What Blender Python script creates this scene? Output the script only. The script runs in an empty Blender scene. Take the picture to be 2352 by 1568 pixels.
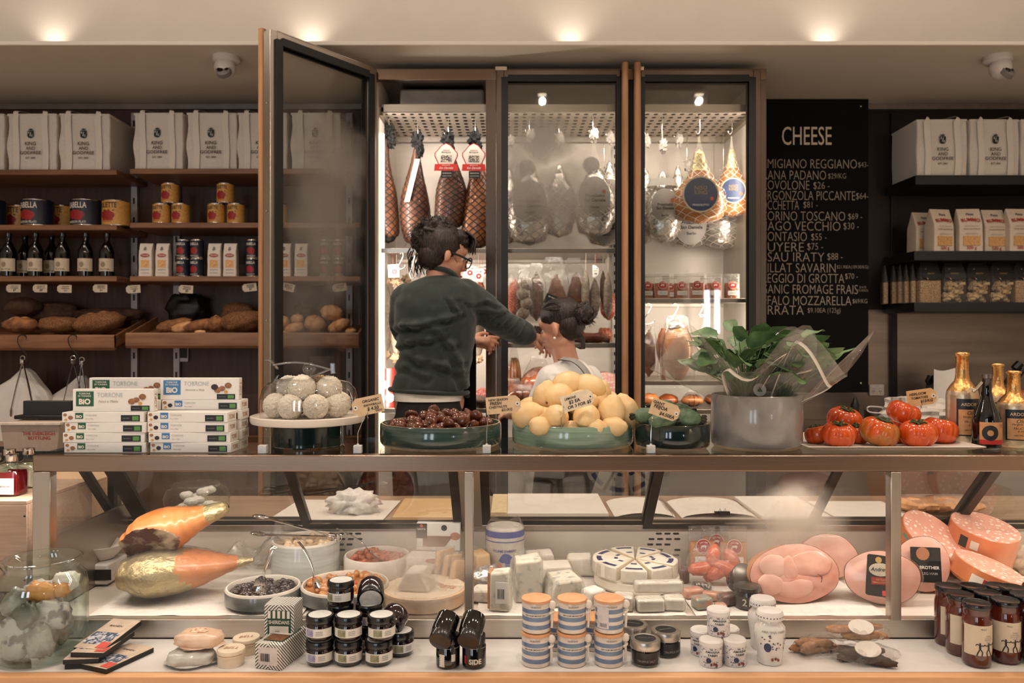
import bpy, bmesh, math, random
from mathutils import Vector, Matrix, Euler, noise
from math import sin, cos, pi, radians as R_
random.seed(7)
SC = bpy.context.scene
COL = SC.collection
# ------------------------------------------------------------------ camera, world, lights, exposure
F, CX, HY, CZ = 1829.0, 1176.0, 775.0, 1.5        # focal length in px, centre column, eye-level row, eye height
cam_d = bpy.data.cameras.new('camera'); cam = bpy.data.objects.new('camera', cam_d); COL.objects.link(cam)
cam.location = (0, 0, CZ); cam.rotation_euler = (pi/2, 0, 0)
cam_d.sensor_width = 36; cam_d.lens = 36*F/2352; cam_d.shift_y = -(784-HY)/2352
cam_d.dof.use_dof = True; cam_d.dof.focus_distance = 2.15; cam_d.dof.aperture_fstop = 5.0
cam_d.clip_start = 0.05
SC.camera = cam
SC.view_settings.view_transform = 'Standard'; SC.view_settings.look = 'None'
SC.view_settings.gamma = 1; SC.view_settings.use_curve_mapping = False
SC.view_settings.exposure = -0.25
SC.cycles.use_denoising = True
SC.cycles.max_bounces = 7; SC.cycles.diffuse_bounces = 3; SC.cycles.glossy_bounces = 4
SC.cycles.transmission_bounces = 5; SC.cycles.transparent_max_bounces = 24
SC.cycles.caustics_reflective = False; SC.cycles.caustics_refractive = False
SC.cycles.sample_clamp_indirect = 4
world = bpy.data.worlds.new('world'); SC.world = world; world.use_nodes = True
world.node_tree.nodes['Background'].inputs[0].default_value = (1.0, .78, .6, 1)
world.node_tree.nodes['Background'].inputs[1].default_value = 0.015
WARM, CREAM, COOL = (1, .84, .70), (1, .88, .77), (.8, .9, 1)
def light(name, kind, loc, energy, col, rot=(0, 0, 0), size=.1, size_y=None, spot=None, blend=.5):
    d = bpy.data.lights.new(name, kind); d.energy = energy; d.color = col
    if kind == 'AREA':
        d.shape = 'RECTANGLE'; d.size = size; d.size_y = size_y or size
    else: d.shadow_soft_size = size
    if spot: d.spot_size = R_(spot); d.spot_blend = blend
    o = bpy.data.objects.new(name, d); COL.objects.link(o); o.location = loc; o.rotation_euler = rot
    return o
LX = (-2.28, -1.02, .24, 1.48, 2.74)
for x in LX:            # shop-floor and staff-side downlights, plus unseen aisle spots added for floor bounce
    light('shop_downlight', 'SPOT', (x, 1.3, 3.37), 55, WARM, size=.025, spot=164, blend=.75)
    light('floor_bounce_spot', 'SPOT', (x+.4, -.7, 3.37), 330, WARM, size=.05, spot=78, blend=.5)
    light('staff_downlight', 'SPOT', (x-.3, 2.95, 3.37), 62, WARM, size=.05, spot=100, blend=.8)
for x in (-2.28, -1.0, .29, 1.56):   # cove uplights on the bulkhead
    light('cove_uplight', 'SPOT', (x, 3.905, 2.90), 3.4, CREAM, rot=(pi, 0, 0), size=.02, spot=120, blend=1)
light('bulkhead_wash', 'AREA', (0, 3.2, 3.3), 13, CREAM, rot=(R_(50), 0, 0), size=6, size_y=.2)  # unseen area light below the ceiling, brightens the bulkhead wall
for x, z, w, e in ((.27, 2.595, 1.75, 6.5), (-.08, 1.895, 1.1, 2.6), (.9, 1.65, .5, 2.6), (.23, 1.435, .5, 2.2), (.9, 1.265, .5, 2), (-.38, 1.45, .5, 2.2), (.27, 1.12, 1.7, 3)):   # LED strip under the tray lip; lower rows added for even light
    light('fridge_strip', 'AREA', (x, 3.9, z), e, CREAM, rot=(R_(42), 0, 0), size=w, size_y=.02)
for x, a in ((-.625, -70), (1.165, 70)):   # upright LED strips in the fridge front corners
    light('fridge_corner_strip', 'AREA', (x, 3.93, 1.75), 9, CREAM, rot=(R_(90), 0, R_(a)), size=.03, size_y=1.7)
for x in (-.9, .1, 1.1, 2.0):           # LED strip under the front beam of the display case
    light('case_strip', 'AREA', (x, 2.06, 1.155), 3.2, CREAM, rot=(R_(4), 0, 0), size=.95, size_y=.03)
for x, z, w, h, e in ((-2.6, 1.9, .55, 2.2, 34), (-1.35, 1.9, .55, 2.2, 34), (2.72, 1.86, .07, .6, 3), (2.86, 1.86, .07, .6, 3)):   # shop windows behind the photographer
    light('shop_window', 'AREA', (x, -3.5, z), e, COOL, rot=(R_(90), 0, 0), size=w, size_y=h)

# ------------------------------------------------------------------ helpers
def at(px, py, Y): return Vector(((px-CX)*Y/F, Y, CZ-(py-HY)*Y/F))
def on(z, px, py):
    Y = F*(CZ-z)/(py-HY); return Vector(((px-CX)*Y/F, Y, z))
def s(Y): return Y/F
def lin(*c): return tuple((v/255/12.92 if v <= 10 else ((v/255+.055)/1.055)**2.4) for v in c)
ORD = ['leftmost', 'second from the left', 'third from the left', 'fourth from the left', 'fifth from the left', 'sixth from the left', 'seventh from the left', 'eighth from the left']
MATS = {}
TSC, MD = 1, .004        # texture scale and bump depth: room-sized first, then small goods
def N(nt, t, **kw):
    n = nt.nodes.new(t)
    for k, v in kw.items():
        if k.startswith('i_'):
            key = k[2:]; n.inputs[int(key) if key.isdigit() else key.replace('_', ' ')].default_value = v
        else: setattr(n, k, v)
    return n
def coords(nt, scale=(1, 1, 1), kind='Object'):
    tc = N(nt, 'ShaderNodeTexCoord'); mp = N(nt, 'ShaderNodeMapping'); mp.inputs['Scale'].default_value = scale
    nt.links.new(tc.outputs[kind], mp.inputs[0]); return mp.outputs[0]
def mat(name, rgb, rough=.5, metal=0, var=.12, vs=18, st=(1, 1, 1), rgb2=None, ramp=None, bump=0, bs=None, tex='noise', coat=0, emit=0, sheen=0, ss=0, spec=.5, kind='Object', alpha=1):
    """principled material whose colour and bump come from one procedural texture"""
    if name in MATS: return MATS[name]
    m = bpy.data.materials.new(name); m.use_nodes = True; nt = m.node_tree; L = nt.links
    p = nt.nodes['Principled BSDF']
    c1 = lin(*rgb); c2 = lin(*rgb2) if rgb2 else None
    a = tuple(max(0, v*(1-var)) for v in c1); b = c2 or tuple(min(1, v*(1+var)) for v in c1)
    if c2: a = c1
    vec = coords(nt, st, kind)
    if tex == 'noise':
        t = N(nt, 'ShaderNodeTexNoise', i_Scale=vs*TSC, i_Detail=4.0); out = t.outputs[0]
    elif tex == 'voronoi':
        t = N(nt, 'ShaderNodeTexVoronoi', i_Scale=vs*TSC); out = t.outputs[0]
    elif tex == 'wave':
        t = N(nt, 'ShaderNodeTexWave', i_Scale=vs, i_Distortion=3.0, i_Detail=3.0); out = t.outputs[1]
    L.new(vec, t.inputs['Vector'])
    r = N(nt, 'ShaderNodeValToRGB'); r.color_ramp.elements[0].color = (*a, 1); r.color_ramp.elements[1].color = (*b, 1)
    lo, hi = ramp or (.3, .7); r.color_ramp.elements[0].position = lo; r.color_ramp.elements[1].position = hi
    L.new(out, r.inputs[0]); L.new(r.outputs[0], p.inputs['Base Color'])
    p.inputs['Roughness'].default_value = rough; p.inputs['Metallic'].default_value = metal
    p.inputs['Specular IOR Level'].default_value = spec
    p.inputs['Coat Weight'].default_value = coat; p.inputs['Sheen Weight'].default_value = sheen
    p.inputs['Subsurface Weight'].default_value = ss; p.inputs['Subsurface Radius'].default_value = (.02, .012, .008)
    p.inputs['Subsurface Scale'].default_value = .3
    p.inputs['Alpha'].default_value = alpha
    if emit: L.new(r.outputs[0], p.inputs['Emission Color']); p.inputs['Emission Strength'].default_value = emit
    if bump:
        o2 = out
        if bs:
            t2 = N(nt, 'ShaderNodeTexNoise', i_Scale=bs*TSC, i_Detail=5.0); L.new(vec, t2.inputs['Vector']); o2 = t2.outputs[0]
        bp = N(nt, 'ShaderNodeBump', i_Strength=min(1, bump), i_Distance=MD*max(1, bump)); L.new(o2, bp.inputs['Height']); L.new(bp.outputs[0], p.inputs['Normal'])
    MATS[name] = m; return m
def clear(name, tint=(1, 1, 1), milk=0, rough=.02, ior=1.45, haze=(), hazecol=(215, 205, 195), wrinkle=0, ws=25, streak=0):
    """thin clear glass or film: transparent body + fresnel gloss, optional pale patches (object space) or wrinkles"""
    if name in MATS: return MATS[name]
    m = bpy.data.materials.new(name); m.use_nodes = True; nt = m.node_tree; L = nt.links
    nt.nodes.remove(nt.nodes['Principled BSDF']); out = nt.nodes['Material Output']
    tr = N(nt, 'ShaderNodeBsdfTransparent'); tr.inputs[0].default_value = (*tint, 1)
    gl = N(nt, 'ShaderNodeBsdfGlossy'); gl.inputs['Roughness'].default_value = rough
    ge = N(nt, 'ShaderNodeNewGeometry'); dt = N(nt, 'ShaderNodeVectorMath', operation='DOT_PRODUCT'); L.new(ge.outputs['Incoming'], dt.inputs[0]); L.new(ge.outputs['Normal'], dt.inputs[1])
    ab = N(nt, 'ShaderNodeMath', operation='ABSOLUTE'); L.new(dt.outputs['Value'], ab.inputs[0]); iv = N(nt, 'ShaderNodeMath', operation='SUBTRACT', i_0=1.0); L.new(ab.outputs[0], iv.inputs[1])
    pw = N(nt, 'ShaderNodeMath', operation='POWER', i_1=5.0); L.new(iv.outputs[0], pw.inputs[0]); f0 = ((ior-1)/(ior+1))**2   # Schlick reflectance, the same from either side of a thin sheet
    fr = N(nt, 'ShaderNodeMath', operation='MULTIPLY_ADD', i_1=1-f0, i_2=f0); L.new(pw.outputs[0], fr.inputs[0]); mx = N(nt, 'ShaderNodeMixShader')
    L.new(fr.outputs[0], mx.inputs[0]); L.new(tr.outputs[0], mx.inputs[1]); L.new(gl.outputs[0], mx.inputs[2])
    top = mx.outputs[0]
    if wrinkle:
        t = N(nt, 'ShaderNodeTexNoise', i_Scale=ws, i_Detail=6.0, i_Distortion=1.5); L.new(coords(nt), t.inputs['Vector'])
        bp = N(nt, 'ShaderNodeBump', i_Strength=min(1, wrinkle), i_Distance=.01); L.new(t.outputs[0], bp.inputs['Height'])
        L.new(bp.outputs[0], gl.inputs['Normal']); L.new(bp.outputs[0], dt.inputs[1])
    if milk or haze:
        df = N(nt, 'ShaderNodeBsdfDiffuse'); df.inputs[0].default_value = (*lin(*hazecol), 1)
        tl = N(nt, 'ShaderNodeBsdfTranslucent'); tl.inputs[0].default_value = (*lin(*hazecol), 1)
        ms = N(nt, 'ShaderNodeMixShader', i_0=.5); L.new(df.outputs[0], ms.inputs[1]); L.new(tl.outputs[0], ms.inputs[2])
        m2 = N(nt, 'ShaderNodeMixShader', i_0=milk); L.new(top, m2.inputs[1]); L.new(ms.outputs[0], m2.inputs[2])
        if haze:
            vec = coords(nt); acc = None
            nz = N(nt, 'ShaderNodeTexNoise', i_Scale=9.0, i_Detail=5.0); L.new(vec, nz.inputs['Vector'])
            for (cx, cy, cz, rx, ry, rz, st) in haze:
                mp = N(nt, 'ShaderNodeVectorMath', operation='SUBTRACT'); L.new(vec, mp.inputs[0]); mp.inputs[1].default_value = (cx, cy, cz)
                dv = N(nt, 'ShaderNodeVectorMath', operation='DIVIDE'); L.new(mp.outputs[0], dv.inputs[0]); dv.inputs[1].default_value = (rx, ry, rz)
                ln = N(nt, 'ShaderNodeVectorMath', operation='LENGTH'); L.new(dv.outputs[0], ln.inputs[0])
                ad = N(nt, 'ShaderNodeMath', operation='MULTIPLY_ADD'); L.new(nz.outputs[0], ad.inputs[0]); ad.inputs[1].default_value = .7; L.new(ln.outputs['Value'], ad.inputs[2])
                mr = N(nt, 'ShaderNodeMapRange', interpolation_type='SMOOTHSTEP'); L.new(ad.outputs[0], mr.inputs[0])
                for i, v in enumerate((.45, 1.4, st, 0)): mr.inputs[i+1].default_value = v
                if acc is None: acc = mr.outputs[0]
                else:
                    mm = N(nt, 'ShaderNodeMath', operation='MAXIMUM'); L.new(acc, mm.inputs[0]); L.new(mr.outputs[0], mm.inputs[1]); acc = mm.outputs[0]
            if milk:
                mm = N(nt, 'ShaderNodeMath', operation='MAXIMUM'); L.new(acc, mm.inputs[0]); mm.inputs[1].default_value = milk; acc = mm.outputs[0]
            L.new(acc, m2.inputs[0])
        top = m2.outputs[0]
    L.new(top, out.inputs[0]); MATS[name] = m; return m
def netmat(name, rgb, nu, nv, w=.12, rough=.6):
    """open knitted net: crossing threads in UV, clear between them"""
    if name in MATS: return MATS[name]
    m = bpy.data.materials.new(name); m.use_nodes = True; nt = m.node_tree; L = nt.links
    p = nt.nodes['Principled BSDF']; p.inputs['Base Color'].default_value = (*lin(*rgb), 1); p.inputs['Roughness'].default_value = rough
    tc = N(nt, 'ShaderNodeTexCoord'); nz = N(nt, 'ShaderNodeTexNoise', i_Scale=6.0); L.new(tc.outputs['UV'], nz.inputs['Vector'])
    sx = N(nt, 'ShaderNodeSeparateXYZ'); L.new(tc.outputs['UV'], sx.inputs[0]); acc = None
    for sg in (1, -1):
        a = N(nt, 'ShaderNodeMath', operation='MULTIPLY', i_1=nu); L.new(sx.outputs[0], a.inputs[0])
        b = N(nt, 'ShaderNodeMath', operation='MULTIPLY_ADD', i_1=sg*nv); L.new(sx.outputs[1], b.inputs[0]); L.new(a.outputs[0], b.inputs[2])
        d = N(nt, 'ShaderNodeMath', operation='MULTIPLY_ADD', i_1=.5); L.new(nz.outputs[0], d.inputs[0]); L.new(b.outputs[0], d.inputs[2])
        f = N(nt, 'ShaderNodeMath', operation='FRACT'); L.new(d.outputs[0], f.inputs[0])
        l = N(nt, 'ShaderNodeMath', operation='LESS_THAN', i_1=w); L.new(f.outputs[0], l.inputs[0])
        if acc is None: acc = l.outputs[0]
        else:
            mm = N(nt, 'ShaderNodeMath', operation='MAXIMUM'); L.new(acc, mm.inputs[0]); L.new(l.outputs[0], mm.inputs[1]); acc = mm.outputs[0]
    L.new(acc, p.inputs['Alpha']); MATS[name] = m; return m
def wood(name, rgb, rgb2, axis='x', rough=.45, sc=1.0):
    st = {'x': (1.2, 14, 14), 'y': (14, 1.2, 14), 'z': (14, 14, 1.2)}[axis]
    return mat(name, rgb, rough, rgb2=rgb2, vs=3.2*sc, st=st, ramp=(.3, .75), bump=.12)
def steel(name, rgb=(176, 166, 155), rough=.32, axis='x'):
    st = {'x': (1, 60, 60), 'y': (60, 1, 60), 'z': (60, 60, 1)}[axis]
    return mat(name, rgb, rough, 1.0, var=.04, vs=6, st=st, bump=.012)

class MB:
    """collects shapes into one mesh"""
    def __init__(self): self.v = []; self.f = []; self.mi = []; self.uv = []
    def add(self, vs, fs, mi=0, M=None, uvs=None):
        o = len(self.v)
        self.v += [(M @ Vector(v)) if M else Vector(v) for v in vs]
        for i, f in enumerate(fs):
            self.f.append([o+k for k in f]); self.mi.append(mi[i] if isinstance(mi, list) else mi)
            self.uv.append(uvs[i] if uvs else [(0, 0)]*len(f))
        return self
    def box(self, c, d, M=None, mi=0, taper=1):
        x, y, z = c; a, b, h = d[0]/2, d[1]/2, d[2]/2; t = taper
        vs = [(x-a, y-b, z-h), (x+a, y-b, z-h), (x+a, y+b, z-h), (x-a, y+b, z-h), (x-a*t, y-b*t, z+h), (x+a*t, y-b*t, z+h), (x+a*t, y+b*t, z+h), (x-a*t, y+b*t, z+h)]
        return self.add(vs, [(3, 2, 1, 0), (4, 5, 6, 7), (0, 1, 5, 4), (1, 2, 6, 5), (2, 3, 7, 6), (3, 0, 4, 7)], mi, M)
    def span(self, x0, x1, y0, y1, z0, z1, mi=0): return self.box(((x0+x1)/2, (y0+y1)/2, (z0+z1)/2), (abs(x1-x0), abs(y1-y0), abs(z1-z0)), mi=mi)
    def surf(self, fn, nu, nv, mi=0, M=None, wrap=True):
        """grid surface fn(u, v); u closes on itself when wrap"""
        cu = nu if wrap else nu+1
        vs = [fn(i/nu, j/nv) for j in range(nv+1) for i in range(cu)]
        fs, uv, ml = [], [], []
        for j in range(nv):
            for i in range(nu):
                i2 = (i+1) % cu
                fs.append((j*cu+i, j*cu+i2, (j+1)*cu+i2, (j+1)*cu+i)); uv.append([(i/nu, j/nv), ((i+1)/nu, j/nv), ((i+1)/nu, (j+1)/nv), (i/nu, (j+1)/nv)])
                ml.append(mi(i/nu, j/nv) if callable(mi) else mi)
        return self.add(vs, fs, ml, M, uv)
    def lathe(self, prof, seg=28, mi=0, M=None, fn=None):
        n = len(prof)-1
        def f(u, v):
            r, z = prof[min(n, round(v*n))]; p = Vector((r*cos(2*pi*u), r*sin(2*pi*u), z)); return fn(p) if fn else p
        return self.surf(f, seg, n, (lambda u, v: mi[min(n-1, int(v*n+.5))]) if isinstance(mi, (list, tuple)) else mi, M)
    def tube(self, pts, r, seg=8, mi=0, M=None):
        pts = [Vector(p) for p in pts]; n = len(pts); rs = r if isinstance(r, (list, tuple)) else [r]*n
        rings = []; up = None
        for i, p in enumerate(pts):
            t = (pts[min(i+1, n-1)]-pts[max(i-1, 0)]).normalized()
            if up is None: up = t.orthogonal().normalized()
            up = (up-t*up.dot(t)); up = up.normalized() if up.length > 1e-6 else t.orthogonal().normalized()
            w = t.cross(up); rings.append([p+(up*cos(2*pi*k/seg)+w*sin(2*pi*k/seg))*rs[i] for k in range(seg)])
        vs = [v for r_ in rings for v in r_]
        fs = [(j*seg+k, j*seg+(k+1) % seg, (j+1)*seg+(k+1) % seg, (j+1)*seg+k) for j in range(n-1) for k in range(seg)]
        fs += [tuple(range(seg))[::-1], tuple((n-1)*seg+k for k in range(seg))]
        uv = [[(k/seg, j/(n-1)), ((k+1)/seg, j/(n-1)), ((k+1)/seg, (j+1)/(n-1)), (k/seg, (j+1)/(n-1))] for j in range(n-1) for k in range(seg)]+[[(0, 0)]*seg]*2
        return self.add(vs, fs, mi, M, uv)
    def blob(self, c, r, amp=0, fr=6, seed=0, nu=20, nv=12, mi=0, M=None, pw=1):
        c = Vector(c); r = Vector(r) if not isinstance(r, (int, float)) else Vector((r, r, r))
        def sg(x): return math.copysign(abs(x)**pw, x)
        def f(u, v):
            th, ph = 2*pi*u, pi*(v-.5); d = Vector((sg(cos(ph))*sg(cos(th)), sg(cos(ph))*sg(sin(th)), sg(sin(ph))))
            k = 1+amp*noise.noise(Vector((d.x*fr/3+seed*3.1, d.y*fr/3, d.z*fr/3+seed)))
            return c+Vector((d.x*r.x, d.y*r.y, d.z*r.z))*k
        return self.surf(f, nu, nv, mi, M)
    def poly(self, pts, y0, y1, mi=0, M=None):
        """outline in the xz plane, thick from y0 to y1"""
        n = len(pts); vs = [(x, y0, z) for x, z in pts]+[(x, y1, z) for x, z in pts]
        fs = [tuple(range(n)), tuple(range(2*n-1, n-1, -1))]+[(i, n+i, n+(i+1) % n, (i+1) % n) for i in range(n)]
        return self.add(vs, fs, mi, M)
    def build(self, name, m, parent=None, label=None, bevel=0, sharp=40, subd=0, seg=2):
        me = bpy.data.meshes.new(name); me.from_pydata(self.v, [], self.f)
        for x in (m if isinstance(m, (list, tuple)) else [m]): me.materials.append(x)
        me.polygons.foreach_set('material_index', self.mi)
        ul = me.uv_layers.new(name='UVMap'); ul.data.foreach_set('uv', [c for f in self.uv for p in f for c in p])
        bm = bmesh.new(); bm.from_mesh(me); bmesh.ops.remove_doubles(bm, verts=bm.verts, dist=1e-5); bmesh.ops.recalc_face_normals(bm, faces=bm.faces); bm.to_mesh(me); bm.free()
        me.polygons.foreach_set('use_smooth', [True]*len(me.polygons))
        if sharp < 180: me.set_sharp_from_angle(angle=R_(sharp))
        return put(name, me, parent, label, bevel, subd, seg)
def put(name, me, parent=None, label=None, bevel=0, subd=0, seg=2):
    o = bpy.data.objects.new(name, me); COL.objects.link(o)
    if parent: o.parent = parent
    if label: o['label'] = label
    if bevel:
        b = o.modifiers.new('edge', 'BEVEL'); b.width = bevel; b.segments = seg; b.limit_method = 'ANGLE'; b.angle_limit = R_(35)
    if subd: d = o.modifiers.new('smooth', 'SUBSURF'); d.levels = d.render_levels = subd
    return o
def thing(name, label, cat, loc=(0, 0, 0), rot=(0, 0, 0), group=None, scale=1):
    o = bpy.data.objects.new(name, None); COL.objects.link(o); o.empty_display_size = .05
    o.location = loc; o.rotation_euler = rot if isinstance(rot, (tuple, Euler)) else (0, 0, rot)
    o.scale = (scale,)*3 if isinstance(scale, (int, float)) else scale
    return tag(o, label, cat, group)
def tag(o, label, cat, group=None, loc=None, rot=None):
    o['label'] = label; o['category'] = cat
    if group: o['group'] = group
    if loc is not None: o.location = loc
    if rot is not None: o.rotation_euler = rot if isinstance(rot, (tuple, Euler)) else (0, 0, rot)
    return o
def struct(o): o['kind'] = 'structure'; return o
KIDS = {}
def dup(root, loc, rot=None, label=None, group=None, scale=None):
    """copy a thing with copies of its parts and sub-parts"""
    def rec(o, parent):
        c = o.copy(); COL.objects.link(c)
        if parent: c.parent = parent
        for ch in list(o.children): rec(ch, c)
        return c
    r = rec(root, None); r.location = loc
    if rot is not None: r.rotation_euler = rot if isinstance(rot, (tuple, Euler)) else (0, 0, rot)
    if label: r['label'] = label
    if group: r['group'] = group
    if scale is not None: r.scale = (scale,)*3 if isinstance(scale, (int, float)) else scale
    return r
class Kind:
    """first call places the original, later calls copies"""
    def __init__(self, root): self.root = root; self.used = False
    def __call__(self, loc, rot=None, label=None, group=None, scale=None):
        if self.used: return dup(self.root, loc, rot, label, group, scale)
        self.used = True; r = self.root; r.location = loc
        if rot is not None: r.rotation_euler = rot if isinstance(rot, (tuple, Euler)) else (0, 0, rot)
        if label: r['label'] = label
        if group: r['group'] = group
        if scale is not None: r.scale = (scale,)*3 if isinstance(scale, (int, float)) else scale
        return r
TX = {}
def glyphs(body, bold=0, shear=0):
    k = (body, bold, shear)
    if k not in TX:
        cu = bpy.data.curves.new('lettering', 'FONT'); cu.body = body; cu.size = 1; cu.offset = bold; cu.shear = shear
        cu.align_x = 'CENTER'; cu.align_y = 'CENTER'; cu.resolution_u = 3; cu.space_line = 1.0
        o = bpy.data.objects.new('lettering', cu); COL.objects.link(o)
        me = bpy.data.meshes.new_from_object(o.evaluated_get(bpy.context.evaluated_depsgraph_get()))
        TX[k] = ([v.co.copy() for v in me.vertices], [tuple(p.vertices) for p in me.polygons])
        bpy.data.objects.remove(o); bpy.data.curves.remove(cu); bpy.data.meshes.remove(me)
    return TX[k]
def text(body, h, m, parent, loc=(0, 0, 0), rot=(0, 0, 0), width=None, wrap=None, bold=.012, shear=0, name='lettering', roll=0, tall=1, arc=None):
    """printed words facing -Y; h = line height, or fit to width; wrap = radius of the can they curve round"""
    vs, fs = glyphs(body, bold, shear)
    x0 = min(v.x for v in vs); x1 = max(v.x for v in vs); y0 = min(v.y for v in vs); y1 = max(v.y for v in vs)
    k = width/(x1-x0) if width else h; cx = (x0+x1)/2; cy = (y0+y1)/2
    out = []
    for v in vs:
        x = (v.x-cx)*k; z = (v.y-cy)*k*tall
        if roll: x, z = x*cos(roll)-z*sin(roll), x*sin(roll)+z*cos(roll)
        if arc: a = x/arc; x, z = (arc+z)*sin(a), (arc+z)*cos(a)-arc
        if wrap:
            a = (x+loc[0])/wrap; out.append((wrap*sin(a), -wrap*cos(a), z+loc[2]))
        else: out.append((x, 0, z))
    me = bpy.data.meshes.new(name); me.from_pydata(out, [], fs); me.materials.append(m)
    o = put(name, me, parent)
    if wrap: o.rotation_euler = rot
    else: o.location = loc; o.rotation_euler = rot
    return o
def patch(mb, r, z0, z1, a0, a1, seg=14, mi=0, rtop=None):
    """curved label on a can of radius r, centred on -Y"""
    rt = rtop or r
    return mb.surf(lambda u, v: ((r+(rt-r)*v)*sin(a0+(a1-a0)*u), -(r+(rt-r)*v)*cos(a0+(a1-a0)*u), z0+(z1-z0)*v), seg, 1, mi, wrap=False)
def rrect(w, h, r, n=4):
    return [(sx*(w/2-r)+r*cos(a0+pi/2*k/n), sz*(h/2-r)+r*sin(a0+pi/2*k/n)) for sx, sz, a0 in ((1, 1, 0), (-1, 1, pi/2), (-1, -1, pi), (1, -1, 3*pi/2)) for k in range(n+1)]
def disc(r, n=24, rz=None): return [(r*cos(2*pi*k/n), (rz or r)*sin(2*pi*k/n)) for k in range(n)]
def bez(p, n=10):
    """smooth curve through points (Catmull-Rom)"""
    p = [Vector(q) for q in p]; out = []
    for i in range(len(p)-1):
        a, b, c, d = p[max(i-1, 0)], p[i], p[i+1], p[min(i+2, len(p)-1)]
        for k in range(n):
            t = k/n; out.append(.5*((2*b)+(c-a)*t+(2*a-5*b+4*c-d)*t*t+(3*b-a-3*c+d)*t**3))
    return out+[p[-1]]
# ------------------------------------------------------------------ common materials
INK = mat('black_ink', (22, 20, 20), .6, var=.05); GREENINK = mat('dark_green_ink', (14, 40, 32), .6); REDINK = mat('red_ink', (168, 32, 30), .55); WHITEINK = mat('white_ink', (225, 214, 200), .6, var=.04)
BLUEINK = mat('blue_ink', (62, 74, 150), .55); GREYINK = mat('grey_ink', (150, 146, 142), .6)
STEEL = steel('brushed_steel_across'); STEELV = steel('brushed_steel_upright', axis='z'); STEELD = steel('dark_steel', (120, 110, 102), .38, 'x')
CHROME = mat('polished_metal', (215, 210, 205), .12, 1.0, var=.04); BLACK = mat('black_rubber', (14, 13, 13), .5); BLACKM = mat('black_metal', (20, 19, 19), .38, .3)
PAPER = mat('white_paper', (228, 221, 212), .75, var=.04, bump=.1, bs=30); CARD = mat('white_card', (226, 219, 210), .5, var=.03); KRAFT = mat('kraft_tag_card', (205, 176, 140), .8, var=.08, vs=60)
OAK = wood('oak_shelf', (112, 73, 48), (152, 106, 72)); OAKV = wood('oak_upright', (150, 104, 68), (186, 138, 96), 'z'); WALNUT = wood('brown_veneer', (66, 40, 26), (88, 56, 38), 'z', .5)
GLASS = clear('clear_glass'); JARGLASS = clear('jar_glass', (.93, .97, .96), ior=1.5); FILM = clear('clear_film', (.98, .98, .98), .10, .04, 1.7, wrinkle=1, ws=22); FILM2 = clear('cloudy_film', (.98, .98, .97), .14, .06, 1.9, wrinkle=1, ws=30, hazecol=(240, 234, 226))
# ------------------------------------------------------------------ the room
PLASTER = mat('cream_plaster', (214, 203, 188), .85, var=.02, vs=5, bump=.03, bs=120)
WALLDK = mat('dark_floor', (70, 60, 52), .5)
XL, XR, YB = -3.4, 3.4, 4.56
struct(MB().span(XL, XR, -4, 5, -.1, 0).build('floor', mat('pale_terrazzo', (206, 196, 184), .5, bump=.1, bs=12)))
struct(MB().span(XL, XR, 2.62, 4.95, 0, .28).build('floor_raised', WALLDK))
struct(MB().span(XL, XR, -4, 3.97, 3.42, 3.5).build('ceiling', PLASTER))
struct(MB().span(XL, XR, 3.63, 4.95, 2.832, 2.852).build('ceiling_soffit', PLASTER, bevel=.004))
struct(MB().span(XL, XR, 3.97, 4.05, 2.852, 3.5).build('wall_bulkhead', PLASTER))
struct(MB().span(XL, -.72, YB, YB+.1, .28, 2.832).build('wall_back_left', WALNUT))
struct(MB().span(1.225, XR, YB, YB+.1, .28, 2.832).build('wall_back_right', mat('brushed_wall_panel', (150, 138, 128), .38, .9, var=.16, vs=2.2, st=(.6, 8, 9), bump=.04)))
struct(MB().span(XL-.1, XL, -4, 5, 0, 3.5).build('wall_left', PLASTER)); struct(MB().span(XR, XR+.1, -4, 5, 0, 3.5).build('wall_right', PLASTER))
DARKP = mat('dark_bronze_panel', (40, 31, 26), .4, .5, var=.2, vs=2)
struct(MB().span(1.9, XR, YB-.012, YB-.002, 1.66, 2.832).build('trim_1', DARKP))
for i, (a, b) in enumerate(((XL, -.72), (1.225, XR))):
    struct(MB().span(a, b, YB-.03, YB-.012, 2.80, 2.83).build('trim_%d' % (i+2), mat('pale_metal_trim', (150, 138, 128), .4, .6)))
# downlight fittings in the ceiling over the shop floor
dl = thing('ceiling_downlight', 'round recessed downlight in the ceiling over the shop floor', 'ceiling light', (0, 0, 0), 0, 'ceiling downlights')
MB().lathe([(.036, 0), (.06, -.006), (.062, 0)], 24).build('trim_ring', CHROME, dl)
MB().lathe([(.0, -.002), (.036, -.002)], 24).build('lamp', mat('lamp_glow', (255, 236, 210), .5, var=0, emit=12), dl)
dl = Kind(dl)
for x in LX: dl((x, 1.3, 3.42))

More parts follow.
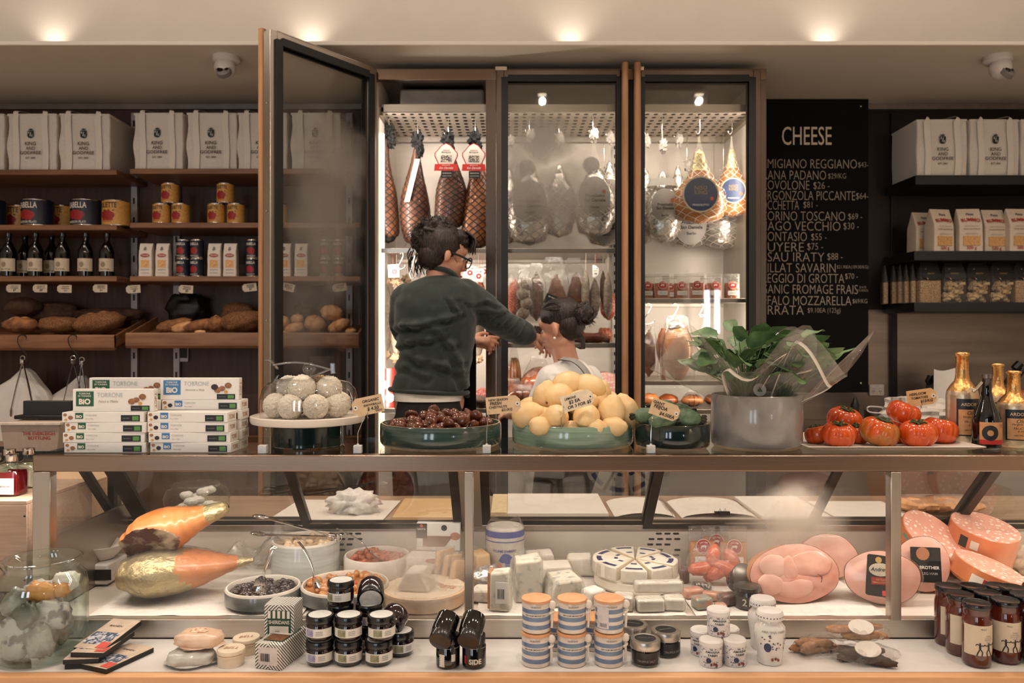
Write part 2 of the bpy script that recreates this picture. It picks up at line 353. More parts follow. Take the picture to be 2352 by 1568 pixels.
# ------------------------------------------------------------------ glass-door display fridge
K = 3.8/F
def fx(px): return (px-CX)*K
FZ = 2.784
INNER = mat('pale_fridge_lining', (236, 224, 210), .35, .15, var=.05, vs=3, st=(.6, 6, 6))
fr = thing('display_fridge', 'tall three-door steel display fridge full of hanging hams, left door open', 'fridge', (0, 0, 0))
b = MB(); x0, x1 = fx(850), fx(1760)
b.span(x0, x0+.02, 3.83, 4.52, .28, FZ).span(x1-.02, x1, 3.83, 4.52, .28, FZ).span(x0+.02, x1-.02, 3.83, 4.52, FZ-.02, FZ).span(x0+.02, x1-.02, 3.83, 4.52, .28, .34)
b.build('cabinet', STEELV, fr)
MB().span(x0+.02, x1-.02, 4.46, 4.52, .34, FZ-.02).build('back_lining', INNER, fr)
MB().span(x0+.02, x0+.03, 3.86, 4.46, .34, FZ-.02).build('side_lining', INNER, fr); MB().span(x1-.03, x1-.02, 3.86, 4.46, .34, FZ-.02).build('side_lining', INNER, fr)
MB().span(x0, x1, 3.80, 3.84, FZ-.055, FZ).build('header', steel('warm_dark_steel_across', (124, 104, 88), .28), fr, bevel=.003)
STEELW = steel('warm_dark_steel_upright', (108, 95, 86), .27, 'z')  # brushed steel frame and header: warm room reflections put into the colour
MB().span(x0, fx(858), 3.80, 3.86, .28, FZ-.055).build('frame_post', STEELW, fr); MB().span(fx(1116), fx(1139), 3.80, 3.86, .28, FZ-.055).build('frame_post', STEELW, fr)
MB().span(fx(1443), fx(1453), 3.81, 3.86, .28, FZ-.055).build('frame_post', BLACKM, fr); MB().span(fx(1746), x1, 3.80, 3.86, .28, FZ-.055).build('frame_post', STEELW, fr)
# perforated hanging tray: punched holes in the sheet itself
def holes():
    m = bpy.data.materials.new('perforated_steel'); m.use_nodes = True; nt = m.node_tree; L = nt.links; p = nt.nodes['Principled BSDF']
    p.inputs['Base Color'].default_value = (*lin(200, 188, 174), 1); p.inputs['Metallic'].default_value = .7; p.inputs['Roughness'].default_value = .4
    g = N(nt, 'ShaderNodeVectorMath', operation='FRACTION'); L.new(coords(nt, (23, 17, 1)), g.inputs[0])
    d = N(nt, 'ShaderNodeVectorMath', operation='SUBTRACT'); L.new(g.outputs[0], d.inputs[0]); d.inputs[1].default_value = (.5, .5, 0)
    sx = N(nt, 'ShaderNodeSeparateXYZ'); L.new(d.outputs[0], sx.inputs[0]); cb = N(nt, 'ShaderNodeCombineXYZ'); L.new(sx.outputs[0], cb.inputs[0]); L.new(sx.outputs[1], cb.inputs[1])
    ln = N(nt, 'ShaderNodeVectorMath', operation='LENGTH'); L.new(cb.outputs[0], ln.inputs[0])
    gt = N(nt, 'ShaderNodeMath', operation='GREATER_THAN', i_1=.27); L.new(ln.outputs['Value'], gt.inputs[0]); L.new(gt.outputs[0], p.inputs['Alpha']); return m
PZ = 2.612
tr = MB().span(x0+.05, x1-.05, 3.9, 4.43, PZ, PZ+.002).build('hanging_tray', holes(), fr, 'perforated steel hanging tray')
b = MB(); b.span(x0+.04, x1-.04, 3.88, 3.9, PZ-.012, PZ+.024).span(x0+.04, x1-.04, 4.42, 4.44, PZ-.025, PZ+.01).span(x0+.03, x0+.05, 3.88, 4.44, PZ-.03, PZ+.01).span(x1-.05, x1-.03, 3.88, 4.44, PZ-.03, PZ+.01)
b.build('tray_rim', STEEL, tr)
def fshelf(xa, xb, py, name='shelf'):
    z = CZ-(py-HY)*3.88/F
    MB().span(xa, xb, 3.9, 4.42, z-.004, z).span(xa, xb, 3.88, 3.9, z-.022, z).span(xa, xb, 4.41, 4.425, z-.022, z).build(name, STEEL, fr, bevel=.002)
    return z
SZ1 = fshelf(x0+.04, fx(1425), 570); SZR = fshelf(fx(1462), x1-.04, 685); SZC = fshelf(fx(1142), fx(1425), 788)
SZR2 = fshelf(fx(1462), x1-.04, 874); SZR3 = fshelf(fx(1462), x1-.04, 940); SZB = fshelf(x0+.04, fx(1425), 938)
for px in (1134, 1412, 1690, 868):
    b = MB(); X = (px-CX)*4.44/F; b.span(X-.014, X+.014, 4.445, 4.46, .6, 2.55); b.build('shelf_rail', mat('slotted_rail', (190, 182, 172), .4, .6), fr)
    b = MB()
    for k in range(38): b.span(X-.004, X+.004, 4.443, 4.446, .7+k*.05, .72+k*.05)
    b.build('rail_slots', BLACKM, fr)
# cooling unit above the tray
for xa, xb in ((fx(905), fx(1108)), (fx(1475), fx(1650))):
    u = MB().span(xa, xb, 4.0, 4.4, 2.655, 2.75).build('cooling_unit', mat('grey_plastic', (150, 138, 126), .5), fr, bevel=.012)
    b = MB()
    for k in range(16): b.span(xa+.05, xb-.05, 4.02+k*.022, 4.03+k*.022, 2.65, 2.654)
    b.build('vent_grille', mat('grey_plastic_dark', (92, 84, 76), .5), u)
STRIP = mat('led_strip', (255, 232, 205), .5, var=0, emit=3.2)
MB().span(x0+.035, x0+.05, 3.9, 3.92, .9, 2.5).build('light_strip', STRIP, fr, 'glowing LED strip'); MB().span(x1-.05, x1-.035, 3.9, 3.92, .9, 2.5).build('light_strip', STRIP, fr)
def door(w, haze, hand, mname, loc, rotz=0, handle_x=None):
    """glazed door; local x runs from the hinge, outer face on -y"""
    z0, z1 = .36, FZ-.012; t = .045; sw = .036
    d = MB(); d.span(0, sw, 0, t, z0, z1).span(w-sw, w, 0, t, z0, z1).span(sw, w-sw, 0, t, z1-sw, z1).span(sw, w-sw, 0, t, z0, z0+.08)
    o = d.build('door', STEELV if rotz else STEELW, fr, bevel=.003); o.location = loc; o.rotation_euler = (0, 0, rotz)  # open door in lighter steel: its window reflection put into the colour
    g = MB(); i0, i1, gz0, gz1 = sw, w-sw, z0+.08, z1-sw; gw = .02
    for y in ((t, t+.012), (-.001, .004)):
        g.span(i0-.012, i0+gw, *y, gz0, gz1).span(i1-gw, i1+.012, *y, gz0, gz1).span(i0+gw, i1-gw, *y, gz1-gw, gz1+.012).span(i0+gw, i1-gw, *y, gz0-.012, gz0+gw)
    g.build('door_gasket', BLACK, o)
    MB().span(i0+.004, i1-.004, .012, .016, gz0, gz1).span(i0+.004, i1-.004, .032, .035, gz0, gz1).build('glass', clear(mname, (.96, .96, .95), haze=haze, hazecol=(196, 190, 182)), o)
    hx = handle_x if handle_x is not None else w-.018
    h = MB().lathe([(0, z0+.02), (.016, z0+.02), (.016, z1+.02), (0, z1+.02)], 18, M=Matrix.Translation((hx, -.032, 0))).build('handle', OAKV, o, 'round oak bar handle')
    b = MB()
    for z in (z0+.2, (z0+z1)/2, z1-.2): b.tube([(hx, -.02, z), (hx, 0, z)], .006)
    b.build('handle_fixing', CHROME, h)
    b = MB()
    for k in range(5): b.lathe([(0, -.002), (.005, 0)], 8, M=Matrix.Translation((w+.0015, t/2, z1-.3-k*.45)) @ Matrix.Rotation(pi/2, 4, 'Y'))
    b.build('screw', CHROME, o)
    b = MB().span(-.004, .05, -.006, .0, z1-.005, z1+.012); b.build('hinge', CHROME, o)
    return o
kz = lambda py, Y=3.8: CZ-(py-HY)*Y/F
dang = math.atan2(-.494, -.355)
door(.608, [(.30, .015, 2.02, .26, 1, .5, .26), (.22, .015, 2.3, .26, 1, .22, .42), (.45, .015, 1.55, .2, 1, .3, .1)], 1, 'open_door_glass', (fx(850), 3.80, 0), dang)  # condensation and reflected haze, both painted into the glass as pale patches
door(fx(1442)-fx(1140), [(.22, .015, kz(330), .2, 1, .17, .5), (.30, .015, kz(440), .26, 1, .26, .34), (.12, .015, kz(410), .12, 1, .3, .42)], 1, 'middle_door_glass', (fx(1140), 3.78, 0), 0, fx(1432)-fx(1140))
o = door(fx(1745)-fx(1453), [(.26, .015, kz(700), .03, 1, .2, .12)], -1, 'right_door_glass', (fx(1453), 3.78, 0), 0, .015)

# ------------------------------------------------------------------ shelves on the left wall
KS = 4.2/F
def sx(px, Y=4.2): return (px-CX)*Y/F
def sz(py, Y=4.2): return CZ-(py-HY)*Y/F
SHZ = {}
bays = ((-3.2, sx(268), 'left'), (sx(298), -.80, 'right'))
rows = {'left': (389, 516, 634), 'right': (387, 511, 634)}
rank = ('top', 'second', 'third')
for xa, xb, side in bays:
    for i, py in enumerate(rows[side]):
        z = sz(py); SHZ[side, i] = z
        t = MB().span(xa, xb, 4.2, YB-.02, z-.028, z).build('wall_shelf', OAK, bevel=.003)
        tag(t, '%s oak wall shelf of the %s bay, holding %s' % (rank[i], 'far left' if side == 'left' else 'bay beside the fridge door', (('white cooler bags', 'large tomato tins', 'dark wine bottles') if side == 'left' else ('white cooler bags beside the fridge', 'pyramids of yellow tins', 'pasta packs and dark tins'))[i]), 'shelf')
        if side == 'right': t['label'] = '%s oak wall shelf in the bay next to the open fridge door' % rank[i]
def bread_tray(xa, xb, py, label, nm):
    z = sz(py, 4.15); t = thing('bread_tray', label, 'bread tray', ((xa+xb)/2, 4.15, z)); w = xb-xa
    prof = [(0, 0), (.006, .008), (.02, .006), (.022, -.066), (.010, -.074), (.0, -.06)]
    MB().surf(lambda u, v: (-w/2+w*v, prof[round(u*6) % 6][0], prof[round(u*6) % 6][1]), 6, 1).poly([(-w/2, -.07), (-w/2, 0), (-w/2+.002, 0), (-w/2+.002, -.07)], .002, .02).poly([(w/2-.002, -.07), (w/2-.002, 0), (w/2, 0), (w/2, -.07)], .002, .02).build('front_lip', OAK, t, bevel=.002)
    M = Matrix.Translation((0, .19, .0)) @ Matrix.Rotation(R_(16), 4, 'X')
    MB().box((0, 0, -.012), (w-.01, .37, .02), M).build('tray_base', OAK, t)
    for sg in (-1, 1): MB().box((sg*(w/2-.006), 0, .02), (.012, .37, .06), M).build('end_board', OAK, t)
    return t
TL = bread_tray(-3.2, sx(262, 4.15), 772, 'sloping oak bread tray at far left under the wine bottle shelf', 'l')
TR = bread_tray(sx(288, 4.15), -.80, 767, 'sloping oak bread tray running behind the open fridge door', 'r')
RAIL = mat('pale_rail', (182, 176, 176), .5, .4)
def rail(px, z0, z1, label, Y=4.545, m=RAIL):
    X = sx(px, Y); t = thing('shelf_upright', label, 'shelf upright', (X, Y, z0))
    MB().span(-.018, .018, -.012, .012, 0, z1-z0).build('channel', m, t, bevel=.002)
    b = MB(); n = int((z1-z0)/.11)
    for k in range(n): b.span(-.005, .005, -.0145, -.0125, .04+k*.11, .075+k*.11)
    b.build('slots', BLACKM, t)
rail(310, .9, 2.78, 'slotted metal upright behind the gap between the two left shelf bays'); rail(407, .9, 2.78, 'slotted metal upright on veneer wall behind the rolls')
rail(803, .9, 2.78, 'slotted metal upright seen through the open fridge door'); rail(2052, .95, 2.78, 'black slotted upright on the wall right of the cheese blackboard', m=mat('black_upright', (34, 30, 28), .4, .5))
# ------------------------------------------------------------------ black shelves on the right wall
BSH = mat('black_shelf', (16, 17, 18), .45)
RZ = []
for py, nm in ((402, 'top black shelf right of the blackboard under the cooler bags'), (576, 'middle black shelf under the paper pasta bags'), (694, 'lowest black shelf under the bags with dark headers')):
    z = sz(py); RZ.append(z)
    tag(MB().span(sx(2103 if py < 500 else 2100), 3.3, 4.2, YB-.02, z-.05, z).build('wall_shelf', BSH, bevel=.003), nm, 'shelf')

# ------------------------------------------------------------------ marble ledge and the display case
ZL, ZT, ZD = .745, 1.205, .79
MARB = mat('white_marble', (228, 222, 216), .35, rgb2=(208, 202, 196), vs=5, ramp=(.45, .85))
mc = thing('service_counter', 'white marble ledge with timber front edge along the shop side', 'counter', (0, 0, 0))
MB().span(-2.2, 2.3, 1.80, 1.996, ZL-.03, ZL).build('worktop', MARB, mc); MB().span(-2.2, 2.3, 1.772, 1.80, ZL-.09, ZL).build('front_edge', wood('pale_oak_edge', (206, 150, 104), (222, 172, 124)), mc, bevel=.004)
MB().span(-2.2, 2.3, 1.80, 1.996, 0, ZL-.03).build('front_panel', mat('white_front', (220, 212, 204), .5), mc)
dc = thing('display_case', 'long stainless deli display case with sloping rear windows', 'display case', (0, 0, 0))
CL, CR = -1.204, 1.95
MB().span(CL, CR, 1.998, 2.6, 0, ZL-.002).build('base', STEELD, dc)
MB().span(CL, CR, 2.0, 2.03, ZL, ZD+.002).build('front_strip', steel('pale_steel_strip', (205, 196, 184), .42), dc, bevel=.002)
MB().span(CL, CR, 2.03, 2.5, ZL, ZD-.005).build('deck', INNER, dc)
MB().span(CL, CR, 1.998, 2.03, ZT-.042, ZT).build('top_beam', steel('beam_steel', (150, 128, 112), .26), dc, bevel=.004)
for X, w in ((CL+.022, .044), ((1077-CX)*2/F, .022), ((2058-CX)*2/F, .026)):
    MB().span(X-w/2, X+w/2, 1.998, 2.03, ZD, ZT-.042).build('post', STEELV, dc, bevel=.002)
xs = [CL+.044, (1066-CX)*2/F, (1088-CX)*2/F, (2045-CX)*2/F, (2071-CX)*2/F, CR]
def fgp(px, py, rx, rz, st): return ((px-CX)*2/F, 2.005, CZ-(py-HY)*2/F, rx, 1, rz, st)
FG = clear('case_front_glass', (.98, .98, .975), haze=[fgp(960, 1320, .16, .15, .46), fgp(1825, 1200, .15, .11, .52), fgp(1760, 1260, .18, .09, .25)], hazecol=(226, 214, 200), ior=1.35)  # pale blurred patches set into the front glass
for i in range(0, 6, 2): MB().span(xs[i], xs[i+1], 2.004, 2.010, ZD, ZT-.042).build('front_glass', FG, dc)
MB().span(CL, CR, 2.022, 2.36, ZT-.008, ZT).build('top_glass', clear('top_glass', (.86, .9, .88), ior=1.6, rough=.03), dc)
# left end: rail, lower panel, glass
MB().span(CL, CL+.012, 2.03, 2.5, .955, .985).build('end_rail', STEEL, dc); MB().span(CL+.002, CL+.010, 2.03, 2.5, ZD, .955).build('end_panel', STEEL, dc)
MB().span(CL+.003, CL+.009, 2.03, 2.34, .985, ZT-.01).build('end_glass', GLASS, dc)
# back panel with air slots
BYB = 2.50
bp = MB().span(CL+.01, CR, BYB, BYB+.02, ZD-.004, .905).build('back_panel', mat('pale_case_steel', (216, 204, 190), .42, .35, var=.05, vs=4), dc)
for pxs in (210, 800, 1530, 2100):
    b = MB(); X0 = (pxs-CX)*BYB/F
    for r in range(5):
        for k in range(4):
            if (r+k) % 5 == 0: continue
            M = Matrix.Translation((X0+k*.027-.05+(r % 2)*.004, BYB-.0005, .885-r*.017)); b.poly(rrect(.019, .006, .003), -.001, .0005, M=M)
    b.build('air_slots', BLACK, bp)
MB().span(CL, CR, BYB-.012, BYB+.03, .897, .915).build('back_sill', STEEL, dc, bevel=.002)
# sloping rear sliding windows
B0, B1 = Vector((0, 2.50, .915)), Vector((0, 2.262, 1.155))
dv = B1-B0; LV = dv.length; MS = Matrix(((1, 0, 0, 0), (0, dv.y/LV, dv.z/LV*-1, B0.y), (0, dv.z/LV, dv.y/LV, B0.z), (0, 0, 0, 1)))
FRM = mat('dark_bronze_frame', (52, 44, 38), .35, .7)
def rx(px): return (px-CX)*2.5/F
for i, (a, c, off) in enumerate(((262, 335, 0), (335, 716, 0), (700, 1062, .012), (1108, 1490, 0), (1475, 1868, .012), (1855, 2192, 0), (2180, 2560, .012))):
    xa, xb = rx(a), rx(c); h0, h1 = off-.008, off+.006
    d = MB(); fw = .026
    for (p0, p1, q0, q1) in ((xa, xa+fw, 0, LV), (xb-fw, xb, 0, LV), (xa+fw, xb-fw, 0, .030), (xa+fw, xb-fw, LV-.02, LV)):
        d.add([MS @ Vector((p, q, h)) for h in (h0, h1) for (p, q) in ((p0, q0), (p1, q0), (p1, q1), (p0, q1))], [(0, 1, 2, 3), (7, 6, 5, 4), (0, 4, 5, 1), (1, 5, 6, 2), (2, 6, 7, 3), (3, 7, 4, 0)])
    w = d.build('rear_window', FRM, dc)
    g = MB().add([MS @ Vector((p, q, off)) for (p, q) in ((xa+fw, .03), (xb-fw, .03), (xb-fw, LV-.02), (xa+fw, LV-.02))], [(0, 1, 2, 3)]); g.build('pane', clear('rear_pane', (.95, .95, .94), ior=2.2), w)
    e = MB(); e.add([MS @ Vector((p, q, h1+.001)) for (p, q) in ((xa+fw, .030), (xb-fw, .030), (xb-fw, .037), (xa+fw, .037))], [(0, 1, 2, 3)]); e.build('bright_bead', CHROME, w)
for a, c in ((1062, 1108),):
    d = MB(); d.add([MS @ Vector((p, q, h)) for h in (-.015, .012) for (p, q) in ((rx(a), 0), (rx(c), 0), (rx(c), LV), (rx(a), LV))], [(0, 1, 2, 3), (7, 6, 5, 4), (0, 4, 5, 1), (1, 5, 6, 2), (2, 6, 7, 3), (3, 7, 4, 0)]); d.build('centre_mullion', STEELV, dc)
# lower work bench behind the case
wb = thing('work_bench', 'low steel work bench behind the case rear windows', 'bench', (0, 0, 0)); ZW = .90
MB().span(-1.2, 2.1, 2.54, 3.02, ZW-.03, ZW).build('bench_top', mat('bench_top', (150, 124, 100), .4, rgb2=(172, 146, 120), st=(1, 12, 12), vs=3), wb); MB().span(-1.18, 2.05, 2.62, 2.95, .28, ZW-.03).build('bench_front', STEELD, wb)
# deli paper lining the deck
def pap(px0, px1, label):
    b = MB(); xa, xb = (px0-CX)*2.03/F, (px1-CX)*2.03/F
    b.surf(lambda u, v: (xa+(xb-xa)*u, 2.034+.44*v+.006*sin(u*21), ZD-.002+.0014*noise.noise(Vector((u*9, v*5, px0)))+.0014), 20, 8, wrap=False); o = b.build('deli_paper', mat('deli_paper', (232, 224, 214), .75, rgb2=(214, 206, 196), vs=60, ramp=(.5, .75), bump=.1), None); return tag(o, label, 'paper')
pap(200, 690, 'white deli paper on the case deck under the cut hams'); pap(1095, 1580, 'white deli paper on the case deck under the soft cheeses'); pap(1600, 2040, 'white deli paper on the case deck under the big pink hams')
TSC, MD = 3, .0016
# ------------------------------------------------------------------ ceiling cameras
CAMW = mat('white_enamel', (214, 206, 198), .3, var=.02)
def cctv(loc, label):
    t = thing('security_camera', label, 'security camera', loc)
    MB().lathe([(0, 0), (.062, 0), (.064, -.02), (.05, -.032), (0, -.034)], 28).build('base', CAMW, t)
    MB().blob((0, -.015, -.058), (.05, .05, .05), nu=24, nv=14).build('eyeball', CAMW, t)
    M = Matrix.Translation((.004, -.05, -.085)) @ Matrix.Rotation(R_(62), 4, 'X')
    f = MB().lathe([(0, .012), (.034, .010), (.036, -.012), (0, -.012)], 24, M=M).build('lens_face', mat('camera_grey', (120, 114, 110), .3), t)
    b = MB().lathe([(0, .016), (.013, .015), (.015, .010)], 16, M=M @ Matrix.Translation((-.012, 0, 0))).lathe([(0, .014), (.009, .013), (.010, .010)], 12, M=M @ Matrix.Translation((.016, .004, 0))); b.build('lens', mat('lens_black', (10, 10, 12), .08), f)
    return t
c = cctv(Vector((at(520, 108, 3.78).x, 3.78, 2.832)), 'white dome security camera on the soffit left of the open fridge door')
dup(c, (at(2291, 108, 3.78).x, 3.78, 2.832), R_(20), 'white dome security camera on the soffit above the right wall shelves')

# ------------------------------------------------------------------ cooler bags
CANV = mat('white_canvas', (226, 216, 204), .85, var=.05, vs=40, bump=.25, bs=9, sheen=.2); STRAP = mat('white_webbing', (232, 222, 208), .8, var=.04, vs=120, bump=.15)
def make_bag():
    w, h, d = .260, .292, .30
    t = thing('cooler_bag', '', 'bag')
    def f(u, v):
        a = 2*pi*u; k = .06; x = math.copysign(abs(cos(a))**k, cos(a))*w/2; y = math.copysign(abs(sin(a))**k, sin(a))*d/2
        z = h*v; wob = .006*noise.noise(Vector((x*9, y*9, z*11))); bul = 1+.025*sin(pi*v)
        return Vector((x*bul+wob, d/2+y*bul+wob, z))
    MB().surf(f, 48, 10).build('body', CANV, t, sharp=180)
    MB().box((0, d/2, h+.004), (w+.006, d+.006, .012)).build('lid', CANV, t, bevel=.005)
    for sg in (-1, 1):
        b = MB(); X = sg*.078
        b.surf(lambda u, v: (X-.016+.032*u+.004*sin(v*5), -.009-.003*sin(pi*v), h*v), 1, 8, wrap=False); b.build('strap', STRAP, t)
    b = MB(); loop = bez([(-.078, -.008, h-.002), (-.074, -.002, h+.022), (-.03, .10, h+.03), (.03, .10, h+.03), (.074, -.002, h+.022), (.078, -.008, h-.002)], 8); n = len(loop)-1
    b.surf(lambda u, v: loop[round(v*n)]+Vector((0, .012*(u-.5)*2*sin(pi*v), 0))+Vector((.016*(u-.5)*2*(1-sin(pi*v)), 0, 0)), 1, n, wrap=False); b.build('handle', STRAP, t)
    E = MB(); zc = .19
    E.poly([(-.016, .018), (.016, .018), (.016, -.012), (.010, -.019), (0, -.022), (-.010, -.019), (-.016, -.012)], -.0125, -.0105, M=Matrix.Translation((0, 0, zc)))
    E.poly([(-.008, .021), (-.011, .029), (-.004, .025), (0, .032), (.004, .025), (.011, .029), (.008, .021)], -.0125, -.0105, M=Matrix.Translation((0, 0, zc)))
    e = E.build('crest', GREENINK, t); 
    text('K', .016, CANV, e, (-.007, -.0131, zc+.008)); text('G', .016, CANV, e, (.007, -.0131, zc-.008)); text('/', .03, CANV, e, (0, -.0131, zc))
    for s_, wd, z in (('KING', .058, .140), ('AND', .05, .115), ('GODFREE', .112, .091), ('EST.1884', .05, .064)): text(s_, .03, INK, t, (0, -.0125, z), width=wd, bold=.006, tall=1.05 if wd < .1 else .92)
    return t
bag = Kind(make_bag())
GB = 'white cooler bags on the top shelves'
for px, z, rot, lab in ((-48, SHZ['left', 0], 0, 'white cooler bag cut off by the left edge of the top shelf'), (73, SHZ['left', 0], R_(-1), 'white cooler bag with raised arched handle on the top left shelf'), (194, SHZ['left', 0], R_(2), 'white cooler bag at the shelf end with its grey side showing'),
        (363, SHZ['right', 0], R_(-1.5), 'white cooler bag first on the top shelf of the bay beside the door'), (486, SHZ['right', 0], R_(1), 'white cooler bag second on the top shelf of the bay beside the door'), (602, SHZ['right', 0], 0, 'white cooler bag half hidden by the oak handle of the open fridge door'), (725, SHZ['right', 0], 0, 'white cooler bag seen through the hazy glass of the open door'),
        (2163, RZ[0], R_(-2), 'white cooler bag with side showing, nearest the cheese blackboard'), (2284, RZ[0], R_(1), 'white cooler bag second from the cheese blackboard'), (2402, RZ[0], 0, 'white cooler bag cut off by the right edge of the photo')):
    Y = 4.225; bag((sx(px, Y), Y, z), rot, lab, GB)

# ------------------------------------------------------------------ tins
TINY = mat('yellow_tin_label', (196, 138, 62), .45, rgb2=(216, 162, 84), vs=30); TIND = mat('navy_tin_label', (22, 27, 42), .4, var=.2); TOM = mat('printed_tomato_red', (172, 34, 34), .5, rgb2=(130, 20, 26), vs=60); LEAFG = mat('printed_leaf_green', (52, 70, 34), .6)
def make_tin(r, h, m, word, ink, low, nm, cat='tin'):
    t = thing(nm, '', cat)
    MB().lathe([(0, .002), (r*.95, 0), (r, .003), (r*.985, .006), (r*.985, h-.006), (r, h-.003), (r*.97, h), (r*.94, h-.004), (0, h-.004)], 32, [1, 1, 1, 0, 1, 1, 1, 1]).build('tin_body', [m, CHROME], t)
    rr = r*.985+.0006
    text(word, .03, ink, t, (0, 0, h*.76), width=r*1.45, wrap=rr, bold=.02, tall=1.5)
    b = MB()
    for k, (a, z, q) in enumerate(((-.5, .42, .2), (-.15, .48, .24), (.22, .46, .22), (.5, .40, .19), (-.3, .34, .2), (.1, .32, .22), (.38, .31, .18))):
        b.surf(lambda u, v: ((rr+.0006*v)*sin(a*.8+v*q*cos(2*pi*u)), -(rr+.0006*v)*cos(a*.8+v*q*cos(2*pi*u)), h*(z+.12*v*sin(2*pi*u))), 14, 2)
    b.build('printed_tomatoes', TOM, t)
    b = MB()
    for a in (-.55, -.2, .15, .5): b.surf(lambda u, v: ((rr+.002)*sin(a+.2*(u-.5)), -(rr+.002)*cos(a+.2*(u-.5)), h*(.585+.05*(v-.5)*(1-abs(2*u-1)))), 6, 1, wrap=False)
    b.build('printed_leaves', LEAFG, t)
    if low: text(low, .01, ink, t, (0, 0, h*.13), width=r*1.35, wrap=rr, bold=.01, tall=1.4)
    else:
        b = MB(); patch(b, rr, h*.2, h*.23, -.5, .5); patch(b, rr, h*.15, h*.17, -.4, .4); b.build('small_print', REDINK, t)
    return t
bigI = Kind(make_tin(.080, .142, TIND, 'ISABELLA', WHITEINK, 'POMODORI PELATI', 'large_tomato_tin')); bigJ = Kind(make_tin(.072, .138, TINY, 'JULIETTE', INK, None, 'large_tomato_tin'))
smJ = Kind(make_tin(.046, .108, TINY, 'JULIETTE', INK, None, 'tomato_tin')); smI = Kind(make_tin(.0355, .0985, TIND, 'ISABELLA', WHITEINK, 'POMODORI PELATI', 'tomato_tin'))
z = SHZ['left', 1]; G = 'large tomato tins on the far left shelf'
for kind, px, Y, lab in ((bigI, -22, 4.3, 'large navy tomato tin cut off by the left edge of the photo'), (bigJ, 44, 4.45, 'large yellow tomato tin set back between the two navy tins at left'), (bigI, 87, 4.29, 'large navy tomato tin nearest the left, whole in view'), (bigJ, 143, 4.45, 'large yellow tin set back, just left of the right-hand navy tin'), (bigI, 199, 4.29, 'large navy tomato tin beside the yellow tin at the shelf end'), (bigJ, 267, 4.29, 'large yellow tomato tin at the right end of its shelf')):
    kind((sx(px, Y), Y, z), R_(-14), lab, G)
z = SHZ['right', 1]; G = 'yellow tomato tins in pyramids'
for px, k, lab in ((371, 0, 'bottom left tin of the yellow pyramid nearer the shelf gap'), (415, 0, 'bottom right tin of the yellow pyramid nearer the shelf gap'), (391, 1, 'yellow tin on top of the pyramid nearer the shelf gap'), (497, 0, 'bottom left tin of the yellow pyramid nearer the fridge door'), (542, 0, 'bottom right tin of the yellow pyramid nearer the fridge door'), (518, 1, 'yellow tin on top of the pyramid nearer the fridge door'), (640, 0, 'yellow tin half hidden behind the open door frame')):
    smJ((sx(px, 4.27), 4.27, z+k*.1085), R_(-14), lab, G)
z = SHZ['right', 2]; G = 'navy tomato tins stacked two high'
for i, (px, nm) in enumerate(((421, 'the left stack between the pasta packs'), (453, 'the right stack between the pasta packs'), (580, 'the stack just left of the open door handle'), (749, 'the left stack seen through the open door'), (780, 'the right stack seen through the open door'))):
    for k in (0, 1): smI((sx(px, 4.26), 4.26, z+k*.099), R_(-12+7*((i*2+k) % 3)-(18 if (i, k) == (1, 0) else 0)), '%s navy tomato tin of %s' % (('bottom', 'top')[k], nm), G)
# paper pasta packs
PACK = mat('cream_pack_paper', (222, 208, 194), .55, var=.05, vs=30, bump=.2, bs=20)
def make_pack():
    w, h, d = .072, .172, .055; t = thing('pasta_pack', '', 'packet')
    def f(u, v):
        a = 2*pi*u; x = math.copysign(abs(cos(a))**.2, cos(a))*w/2*(1-.08*v); y = math.copysign(abs(sin(a))**.2, sin(a))*d/2*(1-.55*max(0, v-.75)/.25)
        return Vector((x+.0015*noise.noise(Vector((x*40, v*9, 1))), d/2+y, h*v))
    MB().surf(f, 32, 14).poly([(-w*.46, h-.012), (w*.46, h-.012), (w*.47, h+.006), (-w*.47, h+.006)], d/2-.004, d/2+.004).build('paper_pack', PACK, t)
    e = MB().poly([(x*1.0, z+.112) for x, z in disc(.024, 12, .010)], -.0015, .0006); e.build('red_badge', REDINK, t); text('TESORI', .01, WHITEINK, t, (0, -.002, .112), width=.036)
    MB().poly([(-.022, .048), (.022, .048), (.022, .088), (-.022, .088)], -.0012, .0006).build('orange_panel', mat('orange_print', (214, 140, 74), .55, rgb2=(232, 190, 130), vs=40), t)
    text('B', .024, INK, t, (0, -.001, .148), shear=.3); text('PENNETTE', .01, GREYINK, t, (0, -.002, .036), width=.04); text('Semola Italiana', .01, GREYINK, t, (0, -.002, .02), width=.042)
    return t
pack = Kind(make_pack())
for px, lab in ((338, 'leftmost cream pasta pack on the shelf beside the gap'), (376, 'cream pasta pack just left of the stacked navy tins'), (495, 'cream pasta pack just right of the stacked navy tins'), (531, 'cream pasta pack before the navy stack at the door handle'), (655, 'left cream pasta pack seen through the open door'), (694, 'right cream pasta pack seen through the open door')):
    pack((sx(px, 4.25), 4.225, z), R_(3), lab, 'cream pasta packs')
